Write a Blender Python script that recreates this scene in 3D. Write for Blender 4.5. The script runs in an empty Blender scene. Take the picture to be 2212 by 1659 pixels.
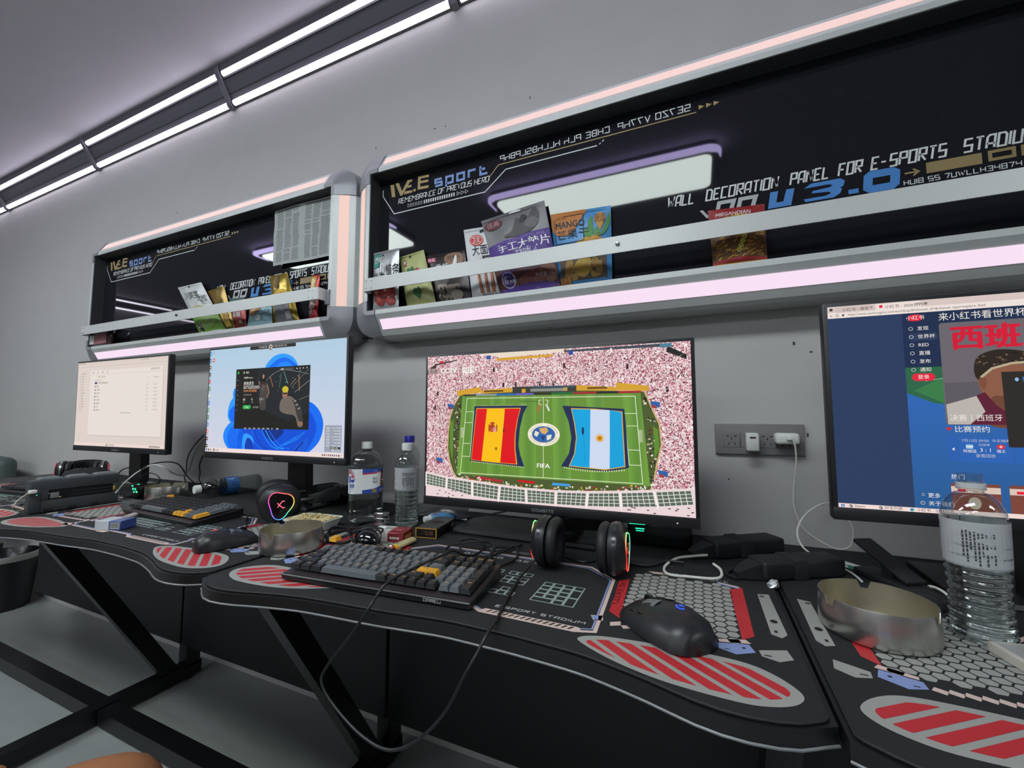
import bpy, bmesh, math, random, colorsys
from mathutils import Vector, Matrix, Euler
PI = math.pi
R = math.radians
rnd = random.Random(7)
S = bpy.context.scene
COL = S.collection

# ------------------------------------------------------------------ camera, world, light, exposure
CZ = 1.04                       # lens height above the floor; the camera stands at x = y = 0
FPX, IW, IH = 909.83, 2212, 1659
YAW, PITCH, ROLL = R(23.833), R(4.2586), R(-0.029)
_f = Vector((-math.sin(YAW)*math.cos(PITCH), math.cos(YAW)*math.cos(PITCH), math.sin(PITCH)))
_r = Vector((math.cos(YAW), math.sin(YAW), 0)); _u = _r.cross(_f)
_r, _u = (math.cos(ROLL)*_r + math.sin(ROLL)*_u), (-math.sin(ROLL)*_r + math.cos(ROLL)*_u)
cam = bpy.data.cameras.new('camera'); cam_ob = bpy.data.objects.new('camera', cam); COL.objects.link(cam_ob)
cam.sensor_fit = 'HORIZONTAL'; cam.sensor_width = 36.0; cam.lens = FPX / IW * 36.0
cam.clip_start = 0.02; cam.clip_end = 60
cam_ob.matrix_world = Matrix(((_r.x, _u.x, -_f.x, 0), (_r.y, _u.y, -_f.y, 0), (_r.z, _u.z, -_f.z, CZ), (0, 0, 0, 1)))
S.camera = cam_ob

def at(px, py, x=None, y=None, z=None):
    """the point of the place that the photograph shows at px, py, on the plane x, y or z = value"""
    d = _r*((px - IW/2)/FPX) + _u*(-(py - IH/2)/FPX) + _f
    if x is not None: t = x / d.x
    elif y is not None: t = y / d.y
    else: t = (z - CZ) / d.z
    return Vector((d.x*t, d.y*t, CZ + d.z*t))

w = bpy.data.worlds.new('world'); S.world = w; w.use_nodes = True
w.node_tree.nodes['Background'].inputs[0].default_value = (0.55, 0.58, 0.62, 1)
w.node_tree.nodes['Background'].inputs[1].default_value = 0.05
S.view_settings.view_transform = 'Standard'; S.view_settings.look = 'None'
S.view_settings.exposure = 0.0; S.view_settings.gamma = 1.0; S.view_settings.use_curve_mapping = False
LAMP, TUBE, STRIP = 20.5, 8.0, 0.95      # radiance of ceiling lamps, LED tubes, shelf light strips

# ------------------------------------------------------------------ materials
def lin(c): return c/12.92 if c <= 0.04045 else ((c+0.055)/1.055)**2.4
def hexc(h):
    h = h.lstrip('#'); return tuple(lin(int(h[i:i+2], 16)/255) for i in (0, 2, 4)) + (1.0,)
MATS = {}
def M(name, col, rough=0.5, metal=0.0, vary=0.08, scale=60.0, bump=0.0, coat=0.0, spec=0.5, stretch=None, alpha=1.0):
    if name in MATS: return MATS[name]
    m = bpy.data.materials.new(name); m.use_nodes = True; nt = m.node_tree; b = nt.nodes['Principled BSDF']
    c = hexc(col)
    b.inputs['Roughness'].default_value = rough; b.inputs['Metallic'].default_value = metal
    b.inputs['Specular IOR Level'].default_value = spec
    if coat: b.inputs['Coat Weight'].default_value = coat; b.inputs['Coat Roughness'].default_value = 0.06
    if alpha < 1: b.inputs['Alpha'].default_value = alpha
    tc = nt.nodes.new('ShaderNodeTexCoord'); n = nt.nodes.new('ShaderNodeTexNoise'); n.inputs['Scale'].default_value = scale; n.inputs['Detail'].default_value = 3
    if stretch:
        mp = nt.nodes.new('ShaderNodeMapping'); mp.inputs['Scale'].default_value = stretch
        nt.links.new(tc.outputs['Object'], mp.inputs['Vector']); nt.links.new(mp.outputs['Vector'], n.inputs['Vector'])
    else: nt.links.new(tc.outputs['Object'], n.inputs['Vector'])
    mx = nt.nodes.new('ShaderNodeMix'); mx.data_type = 'RGBA'
    mx.inputs[6].default_value = tuple(x*(1-vary) for x in c[:3]) + (1,); mx.inputs[7].default_value = tuple(min(1, x*(1+vary)) for x in c[:3]) + (1,)
    nt.links.new(n.outputs['Fac'], mx.inputs[0]); nt.links.new(mx.outputs[2], b.inputs['Base Color'])
    if bump:
        bp = nt.nodes.new('ShaderNodeBump'); bp.inputs['Strength'].default_value = bump; bp.inputs['Distance'].default_value = 0.002
        nt.links.new(n.outputs['Fac'], bp.inputs['Height']); nt.links.new(bp.outputs['Normal'], b.inputs['Normal'])
    MATS[name] = m; return m
def E(name, col, s=1.0):
    """gives off light: lamps, screens, indicator lights"""
    if name in MATS: return MATS[name]
    m = bpy.data.materials.new(name); m.use_nodes = True; b = m.node_tree.nodes['Principled BSDF']
    b.inputs['Base Color'].default_value = (0.01, 0.01, 0.01, 1); b.inputs['Roughness'].default_value = 0.35; b.inputs['Specular IOR Level'].default_value = 0.15
    b.inputs['Emission Color'].default_value = hexc(col); b.inputs['Emission Strength'].default_value = s
    MATS[name] = m; return m
def SC(col): return E('screen_' + col.lstrip('#'), col, 1.0)      # one colour of a lit screen
def PR(col): return M('print_' + col.lstrip('#'), col, 0.55, vary=0.04)  # one colour of printed ink

def crowd_mat():
    m = bpy.data.materials.new('screen_crowd'); m.use_nodes = True; nt = m.node_tree; b = nt.nodes['Principled BSDF']
    tc = nt.nodes.new('ShaderNodeTexCoord'); v = nt.nodes.new('ShaderNodeTexVoronoi'); v.inputs['Scale'].default_value = 520
    mp = nt.nodes.new('ShaderNodeMapping'); mp.inputs['Scale'].default_value = (1, 1, .8)
    nt.links.new(tc.outputs['Object'], mp.inputs['Vector']); nt.links.new(mp.outputs['Vector'], v.inputs['Vector'])
    sp = nt.nodes.new('ShaderNodeSeparateColor'); nt.links.new(v.outputs['Color'], sp.inputs['Color'])
    r = nt.nodes.new('ShaderNodeValToRGB'); cr = r.color_ramp; cr.interpolation = 'CONSTANT'
    stops = [(0, '#5e2f38'), (.09, '#a85a68'), (.20, '#cf8a98'), (.36, '#dfaeb8'), (.54, '#efd3d8'), (.72, '#fdf4f2'), (.95, '#b9566a')]
    for i, (p, c) in enumerate(stops):
        e = cr.elements[i] if i < 2 else cr.elements.new(p)
        e.position = p; e.color = hexc(c)
    nt.links.new(sp.outputs['Red'], r.inputs['Fac'])
    n = nt.nodes.new('ShaderNodeTexNoise'); n.inputs['Scale'].default_value = 26; nt.links.new(tc.outputs['Object'], n.inputs['Vector'])
    mx = nt.nodes.new('ShaderNodeMix'); mx.data_type = 'RGBA'; mx.blend_type = 'MULTIPLY'; mx.inputs[0].default_value = 0.35
    nt.links.new(r.outputs['Color'], mx.inputs[6]); nt.links.new(n.outputs['Fac'], mx.inputs[7])
    b.inputs['Base Color'].default_value = (0, 0, 0, 1); nt.links.new(mx.outputs[2], b.inputs['Emission Color']); b.inputs['Emission Strength'].default_value = 1.08
    return m
def grass_mat():
    m = bpy.data.materials.new('screen_grass'); m.use_nodes = True; nt = m.node_tree; b = nt.nodes['Principled BSDF']
    tc = nt.nodes.new('ShaderNodeTexCoord'); wv = nt.nodes.new('ShaderNodeTexWave'); wv.inputs['Scale'].default_value = 8.2; wv.bands_direction = 'X'
    nt.links.new(tc.outputs['Object'], wv.inputs['Vector'])
    mx = nt.nodes.new('ShaderNodeMix'); mx.data_type = 'RGBA'; mx.inputs[6].default_value = hexc('#5c8a31'); mx.inputs[7].default_value = hexc('#6f9c3a')
    nt.links.new(wv.outputs['Fac'], mx.inputs[0]); b.inputs['Base Color'].default_value = (0, 0, 0, 1)
    nt.links.new(mx.outputs[2], b.inputs['Emission Color']); b.inputs['Emission Strength'].default_value = 1.0
    return m
def rainbow_mat(name, stops, s=2.0):
    """an RGB light ring: hue runs round the ring"""
    m = bpy.data.materials.new(name); m.use_nodes = True; nt = m.node_tree; b = nt.nodes['Principled BSDF']
    tc = nt.nodes.new('ShaderNodeTexCoord'); mp = nt.nodes.new('ShaderNodeMapping'); mp.inputs['Rotation'].default_value = (0, R(90), 0)
    g = nt.nodes.new('ShaderNodeTexGradient'); g.gradient_type = 'RADIAL'
    nt.links.new(tc.outputs['Object'], mp.inputs['Vector']); nt.links.new(mp.outputs['Vector'], g.inputs['Vector'])
    r = nt.nodes.new('ShaderNodeValToRGB'); cr = r.color_ramp
    for i, (p, c) in enumerate(stops):
        e = cr.elements[i] if i < 2 else cr.elements.new(p)
        e.position = p; e.color = hexc(c)
    nt.links.new(g.outputs['Fac'], r.inputs['Fac']); b.inputs['Base Color'].default_value = (0, 0, 0, 1)
    nt.links.new(r.outputs['Color'], b.inputs['Emission Color']); b.inputs['Emission Strength'].default_value = s
    return m
def clear_mat(name, tint='#ffffff', thin=0.88, rough=0.04):
    """thin clear plastic: mostly see-through with a fresnel gloss"""
    m = bpy.data.materials.new(name); m.use_nodes = True; nt = m.node_tree
    for n in list(nt.nodes): nt.nodes.remove(n)
    o = nt.nodes.new('ShaderNodeOutputMaterial'); t = nt.nodes.new('ShaderNodeBsdfTransparent'); g = nt.nodes.new('ShaderNodeBsdfGlossy')
    c = hexc(tint); t.inputs['Color'].default_value = (c[0]*thin, c[1]*thin, c[2]*thin, 1); g.inputs['Roughness'].default_value = rough
    lw = nt.nodes.new('ShaderNodeLayerWeight'); lw.inputs['Blend'].default_value = 0.5
    pw = nt.nodes.new('ShaderNodeMath'); pw.operation = 'POWER'; pw.inputs[1].default_value = 2.4; nt.links.new(lw.outputs['Facing'], pw.inputs[0])
    ma = nt.nodes.new('ShaderNodeMath'); ma.operation = 'MULTIPLY_ADD'; ma.inputs[1].default_value = 0.75; ma.inputs[2].default_value = 0.075; nt.links.new(pw.outputs[0], ma.inputs[0])
    tc = nt.nodes.new('ShaderNodeTexCoord'); n = nt.nodes.new('ShaderNodeTexNoise'); n.inputs['Scale'].default_value = 45; nt.links.new(tc.outputs['Object'], n.inputs['Vector'])
    bp = nt.nodes.new('ShaderNodeBump'); bp.inputs['Strength'].default_value = 0.25; bp.inputs['Distance'].default_value = 0.003; nt.links.new(n.outputs['Fac'], bp.inputs['Height'])
    nt.links.new(bp.outputs['Normal'], g.inputs['Normal']); nt.links.new(bp.outputs['Normal'], lw.inputs['Normal'])
    mx = nt.nodes.new('ShaderNodeMixShader'); nt.links.new(ma.outputs[0], mx.inputs[0]); nt.links.new(t.outputs[0], mx.inputs[1]); nt.links.new(g.outputs[0], mx.inputs[2])
    nt.links.new(mx.outputs[0], o.inputs[0]); return m
def water_mat():
    m = bpy.data.materials.new('water'); m.use_nodes = True; nt = m.node_tree
    for n in list(nt.nodes): nt.nodes.remove(n)
    o = nt.nodes.new('ShaderNodeOutputMaterial'); g = nt.nodes.new('ShaderNodeBsdfGlass'); g.inputs['IOR'].default_value = 1.33
    g.inputs['Roughness'].default_value = 0.0; g.inputs['Color'].default_value = (0.97, 0.985, 0.98, 1); nt.links.new(g.outputs[0], o.inputs[0]); return m

# ------------------------------------------------------------------ mesh building
def crom(pts, n=6, closed=False):
    """smooth curve through points"""
    P = [Vector(p) for p in pts]; out = []; N = len(P)
    rng = range(N if closed else N-1)
    for i in rng:
        if closed: a, b, c, d = P[(i-1) % N], P[i], P[(i+1) % N], P[(i+2) % N]
        else: a, b, c, d = P[max(0, i-1)], P[i], P[i+1], P[min(N-1, i+2)]
        for k in range(n):
            t = k/n
            out.append(0.5*((2*b) + (c-a)*t + (2*a-5*b+4*c-d)*t*t + (3*b-a-3*c+d)*t**3))
    if not closed: out.append(P[-1])
    return out
class MB:
    """collects shapes; build() links them as ONE mesh object"""
    def __init__(s): s.v = []; s.f = []; s.m = []; s.mi = 0
    def add(s, vs, fs):
        o = len(s.v); s.v += [tuple(v) for v in vs]; s.f += [tuple(i+o for i in f) for f in fs]; s.m += [s.mi]*len(fs); return s
    def use(s, i): s.mi = i; return s
    def box(s, x0, x1, y0, y1, z0, z1):
        v = [(x, y, z) for x in (x0, x1) for y in (y0, y1) for z in (z0, z1)]
        return s.add(v, [(0, 1, 3, 2), (4, 6, 7, 5), (0, 4, 5, 1), (2, 3, 7, 6), (0, 2, 6, 4), (1, 5, 7, 3)])
    def rbox(s, x0, x1, y0, y1, z0, z1, r=0.003, seg=2, mat=None):
        bm = bmesh.new(); bmesh.ops.create_cube(bm, size=1)
        for v in bm.verts: v.co = Vector((x0 if v.co.x < 0 else x1, y0 if v.co.y < 0 else y1, z0 if v.co.z < 0 else z1))
        bmesh.ops.bevel(bm, geom=list(bm.edges), offset=r, segments=seg, profile=0.5, affect='EDGES')
        bm.verts.index_update()
        vs = [v.co.copy() for v in bm.verts]
        if mat: vs = [mat @ v for v in vs]
        s.add(vs, [[v.index for v in f.verts] for f in bm.faces]); bm.free(); return s
    def bar(s, p, q, w, h, up=(0, 0, 1)):
        """a square bar from p to q"""
        p, q = Vector(p), Vector(q); d = (q-p).normalized(); a = d.cross(Vector(up)).normalized(); b = a.cross(d)
        vs = [c + a*sx*w/2 + b*sz*h/2 for c in (p, q) for sx, sz in ((-1, -1), (1, -1), (1, 1), (-1, 1))]
        return s.add(vs, [(0, 1, 2, 3), (7, 6, 5, 4), (0, 4, 5, 1), (1, 5, 6, 2), (2, 6, 7, 3), (3, 7, 4, 0)])
    def prism(s, out, z0, z1):
        n = len(out); vs = [(p[0], p[1], z0) for p in out] + [(p[0], p[1], z1) for p in out]
        return s.add(vs, [tuple(range(n-1, -1, -1)), tuple(range(n, 2*n))] + [(i, (i+1) % n, n+(i+1) % n, n+i) for i in range(n)])
    def loft(s, rings, cap=True, closed=False):
        n = len(rings[0]); vs = [p for r in rings for p in r]; fs = []; K = len(rings)
        for k in range(K if closed else K-1):
            a, b = k*n, ((k+1) % K)*n
            fs += [(a+i, a+(i+1) % n, b+(i+1) % n, b+i) for i in range(n)]
        if cap and not closed: fs += [tuple(range(n-1, -1, -1)), tuple((K-1)*n+i for i in range(n))]
        return s.add(vs, fs)
    def tube(s, pts, r, n=8, smooth=5, closed=False):
        P = crom(pts, smooth, closed) if smooth else [Vector(p) for p in pts]; K = len(P); rings = []
        up = Vector((0.13, 0.21, 0.97)); prev = None
        for k in range(K):
            d = (P[(k+1) % K]-P[k-1]) if closed else (P[min(K-1, k+1)]-P[max(0, k-1)])
            if d.length < 1e-9: d = Vector((1, 0, 0))
            d.normalize()
            a = (prev - d*prev.dot(d)) if prev is not None else d.cross(up)
            if a.length < 1e-6: a = d.orthogonal()
            a.normalize(); prev = a; b = d.cross(a); rr = r(k/(K-1)) if callable(r) else r
            rings.append([P[k] + a*rr*math.cos(2*PI*i/n) + b*rr*math.sin(2*PI*i/n) for i in range(n)])
        return s.loft(rings, closed=closed)
    def lathe(s, prof, n=32, c=(0, 0, 0), sx=1.0, sy=1.0, cap=True):
        rings = [[(c[0]+r*sx*math.cos(2*PI*i/n), c[1]+r*sy*math.sin(2*PI*i/n), c[2]+z) for i in range(n)] for r, z in prof]
        return s.loft(rings, cap)
    def poly(s, pts): return s.add(pts, [tuple(range(len(pts)))])
    def build(s, name, mats, parent=None, world=False, sharp=38, flat=False):
        vs = s.v
        if world and parent is not None:
            inv = WM(parent).inverted(); vs = [inv @ Vector(v) for v in vs]
        off = None
        if parent is None and vs:
            xs, ys, zs = zip(*vs); off = Vector(((min(xs)+max(xs))/2, (min(ys)+max(ys))/2, min(zs))); vs = [Vector(v)-off for v in vs]
        me = bpy.data.meshes.new(name); me.from_pydata([tuple(v) for v in vs], [], s.f)
        for m in (mats if isinstance(mats, (list, tuple)) else [mats]): me.materials.append(m)
        me.polygons.foreach_set('material_index', s.m)
        if not flat:
            me.polygons.foreach_set('use_smooth', [True]*len(me.polygons)); me.update(); me.set_sharp_from_angle(angle=R(sharp))
        bm = bmesh.new(); bm.from_mesh(me); bmesh.ops.recalc_face_normals(bm, faces=bm.faces); bm.to_mesh(me); bm.free(); me.update()
        o = bpy.data.objects.new(name, me); COL.objects.link(o)
        if parent is not None: o.parent = parent
        elif off is not None: o.location = off
        return o
def WM(o):
    m = Matrix.LocRotScale(o.location, o.rotation_euler, o.scale)
    return WM(o.parent) @ m if o.parent else m
def tag(o, label=None, cat=None, group=None, kind=None):
    if label: o['label'] = label
    if cat: o['category'] = cat
    if group: o['group'] = group
    if kind: o['kind'] = kind
    return o
def thing(name, label, cat, loc=(0, 0, 0), rot=0, group=None):
    o = bpy.data.objects.new(name, None); o.empty_display_size = 0.02; COL.objects.link(o); o.location = loc
    o.rotation_euler = rot if isinstance(rot, (tuple, Euler)) else (0, 0, rot)
    return tag(o, label, cat, group)
def inst(o, parent, loc=(0, 0, 0), rot=(0, 0, 0)):
    c = o.copy(); COL.objects.link(c); c.parent = parent; c.location = loc; c.rotation_euler = rot; return c
def struct(name, mb, mats): return tag(mb.build(name, mats), kind='structure')

# ------------------------------------------------------------------ flat print: polygons, lines and lettering on a surface
_G = {'A': '00 05 16 46 40|02 42', 'B': '00 06 36 45 44 33 03|33 42 41 30 00', 'C': '46 06 00 40', 'D': '00 06 36 45 40 00', 'E': '46 06 00 40|03 33', 'F': '46 06 00|03 33',
      'G': '46 06 00 40 43 23', 'H': '00 06|40 46|03 43', 'I': '00 06', 'J': '46 40 00 02', 'K': '00 06|46 13 40', 'L': '06 00 40', 'M': '00 06 23 46 40', 'N': '00 06 40 46', 'O': '00 06 46 40 00', 'P': '00 06 46 43 03',
      'R': '00 06 46 43 03|13 40', 'S': '46 06 03 43 40 00', 'T': '06 46|26 20', 'U': '06 00 40 46', 'V': '06 20 46', 'W': '06 10 24 30 46', 'X': '00 46|06 40', 'Y': '06 23 46|23 20', 'Z': '06 46 00 40',
      '0': '00 06 46 40 00', '1': '20 26', '2': '06 46 43 03 00 40', '3': '06 46 40 00|13 43', '4': '06 03 43|46 40', '5': '46 06 03 43 40 00', '6': '46 06 00 40 43 03', '7': '06 46 20', '8': '00 06 46 40 00|03 43', '9': '43 03 06 46 40 00',
      '-': '03 33', '.': '00 10', 's': '34 04 02 32 30 00', 'p': '0- 04 34 30 00', 'o': '00 04 34 30 00', 'r': '00 04 34', 't': '05 00 30|03 23', 'h': '06 00|03 43 40', ':': '01 02', '+': '03 43|21 25'}
_TXT = {}
def _glyphs(s):
    """flat triangles of a line of text, height 1"""
    if s in _TXT: return _TXT[s]
    cu = bpy.data.curves.new('t', 'FONT'); cu.body = s; cu.size = 1.0; cu.dimensions = '2D'; cu.fill_mode = 'BOTH'; cu.resolution_u = 3
    ob = bpy.data.objects.new('t', cu); COL.objects.link(ob)
    dg = bpy.context.evaluated_depsgraph_get(); me = ob.evaluated_get(dg).to_mesh()
    vs = [(v.co.x, v.co.y) for v in me.vertices]; fs = [[vs[i] for i in p.vertices] for p in me.polygons]
    ob.evaluated_get(dg).to_mesh_clear(); bpy.data.objects.remove(ob); bpy.data.curves.remove(cu)
    wd = max([v[0] for v in vs], default=0); _TXT[s] = (fs, wd); return _TXT[s]
class Art:
    """flat artwork in its own plane; build() lays it on a surface through f(x, y, layer)"""
    def __init__(s, down=False): s.F = []; s.sg = -1 if down else 1
    def poly(s, pts, m, l=0): s.F.append(([tuple(p[:2]) for p in pts], m, l)); return s
    def rect(s, x0, y0, x1, y1, m, l=0): return s.poly([(x0, y0), (x1, y0), (x1, y1), (x0, y1)], m, l)
    def rrect(s, x0, y0, x1, y1, r, m, l=0):
        p = []
        for cx, cy, a in ((x1-r, y1-r, 0), (x0+r, y1-r, 90), (x0+r, y0+r, 180), (x1-r, y0+r, 270)):
            p += [(cx+r*math.cos(R(a+t)), cy+r*math.sin(R(a+t))) for t in (0, 30, 60, 90)]
        return s.poly(p, m, l)
    def ell(s, cx, cy, rx, ry, m, l=0, n=28, rot=0):
        c, d = math.cos(rot), math.sin(rot)
        return s.poly([(cx+rx*math.cos(2*PI*i/n)*c-ry*math.sin(2*PI*i/n)*d, cy+rx*math.cos(2*PI*i/n)*d+ry*math.sin(2*PI*i/n)*c) for i in range(n)], m, l)
    def line(s, pts, wd, m, l=0, closed=False):
        P = [Vector(p[:2]) for p in pts]; N = len(P)
        if closed: P = P + [P[0]]; N += 1
        L, Rr = [], []
        for i in range(N):
            d0 = (P[i]-P[i-1]) if i else ((P[-1]-P[-2]) if closed else P[1]-P[0])
            d1 = (P[i+1]-P[i]) if i < N-1 else ((P[1]-P[0]) if closed else d0)
            d0 = d0.normalized(); d1 = d1.normalized(); n0 = Vector((-d0.y, d0.x)); n1 = Vector((-d1.y, d1.x)); n = n0+n1
            k = n.length_squared/2
            n = n/k if k > 0.25 else n0
            L.append(P[i]+n*wd/2); Rr.append(P[i]-n*wd/2)
        for i in range(N-1): s.poly([L[i], L[i+1], Rr[i+1], Rr[i]], m, l)
        return s
    def text(s, t, x, y, h, m, l=0, al='L', sx=1.0, shear=0.0, rot=0.0):
        fs, wd = _glyphs(t); k = h/0.72; ox = {'L': 0, 'C': -wd/2, 'R': -wd}[al]; c, d = math.cos(rot), math.sin(rot)
        for f in fs:
            q = []
            for gx, gy in f:
                a = (gx+ox)*k*sx + gy*k*shear; b = gy*k
                q.append((x+a*c-b*d, y+s.sg*(a*d+b*c)))
            s.F.append((q, m, l))
        return s
    def st(s, t, x, y, h, wd, th, m, l=0, shear=0.0, mirror=False, gap=0.42):
        """square stroke lettering; returns the x where it ends"""
        u = h/6; x0 = x
        for ch in t:
            if ch == ' ': x += wd*0.75; continue
            g = _G.get(ch)
            if g is None: continue
            k = (wd/4)*(1.35 if ch in 'WM' else 1); cw = 0 if ch in 'I:' else wd*(1.35 if ch in 'WM' else 0.85 if ch.islower() and ch != 'h' else (0.25 if ch == '.' else 1))
            cw = 0 if ch in 'I:' else wd*(1.35 if ch in 'WM' else 0.85 if ch.islower() and ch != 'h' else (0.25 if ch == '.' else 1))
            for part in g.split('|'):
                pts = []
                for pr in part.split():
                    gy = -2 if pr[1] == '-' else int(pr[1])
                    pts.append((x + int(pr[0])*k + (gy*u)*shear, gy*u))
                if mirror: pts = [(2*x0 - p[0], p[1]) for p in pts]
                pts = [(p[0], y + s.sg*p[1]) for p in pts]
                cl = len(pts) > 2 and pts[0] == pts[-1]
                s.line(pts[:-1] if cl else pts, th, m, l, closed=cl)
            x += cw + wd*gap
        return x
    def build(s, name, parent, f, cx=None, cy=None, world=False):
        mats = []; bm = bmesh.new(); lay = {}
        for pts, m, l in s.F:
            if m not in mats: mats.append(m)
            q = []
            for p in pts:
                if not q or (abs(p[0]-q[-1][0]) + abs(p[1]-q[-1][1])) > 1e-7: q.append(p)
            if len(q) > 2 and abs(q[0][0]-q[-1][0]) + abs(q[0][1]-q[-1][1]) < 1e-7: q.pop()
            if len(q) < 3: continue
            fc = bm.faces.new([bm.verts.new((p[0], p[1], l)) for p in q]); fc.material_index = mats.index(m)
        if cx or cy:
            bmesh.ops.triangulate(bm, faces=bm.faces[:])
            for ax, cs in ((0, cx or []), (1, cy or [])):
                for c in cs:
                    no = (1, 0, 0) if ax == 0 else (0, 1, 0); co = (c, 0, 0) if ax == 0 else (0, c, 0)
                    bmesh.ops.bisect_plane(bm, geom=bm.verts[:] + bm.edges[:] + bm.faces[:], plane_co=co, plane_no=no, dist=1e-7)
        inv = WM(parent).inverted() if (world and parent is not None) else None
        for v in bm.verts:
            q = Vector(f(v.co.x, v.co.y, v.co.z)); v.co = inv @ q if inv else q
        me = bpy.data.meshes.new(name); bm.to_mesh(me); bm.free()
        for m in mats: me.materials.append(m)
        o = bpy.data.objects.new(name, me); COL.objects.link(o)
        if parent is not None: o.parent = parent
        return o
def clip(poly, n, c, keep_less=True):
    """the part of a convex-ish outline where n.p <= c (or >= c)"""
    out = []; sgn = 1 if keep_less else -1
    for i in range(len(poly)):
        a, b = poly[i], poly[(i+1) % len(poly)]
        da = sgn*(n[0]*a[0]+n[1]*a[1]-c); db = sgn*(n[0]*b[0]+n[1]*b[1]-c)
        if da <= 0: out.append(a)
        if (da < 0 < db) or (db < 0 < da):
            t = da/(da-db); out.append((a[0]+(b[0]-a[0])*t, a[1]+(b[1]-a[1])*t))
    return out

# ------------------------------------------------------------------ the room
WY, CEIL = 1.2, 2.64
wall_m = M('grey_wall_paint', '#b4b2b0', 0.62, vary=0.05, scale=9, bump=0.05)
ceil_m = M('grey_ceiling_paint', '#bdb9c0', 0.7, vary=0.04, scale=7)
floor_m = M('polished_grey_floor', '#8b8e8d', 0.30, vary=0.16, scale=6, bump=0.02, stretch=(1, 2.2, 1))
side_m = M('dark_grey_wall', '#97979a', 0.7, vary=0.06, scale=9)
struct('floor', MB().box(-7.29, 4.1, -3.7, 1.3, -0.1, 0), floor_m)
struct('ceiling', MB().box(-7.29, 4.1, -3.7, 1.3, CEIL, CEIL+0.1), ceil_m)
struct('wall_back', MB().box(-7.29, 4.1, WY, WY+0.1, 0, CEIL), wall_m)
struct('wall_left', MB().box(-7.29, -7.19, -3.6, WY, 0, CEIL), wall_m)
struct('wall_right', MB().box(4.0, 4.1, -3.6, WY, 0, CEIL), wall_m)
struct('wall_front', MB().box(-7.29, 4.1, -3.7, -3.6, 0, CEIL), side_m)
scuffs = MB()
for px, py, a, b in ((1145, 211, 2, 9), (939, 278, 7, 2), (962, 273, 2, 5), (382, 460, 2, 6), (812, 320, 2, 6), (1715, 742, 4, 7), (1752, 760, 5, 3), (78, 1005, 5, 3), (1574, 1035, 3, 3), (1745, 940, 3, 8)):
    p = at(px, py, y=WY-0.0006); k = 0.0012
    scuffs.box(p.x-a*k/2, p.x+a*k/2, WY-0.0008, WY-0.00005, p.z-b*k/2, p.z+b*k/2)
tag(scuffs.build('scuff_marks', M('scuff', '#3a3a3a', 0.8), None), 'small dark chips and scratches in the grey wall paint', 'scuffs', kind='stuff')

# ceiling lamps behind the viewer, front row mirrored in shelf backs; unseen far row added for brightness
lamp_white = E('ceiling_lamp_diffuser', '#eaf6f2', LAMP); lamp_violet = E('ceiling_lamp_violet_edge', '#c6b8f2', LAMP*0.75)
lamp_body = M('black_lamp_body', '#15151a', 0.5)
def rr2(x0, x1, y0, y1, r, n=5):
    p = []
    for cx, cy, a in ((x1-r, y1-r, 0), (x0+r, y1-r, 90), (x0+r, y0+r, 180), (x1-r, y0+r, 270)):
        p += [(cx+r*math.cos(R(a+t*90/n)), cy+r*math.sin(R(a+t*90/n))) for t in range(n+1)]
    return p
for i, (x0, x1, y0, y1, lab) in enumerate(((-1.36, 0.17, -0.83, -0.35, 'long white ceiling lamp with violet rim, mirrored centrally in the right shelf'), (-3.90, -2.25, -0.83, -0.35, 'white ceiling lamp with violet rim, mirrored at the left end of the right shelf'),
                                   (2.35, 3.85, -0.83, -0.35, 'white ceiling lamp with violet rim, farthest to the right of its row'), (-1.36, 0.17, -3.35, -2.9, 'unseen white ceiling lamp with violet rim, added in a far row to brighten the room'), (-3.90, -2.25, -3.35, -2.9, 'unseen white ceiling lamp with violet rim, added at the left end of the far row for extra light'))):
    t = thing('ceiling_lamp', lab, 'lamp', ((x0+x1)/2, (y0+y1)/2, CEIL-0.05), group='ceiling lamps behind the viewer')
    hx, hy = (x1-x0)/2, (y1-y0)/2
    MB().prism(rr2(-hx+.012, hx-.012, -hy+.012, hy-.012, .07), 0.0, 0.05).build('lamp_body', lamp_body, t)
    P = [(-hx, hy-.20)] + [(-hx+.09-.09*math.cos(R(a)), hy-.09+.09*math.sin(R(a))) for a in range(10, 90, 16)] + [(-hx+.2, hy), (hx-.2, hy)] + [(hx-.09+.09*math.sin(R(a)), hy-.09+.09*math.cos(R(a))) for a in range(0, 90, 16)] + [(hx, hy-.13)]
    e = MB(); n = len(P); N_ = []
    for k in range(n):
        d = Vector((P[min(n-1, k+1)][0]-P[max(0, k-1)][0], P[min(n-1, k+1)][1]-P[max(0, k-1)][1])).normalized(); f = .018*min(1, k/3, (n-1-k)/3)+.002; N_.append([(p0*1.0, p1*1.0, z) for p0, p1, z in ((P[k][0]-d.y*f*.3, P[k][1]+d.x*f*.3, .012), (P[k][0]-d.y*f*.3, P[k][1]+d.x*f*.3, -.006), (P[k][0]+d.y*f*2, P[k][1]-d.x*f*2, -.006), (P[k][0]+d.y*f*2, P[k][1]-d.x*f*2, .012))])
    e.loft(N_); e.build('violet_rim', lamp_violet, t)
    MB().prism(rr2(-hx+.05, hx-.05, -hy+.02, hy-.075, .05), -0.012, 0.004).build('diffuser', lamp_white, t)

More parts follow.
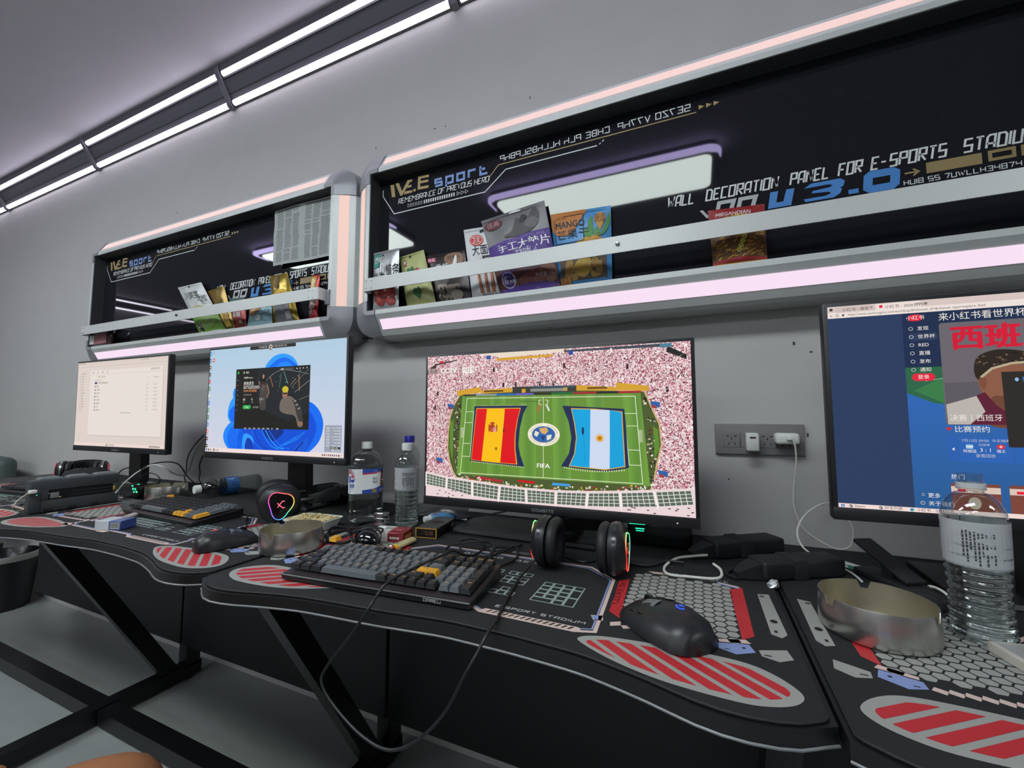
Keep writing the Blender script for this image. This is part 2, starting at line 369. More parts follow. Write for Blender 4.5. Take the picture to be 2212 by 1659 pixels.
# the double row of LED tubes in the corner of wall and ceiling
tube_m = E('led_tube_light', '#f4eeff', TUBE); plate_m = M('fixture_grey', '#5d5c63', 0.55, vary=0.04); joint_m = M('fixture_joint_grey', '#77767c', 0.45, metal=0.3)
groove_m = M('groove_black', '#1d1d20', 0.7)
def led_run(name, lab, xa, xb, xf=lambda x, y, z: (x, y, z), group='double LED tubes in the corner of wall and ceiling'):
    t = thing(name, lab, 'light', xf((xa+xb)/2, 1.16, 2.49), group=group)
    A, B = (1.128, 2.598), (1.184, 2.498)
    def bx(mb, prof):
        mb.loft([[xf(x, *p) for p in prof] for x in (xa+.001, xb-.026)])
    m = MB(); bx(m, [(1.192, 2.486), (1.112, 2.612), (1.112, 2.636), (1.197, 2.636), (1.197, 2.486)]); m.build('back_plate', plate_m, t, world=True)
    g = MB()
    for k in (.33, .72):
        y, z = 1.192-.080*k, 2.486+.126*k; g.loft([[xf(x, y-.0012, z-.0012), xf(x, y-.0032, z+.0012), xf(x, y+.001, z+.002), xf(x, y+.001, z-.001)] for x in (xa+.001, xb-.026)])
    g.build('seam', groove_m, t, world=True)
    for (y, z) in (A, B):
        dy, dz = (-.84, -.54)
        h = MB(); h.tube([xf(xa+.004, y-dy*.006, z-dz*.006), xf(xb-.030, y-dy*.006, z-dz*.006)], .0155, 12, 0); ho = h.build('tube_housing', joint_m, t, world=True)
        MB().tube([xf(xa+.012, y, z), xf(xb-.036, y, z)], .0125, 12, 0).build('led_tube', tube_m, t, world=True)
    j = MB(); j.loft([[xf(x, *p) for p in ((1.196, 2.478), (1.176, 2.484), (1.108, 2.600), (1.108, 2.632), (1.196, 2.632))] for x in (xb-.026, xb-.001)]); j.build('joint_bracket', joint_m, t, world=True)
    return t
xs = [-6.83, -5.61, -4.39, -3.17, -1.95, -0.73, 0.49, 1.71]
labs = ['leftmost double LED tube section, beyond the photo edge', 'double LED tube section running out of the photo at the left edge', 'short double LED tube section starting near the left edge of the photo', 'middle double LED tube section along the ceiling corner, between two joints', 'nearest double LED tube section, running up to the top edge of the photo', 'double LED tube section above the right shelf, just past the top edge', 'double LED tube section farthest to the right, out of the photo']
for k in range(7): led_run('led_tube_light', labs[k], xs[k], xs[k+1])
for k in range(3):   # the same fixture along the left wall, seen mirrored in the left shelf
    led_run('led_tube_light', ['side-wall double LED tubes nearest the desks, mirrored in the left shelf', 'second side-wall double LED tube section from the desks', 'third side-wall double LED tube section from the desks'][k], -1.05+1.22*k, .17+1.22*k,
            xf=lambda x, y, z: (-7.19+(1.2-y), 0.0-x, z), group='double LED tubes along the left wall')

# ------------------------------------------------------------------ glowing display shelves on the wall
alu = M('satin_grey_aluminium', '#c3c6c4', 0.42, metal=0.12, vary=0.04); alu_d = M('grey_corner_cap', '#8f9094', 0.4, metal=0.2, vary=0.04)
alu_rail = M('brushed_grey_rail', '#cbcdcb', 0.45, metal=0.12, vary=0.05, scale=300)
strip_w = E('light_strip_warm_pink', '#f6d3cf', STRIP); strip_v = E('light_strip_peach', '#f5cfc4', STRIP); strip_b = E('light_strip_lilac_pink', '#f6def2', STRIP*1.08)
gloss = M('black_acrylic', '#1a1a1f', 0.03, vary=0.02, spec=0.38); screw_m = M('steel_screw', '#8a8c8c', 0.25, metal=1.0); liner_m = M('dark_inner_liner', '#37383b', 0.5); seam_m = M('black_joint', '#1a1a1c', 0.6)
YL, YB, IWD, ZB, ZT, FW = 1.068, 1.118, 1.65, 1.387, 1.860, 0.088
PROF = [(0, YB+.02), (0, YL), (.014, YL), (.030, 1.0785), (.0625, 1.096), (.080, 1.108), (.087, 1.125), (FW, 1.199), (.02, 1.199)]
ink_w, ink_g, ink_b, ink_gold = PR('#d3d6d4'), PR('#b5a58a'), PR('#7b97cf'), PR('#a78f5e')
def shelf(x0, lab):
    x1 = x0+IWD; t = thing('display_shelf', lab, 'shelf', ((x0+x1)/2, 1.199, ZB-FW))
    MB().box(x0-.02, x1+.02, YB, 1.197, ZB-.03, ZT+.03).build('back_panel', gloss, t, world=True)
    bp = [c for c in t.children][-1]
    e = .034
    for nm, fn, rng in (('top_rail', lambda a, p: (a, p[1], ZT+p[0]), (x0+e, x1-e)), ('bottom_rail', lambda a, p: (a, p[1], ZB-p[0]), (x0+e, x1-e)),
                        ('side_rail', lambda a, p: (x0-p[0], p[1], a), (ZB+e, ZT-e)), ('side_rail', lambda a, p: (x1+p[0], p[1], a), (ZB+e, ZT-e))):
        m = MB(); m.loft([[fn(a, p) for p in PROF] for a in rng]); ra = m.build(nm, alu, t, world=True, sharp=20)
        s = MB(); q = [(.031, 1.0772), (.0615, 1.0937), (.0615, 1.099), (.031, 1.083)]
        ins = .012 if nm != 'side_rail' else .001
        s.loft([[fn(a, p) for p in q] for a in (rng[0]+ins, rng[1]-ins)])
        s.build('light_strip', strip_w if nm == 'top_rail' else strip_b if nm == 'bottom_rail' else strip_v, t, world=True)
    P2 = [(p[0]*1.012+.0006, p[1]-.0015 if p[1] < 1.19 else p[1]) for p in PROF[1:]]
    P2[3:6] = [(.045, 1.0835), (.066, 1.0935), (.082, 1.106)]; P2.insert(0, (0.0008, YB+.002))
    for sx, cx in ((-1, x0), (1, x1)):
        for sz, cz in ((-1, ZB), (1, ZT)):
            m = MB(); rings = []
            rings.append([(cx-sx*(e-.001), p[1], cz+sz*p[0]) for p in P2])
            for k in range(9):
                a = PI/2*(1-k/8); rings.append([(cx+sx*p[0]*math.cos(a), p[1], cz+sz*p[0]*math.sin(a)) for p in P2])
            rings.append([(cx+sx*p[0], p[1], cz-sz*(e-.001)) for p in P2])
            m.loft(rings); m.build('corner_cap', alu_d, t, world=True, sharp=30)
    for cx, sx in ((x0, 1), (x1, -1)):
        for cz in (ZB, ZT):
            sg = -1 if cz == ZB else 1
            MB().box(cx+sx*e-.0009, cx+sx*e+.0009, 1.0672, 1.0686, min(cz+sg*.001, cz+sg*.014), max(cz+sg*.001, cz+sg*.014)).build('joint_line', seam_m, t, world=True)
    for nm, q in (('inner_liner', (x0, x0+.0014, ZB, ZT)), ('inner_liner', (x1-.0014, x1, ZB, ZT)), ('inner_liner', (x0+.0014, x1-.0014, ZT-.0014, ZT))):
        MB().box(q[0], q[1], 1.0715, YB, q[2], q[3]).build(nm, liner_m, t, world=True)
    # guard rail
    g = MB(); zr0, zr1 = 1.440, 1.482
    o = [(x0+.016, 1.062), (x0+.016, 1.037), (x0+.0185, 1.0325), (x0+.023, 1.030), (x1-.012, 1.030), (x1-.007, 1.0325), (x1-.0045, 1.037), (x1-.0045, 1.062), (x1-.008, 1.062), (x1-.008, 1.040), (x1-.013, 1.0335), (x0+.024, 1.0335), (x0+.0195, 1.040), (x0+.0195, 1.062)]
    g.prism(o, zr0, zr1); gr = g.build('guard_rail', alu_rail, t, world=True, sharp=50)
    MB().box(x0+.0, x0+.0195, 1.062, 1.0685, zr0+.004, zr1-.004).build('rail_bracket', alu_d, t, world=True); MB().box(x1-.008, x1+.012, 1.062, 1.0685, zr0-.012, zr1-.002).build('rail_bracket', alu_d, t, world=True)
    for sx in (x0+.029, x0+.050, x1-.050, x1-.031):
        for dz in (.009, .033):
            s = MB(); s.lathe([(.0001, 0), (.0027, .0002), (.0022, .0012), (.0001, .0016)], 10); s.v = [(sx+v[0], 1.0302-v[2], zr0+dz+v[1]) for v in s.v]; s.build('screw', screw_m, gr, world=True)
    s = MB(); s.lathe([(.0001, 0), (.0052, .0), (.0056, .003), (.004, .006), (.0001, .0068)], 14); s.v = [(x0+.83+v[0], 1.0302-v[2], zr0+.022+v[1]) for v in s.v]; s.build('bolt', screw_m, gr, world=True)
    # lettering on the black back
    A = Art(); W, G, Bc, Go = ink_w, ink_g, ink_b, ink_gold
    A.line([(.014, 1.825), (.014, 1.803), (.064, 1.731), (.415, 1.731), (.486, 1.787), (.765, 1.787)], .0032, W); A.line([(.771, 1.789), (.775, 1.792)], .003, W); A.line([(.779, 1.794), (.784, 1.799)], .003, W)
    A.line([(.430, 1.765), (.430, 1.775), (.461, 1.807), (1.018, 1.807)], .0030, Go)
    for k in range(3): A.poly([(1.024+.017*k, 1.812), (1.024+.017*k, 1.824), (1.037+.017*k, 1.818)], Go)
    # logo
    q = lambda *P: A.poly([(at(a_, b_, y=YB).x+1.0, at(a_, b_, y=YB).z) for a_, b_ in P], Go)
    q((843.4, 400.5), (851.4, 399), (854.3, 425.5), (847, 426.3)); q((854.3, 397), (861.7, 395.5), (869, 413.7), (869, 422.5), (865.2, 423.1)); q((869, 422.5), (869, 413), (880.5, 389.8), (890.5, 387.5), (890.5, 392.3), (885.8, 393.4))
    q((881.4, 401), (889.6, 399), (888.7, 404), (879.3, 406.4)); q((874.9, 413.7), (891, 410.8), (890.5, 416), (872.8, 420.2)); q((893.1, 408.8), (898.4, 407.6), (898.4, 413), (893.1, 414.2))
    q((903.4, 381.4), (926.9, 377), (926.9, 382.3), (909.3, 385.8), (908.7, 391), (925.7, 387.6), (925.7, 392.8), (908.1, 396.4), (907.8, 403.4), (926.3, 399.9), (925.7, 405.8), (902.2, 410.2))
    A.st('sport', .231, 1.791, .033, .033, .0075, Bc)
    A.st('REMEMBRANCE OF PREVOUS HERO', .081, 1.7625, .0165, .0098, .0023, W, shear=.18, gap=.36)
    for k in range(6): A.line([(.121+.0105*k, 1.743), (.121+.0105*k, 1.753), (.126+.0105*k, 1.753), (.126+.0105*k, 1.743)], .0011, W, closed=True)
    for k in range(14): A.rect(.186+.0088*k, 1.742, .191+.0088*k, 1.754, W)
    for k in range(3): A.line([(.314+.015*k, 1.742), (.314+.015*k, 1.754), (.325+.015*k, 1.748)], .0012, W, closed=True)
    xe = A.st('SE7ZO V77hP  CHBE PLh hLLhBSLPBhP', 1.004, 1.8165, .0165, .0126, .0026, W, mirror=True, gap=.40)
    for s_, xa_, xb_ in (('WALL', .943, 1.010), ('DECORATION', 1.033, 1.190), ('PANEL', 1.210, 1.288), ('FOR', 1.301, 1.347), ('E-SPORTS', 1.359, 1.486), ('STADIUM', 1.508, 1.618)):
        n_ = sum(1.81 if c_ in 'WM' else 1.46 if c_ != 'I' else .46 for c_ in s_) - .46; A.st(s_, xa_, 1.571, .026, (xb_-xa_-.006)/n_, .0037, W, shear=.16, gap=.46)
    # big version mark and the bars under it
    Bb = PR('#3f7fc4')
    A.poly([(1.170, 1.562), (1.186, 1.562), (1.181, 1.535), (1.195, 1.535), (1.202, 1.562), (1.218, 1.562), (1.210, 1.523), (1.164, 1.523)], Bb)
    A.poly([(1.236, 1.556), (1.250, 1.565), (1.304, 1.565), (1.312, 1.558), (1.309, 1.547), (1.303, 1.544), (1.306, 1.540), (1.302, 1.531), (1.290, 1.524), (1.238, 1.524), (1.234, 1.531), (1.276, 1.531), (1.286, 1.535), (1.282, 1.539), (1.250, 1.542), (1.252, 1.547), (1.284, 1.549), (1.290, 1.553), (1.282, 1.556)], Bb)
    A.rect(1.317, 1.525, 1.335, 1.535, Bb)
    A.line([(1.358, 1.560), (1.394, 1.560), (1.399, 1.556), (1.397, 1.533), (1.391, 1.528), (1.356, 1.528), (1.351, 1.532), (1.353, 1.556)], .016, Bb, closed=True)
    A.line([(1.414, 1.549), (1.436, 1.549)], .003, Go); A.line([(1.428, 1.556), (1.437, 1.549), (1.428, 1.542)], .003, Go)
    A.rect(1.449, 1.541, 1.534, 1.564, PR('#8d7a50')); A.line([(1.546, 1.546), (1.546, 1.562), (1.580, 1.562), (1.580, 1.546)], .006, PR('#8d7a50'), closed=True); A.poly([(1.590, 1.543), (1.590, 1.565), (1.604, 1.565), (1.620, 1.554), (1.620, 1.543)], PR('#8d7a50'))
    A.st('HUI8 SS 7UWLLH34874 HLUI', 1.412, 1.524, .0095, .0072, .0016, W)
    Wl = PR('#aeb1b1')
    A.poly([(1.018, 1.548), (1.025, 1.548), (1.041, 1.526), (1.033, 1.526)], Wl)
    for k in range(2): A.line([(1.062+.046*k, 1.559), (1.056+.046*k, 1.533), (1.086+.046*k, 1.533), (1.094+.046*k, 1.559)], .009, Wl, closed=True)
    A.poly([(1.040, 1.520), (1.048, 1.520), (1.045, 1.512), (1.036, 1.512)], Wl)
    A.build('lettering', bp, lambda x, y, l: (x0+x, YB-.0006-.0002*l, y), world=True)
    return t
shelf(-1.0, 'nearer wall display shelf framed by pink light strips, holding the mango and spicy snack bags')
shelf(-2.83, 'farther wall display shelf on the left with pink light strips and a pinned newspaper')

# ------------------------------------------------------------------ monitors
SW, SH, DZ = .5976, .336, .740        # screen size, height of the mat tops
bez = M('black_monitor_plastic', '#16161a', 0.42, vary=0.05); logo_m = PR('#8d8f90'); base_m = M('black_stand', '#121214', 0.38, vary=0.05); trim_m = M('grey_stand_edge', '#7e8184', 0.35, metal=0.5)
led_white = E('white_power_light', '#ffffff', 1.3)
def GR(name, c0, c1, lo, hi, axis='Z', s=1.0):
    """a screen colour that runs from c0 to c1"""
    m = bpy.data.materials.new(name); m.use_nodes = True; nt = m.node_tree; b = nt.nodes['Principled BSDF']
    tc = nt.nodes.new('ShaderNodeTexCoord'); sp = nt.nodes.new('ShaderNodeSeparateXYZ'); mr = nt.nodes.new('ShaderNodeMapRange')
    nt.links.new(tc.outputs['Object'], sp.inputs[0]); nt.links.new(sp.outputs[axis], mr.inputs[0]); mr.inputs[1].default_value = lo; mr.inputs[2].default_value = hi
    mx = nt.nodes.new('ShaderNodeMix'); mx.data_type = 'RGBA'; mx.inputs[6].default_value = hexc(c0); mx.inputs[7].default_value = hexc(c1)
    nt.links.new(mr.outputs[0], mx.inputs[0]); nt.links.new(mx.outputs[2], b.inputs['Emission Color']); b.inputs['Emission Strength'].default_value = s
    b.inputs['Base Color'].default_value = (.01, .01, .01, 1); b.inputs['Roughness'].default_value = .35; b.inputs['Specular IOR Level'].default_value = .15
    return m
def monitor(c, yaw, tilt, lab, back_mat, art, sy, base=(.27, .19), base_dx=0.0, zbase=None, ny=.97):
    cx, cy, cz = c; zb = zbase if zbase else DZ
    t = thing('monitor', lab, 'monitor', (cx, sy, zb), yaw)
    Mt = Matrix.Translation(c) @ Matrix.Rotation(yaw, 4, 'Z') @ Matrix.Rotation(-tilt, 4, 'X')
    X = lambda m: (setattr(m, 'v', [tuple(Mt @ Vector(v)) for v in m.v]), m)[1]
    hx, hz = SW/2, SH/2
    m = MB().rbox(-hx-.0072, hx+.0072, .0008, .022, -hz-.0205, hz+.0072, .003)
    m.rbox(-hx+.05, hx-.05, .020, .050, -hz+.03, hz-.05, .012)
    X(m).build('housing', bez, t, world=True)
    X(MB().rbox(-hx-.0074, hx+.0074, -.0012, .010, -hz-.0210, -hz-.0006, .0022)).build('lower_bezel', bez, t, world=True)
    sc = X(MB().box(-hx, hx, 0, .004, -hz, hz)).build('screen', back_mat, t, world=True)
    if art:
        A = Art(down=True); art(A)
        A.build('picture', sc, lambda u, v, l: Mt @ Vector(((u/16-.5)*SW, -.0003-.00013*l, (.5-v/9)*SH)), world=True)
    L = Art(); L.text('GIGABYTE', -.004, -hz-.0150, .0068, logo_m, al='C', sx=1.15)
    L.build('lettering', t, lambda x, y, l: Mt @ Vector((x, -.00145, y)), world=True)
    X(MB().rbox(hx-.034, hx-.0315, -.0017, 0, -hz-.0135, -hz-.0115, .0006)).build('power_light', led_white, t, world=True)
    # stand
    n = MB(); top = Mt @ Vector((0, .045, -.03)); bx = ny
    n.loft([[(cx-wd, y-dp, z), (cx+wd, y-dp, z), (cx+wd, y+dp, z), (cx-wd, y+dp, z)] for wd, y, dp, z in ((.040, bx, .015, zb+.008), (.040, bx-.003, .015, zb+.12), (.038, bx-.008, .014, top.z))])
    n.box(cx-.045, cx+.045, min(top.y-.005, bx-.02), bx, top.z-.045, top.z+.045); n.build('stand_neck', base_m, t, world=True, sharp=30)
    b0, b1 = base
    bm = MB().rbox(cx+base_dx-b0/2, cx+base_dx+b0/2, sy-b1/2, sy+b1/2, zb+.0003, zb+.011, .004); bo = bm.build('stand_base', base_m, t, world=True)
    MB().box(cx+base_dx-b0/2+.006, cx+base_dx+b0/2-.006, sy-b1/2-.0012, sy-b1/2+.002, zb+.002, zb+.0095).build('front_trim', trim_m, bo, world=True)
    return t
W_ = SC('#f6f2ee')
def art_match(A):
    cr = None; g = grass_mat(); pk = SC('#e9cfd0'); dk = SC('#2a2622'); gold = SC('#d3a02c'); wh = SC('#f7f4ee'); line = SC('#e7efcf'); path = SC('#cfae7c'); hedge = SC('#4c5a2c'); bl = SC('#2d5fa6')
    # roof and gantries at the top edge
    A.poly([(3.5, 0), (9.3, 0), (9.3, .18), (5.2, .34), (4.9, .2)], SC('#e8d9c8'), 1); A.poly([(5, .34), (8.6, .28), (8.6, .42), (5, .5)], gold, 2); A.poly([(9.2, .1), (15, .05), (15.1, .22), (9.3, .2)], SC('#3d4650'), 2)
    A.poly([(14.9, .2), (15.8, .7), (15.8, .95), (14.8, .5)], SC('#1e211f'), 2); A.poly([(14.5, .05), (15.1, .05), (15.1, .25), (14.5, .28)], SC('#4d7c93'), 3)
    A.poly([(0, .9), (.6, .5), (.75, .45), (.6, .8), (.2, 1.1), (0, 1.2)], SC('#3b332e'), 1); A.poly([(.55, .5), (2.2, .28), (2.2, .36), (.6, .6)], SC('#4a3a38'), 1)
    for x0, x1, c in ((4.3, 4.6, '#3753a0'), (9.55, 9.8, '#2a4a9c'), (11.9, 12.0, '#f1e8e4')): A.rect(x0, .14, x1, .38, SC(c), 3)
    for x in (2.2, 3.2, 4.2, 5.4, 6.25, 7.75, 8.65, 10.1, 11.4, 12.6): A.line([(x, .5+.03*abs(x-8)), (x+(x-8)*-.06, 2.0)], .035, pk, 2)
    for a, b in (((15.7, .6), (13.6, 2.2)), ((15.9, 1.9), (14.0, 2.9)), ((.3, 2.0), (2.0, 2.6)), ((15.9, 6.1), (14.6, 5.6))): A.line([a, b], .045, pk, 2)
    for x, y in ((4.75, .9), (9.2, .85), (12.75, 1.05), (5.4, 1.85), (6.2, 1.85), (7.72, 1.83), (8.55, 1.85), (14.75, 2.35), (.75, 2.3), (.55, 3.2)): A.rect(x, y, x+.12, y+.28, dk, 2)
    # oval of the stadium floor
    oval = [(2.4, 2.55), (2.0, 3.15), (1.72, 3.9), (1.58, 4.86), (1.54, 5.96), (1.7, 6.8), (1.95, 7.4), (2.2, 7.75), (8, 8.25), (13.9, 7.8), (14.1, 7.1), (14.24, 6.42), (14.5, 5.4), (14.42, 4.33), (14.04, 3.42), (13.7, 2.55), (8, 2.3)]
    A.poly(oval, path, 2); A.poly([(x+(8-x)*.012, y+(5-y)*.012) for x, y in oval], hedge, 3)
    r = random.Random(3)
    for i in range(150):
        s_ = r.random(); sd = r.choice((0, 1)); y = 2.8+4.7*s_; x = (1.75+.35*r.random()+.25*abs(s_-.5)*2+.2) if sd == 0 else (13.55+.55*r.random())
        A.rect(x, y, x+.05+.08*r.random(), y+.05+.07*r.random(), SC(r.choice(('#e9e4cf', '#b7a57f', '#1f1d18', '#7c2a30', '#33405c', '#c9c7b0', '#2c331a'))), 4)
    for p in ([(1.75, 4.3), (2.0, 4.1), (1.95, 6.7), (1.72, 5.9)], [(14.05, 4.4), (14.3, 4.6), (14.36, 5.6), (14.1, 6.1)]): A.poly(p, SC('#5f8a33'), 4)
    A.poly([(2.63, 2.65), (13.46, 2.66), (13.84, 7.55), (2.24, 7.52)], g, 5)
    for i in range(11):
        if i % 2: A.poly([(2.63+i*.985, 2.66), (2.63+(i+1)*.985, 2.66), (2.24+(i+1)*1.055, 7.53), (2.24+i*1.055, 7.53)], SC('#678f36'), 6)
    A.line([(2.97, 2.78), (13.18, 2.82), (13.47, 7.46), (2.52, 7.42)], .035, line, 7, closed=True); A.line([(8.01, 2.78), (7.97, 7.42)], .03, line, 7)
    A.line([(2.9, 3.62), (3.45, 3.62), (3.2, 6.4), (2.62, 6.4)], .03, line, 7); A.line([(2.8, 4.3), (3.35, 4.3)], .03, line, 7); A.line([(2.7, 5.6), (3.2, 5.6)], .03, line, 7)
    A.line([(13.23, 3.75), (12.6, 3.75), (12.8, 6.5), (13.42, 6.5)], .03, line, 7); A.line([(13.25, 4.42), (12.7, 4.42)], .03, line, 7); A.line([(13.35, 5.7), (12.75, 5.7)], .03, line, 7)
    A.rect(2.53, 4.6, 2.74, 5.25, SC('#a9b78d'), 7); A.rect(13.33, 4.62, 13.52, 5.29, SC('#a9b78d'), 7)
    # advertising boards and stage blocks behind the pitch
    A.poly([(2.19, 2.3), (3.9, 2.08), (3.95, 2.42), (2.3, 2.62)], gold, 6); A.poly([(3.95, 2.3), (6.0, 2.18), (6.05, 2.45), (3.95, 2.5)], gold, 6); A.rect(4.15, 2.31, 5.45, 2.42, SC('#6b4a1c'), 7); A.poly([(9.97, 2.13), (12.18, 2.3), (12.18, 2.5), (9.97, 2.45)], gold, 6); A.rect(10.6, 2.27, 11.7, 2.38, SC('#6b4a1c'), 7); A.poly([(12.18, 2.05), (13.87, 2.28), (13.93, 2.55), (12.2, 2.48)], gold, 6)
    A.poly([(6.05, 2.14), (9.97, 2.14), (9.97, 2.5), (6.05, 2.52)], SC('#3b3a34'), 6); A.rect(7.3, 2.14, 9.9, 2.26, SC('#35525f'), 7); A.rect(7.2, 2.28, 9.4, 2.45, SC('#8d8d84'), 7); A.rect(6.65, 2.28, 6.9, 2.5, gold, 7); A.rect(9.2, 2.25, 9.45, 2.45, gold, 7)
    for x0, x1, c in ((2.7, 3.6, '#3a3f36'), (3.6, 5, '#8a97a0'), (5, 6.3, '#2d63b8'), (6.3, 7.4, '#6b59c8'), (7.4, 8.5, '#2b2b26'), (8.5, 9.8, '#1f6b3a'), (9.8, 11.1, '#a32733'), (11.1, 12.3, '#2b2b26'), (12.3, 13.5, '#a8262e')): A.rect(x0, 2.53, x1, 2.64, SC(c), 8)
    # trophy banners
    for sx in (-1, 1):
        A.line([(8+sx*.2, 3.25), (8+sx*.36, 3.6)], .09, SC('#c95b4a' if sx < 0 else '#dfe7f2'), 8); A.line([(8+sx*.12, 2.95), (8+sx*.28, 2.98), (8+sx*.25, 3.2), (8+sx*.1, 3.25)], .035, SC('#efe6c4'), 8)
    A.poly([(6.5, 2.98), (7.7, 3.0), (7.7, 3.06), (6.6, 3.05)], SC('#4d7a2a'), 8)
    # the two flags
    navy = SC('#1f2c52'); gd = SC('#d8a63c')
    A.poly([(3.5, 3.27), (7.02, 3.27), (6.75, 3.75), (6.52, 4.63), (6.42, 5.6), (6.55, 6.2), (6.80, 6.87), (5, 6.78), (3.2, 6.66)], navy, 8)
    inn = [(3.63, 3.40), (6.60, 3.40), (6.42, 4.0), (6.26, 4.95), (6.24, 5.8), (6.36, 6.76), (4.8, 6.70), (3.27, 6.60), (3.42, 5.2)]
    A.poly(inn, gd, 9); A.poly([(3.66, 3.45), (4.36, 3.45), (4.18, 5.0), (3.99, 6.64), (3.31, 6.57), (3.46, 5.2)], SC('#e0121a'), 10); A.poly([(4.36, 3.45), (5.56, 3.45), (5.42, 5.0), (5.25, 6.69), (3.99, 6.64), (4.18, 5.0)], SC('#fbbf10'), 10)
    A.poly([(5.56, 3.45), (6.55, 3.45), (6.36, 4.1), (6.2, 5.0), (6.18, 5.8), (6.28, 6.72), (5.25, 6.69), (5.42, 5.0)], SC('#dc1019'), 10)
    for x, y, a, b, c in ((4.7, 4.62, .2, .24, '#b23a24'), (4.85, 4.7, .14, .16, '#e6a7a0'), (4.5, 4.62, .06, .26, '#a8521f'), (5.0, 4.62, .05, .24, '#a8521f'), (4.72, 4.32, .16, .07, '#b5442a')): A.ell(4.74+(x-4.72), y, a, b, SC(c), 11)
    A.rect(4.6, 4.62, 4.74, 4.86, SC('#c8511f'), 12)
    A.ell(5.48, 4.72, .04, .17, SC('#5a1512'), 11, rot=.2); A.ell(4.98, 5.86, .09, .1, SC('#a3771a'), 11)
    A.poly([(9.14, 3.30), (12.6, 3.5), (12.66, 4.2), (12.78, 6.66), (11.6, 6.92), (9.04, 6.74), (9.5, 6.0), (9.66, 5.1), (9.5, 4.2)], navy, 8)
    A.poly([(9.64, 3.44), (11.0, 3.48), (12.5, 3.64), (12.52, 4.4), (12.6, 6.62), (11.5, 6.84), (9.48, 6.72), (9.8, 6.0), (9.92, 5.1), (9.82, 4.3)], gd, 9)
    sky = SC('#12a2dc'); A.poly([(9.69, 3.50), (10.76, 3.52), (10.72, 5.1), (10.66, 6.74), (9.55, 6.68), (9.85, 6.0), (9.97, 5.1), (9.87, 4.3)], sky, 10)
    A.poly([(10.76, 3.52), (11.82, 3.57), (11.80, 5.2), (11.76, 6.74), (11.45, 6.79), (10.66, 6.74), (10.72, 5.1)], SC('#cdd9ee'), 10); A.poly([(11.82, 3.57), (12.45, 3.68), (12.47, 4.4), (12.55, 6.58), (11.76, 6.74), (11.8, 5.2)], SC('#149fd8'), 10)
    for k in range(16):
        a = 2*PI*k/16; A.poly([(11.25+.14*math.cos(a-.14), 5.11+.14*math.sin(a-.14)), (11.25+.33*math.cos(a), 5.11+.3*math.sin(a)), (11.25+.14*math.cos(a+.14), 5.11+.14*math.sin(a+.14))], SC('#d99a1e'), 11)
    A.ell(11.25, 5.11, .17, .17, SC('#e8a51c'), 12); A.ell(11.25, 5.11, .10, .1, SC('#b97313'), 13); A.ell(10.32, 4.72, .07, .22, SC('#12355c'), 11); A.line([(10.35, 5.0), (10.42, 6.4)], .02, SC('#0f79a8'), 11)
    for k in range(26):
        u = k/25; A.rect(3.5+u*3.4, 3.22+.02*math.sin(k), 3.54+u*3.4, 3.27, SC('#d9d6b0'), 9); A.rect(9.2+u*3.3, 6.76+.13*math.sin(u*PI), 9.26+u*3.3, 6.84+.13*math.sin(u*PI), SC('#d9d6b0'), 9); A.rect(3.3+u*3.4, 6.66+u*.2, 3.36+u*3.4, 6.73+u*.2, SC('#c9c8a2'), 9)
    # centre emblem
    A.ell(8, 4.96, .98, .67, SC('#e9e2c4'), 8, 40); A.ell(8, 4.96, .93, .63, SC('#f5efdb'), 9, 40); A.ell(8, 4.96, .72, .48, SC('#6e7d86'), 10, 36); A.ell(8, 4.94, .66, .44, SC('#2f63ae'), 11, 36)
    A.poly([(7.75, 4.6), (8.2, 4.55), (8.3, 4.75), (8.12, 4.95), (7.9, 4.9), (7.78, 4.75)], SC('#d8a862'), 12); A.poly([(7.5, 4.75), (7.75, 4.85), (7.6, 5.1), (7.42, 5.0)], SC('#e8e1c8'), 12); A.poly([(8.2, 5.0), (8.5, 4.95), (8.45, 5.2), (8.2, 5.3)], SC('#e8e1c8'), 12); A.poly([(7.85, 5.0), (8.1, 5.05), (8.02, 5.3), (7.9, 5.25)], SC('#20406f'), 12)
    for k in range(44):
        a = 2*PI*k/44
        if k % 11 > 1: A.rect(8+.83*math.cos(a)-.02, 4.96+.555*math.sin(a)-.02, 8+.83*math.cos(a)+.025, 4.96+.555*math.sin(a)+.025, SC('#57616a'), 11)
    A.text('FIFA', 7.97, 6.88, .26, wh, 8, al='C', sx=1.2); A.text('FIFA', 7.955, 6.88, .26, wh, 8, al='C', sx=1.2)
    # near side: bands, people and the panelled roof
    r = random.Random(5)
    for i in range(230):
        u = r.random(); x = 2.3+11.4*u; y = 7.45+.45*r.random()+.38*math.sin(PI*u)
        A.rect(x, y, x+.05+.1*r.random(), y+.04+.1*r.random(), SC(r.choice(('#efe7d8', '#efe7d8', '#c3b49a', '#b1202c', '#e2b22a', '#2b2f22', '#3f5a2a', '#d9d2c0', '#6f7d58'))), 9)
    A.poly([(6.4, 7.64), (7.46, 7.68), (7.44, 7.82), (6.4, 7.76)], SC('#cc1422'), 10); A.poly([(8.5, 7.68), (9.54, 7.7), (9.54, 7.84), (8.5, 7.84)], SC('#3f9bd6'), 10); A.poly([(3.6, 7.55), (5.5, 7.75), (5.4, 7.88), (3.7, 7.7)], SC('#b32735'), 8)
    for x, y in ((1.55, 3.1), (.75, 6.55), (13.95, 3.1), (14.25, 6.7)): A.poly([(x, y), (x+.5, y+.06), (x+.45, y+.34), (x+.05, y+.3)], bl, 10); A.poly([(x+.05, y+.2), (x+.3, y+.24), (x+.28, y+.4), (x+.08, y+.36)], SC('#a33b3b'), 11)
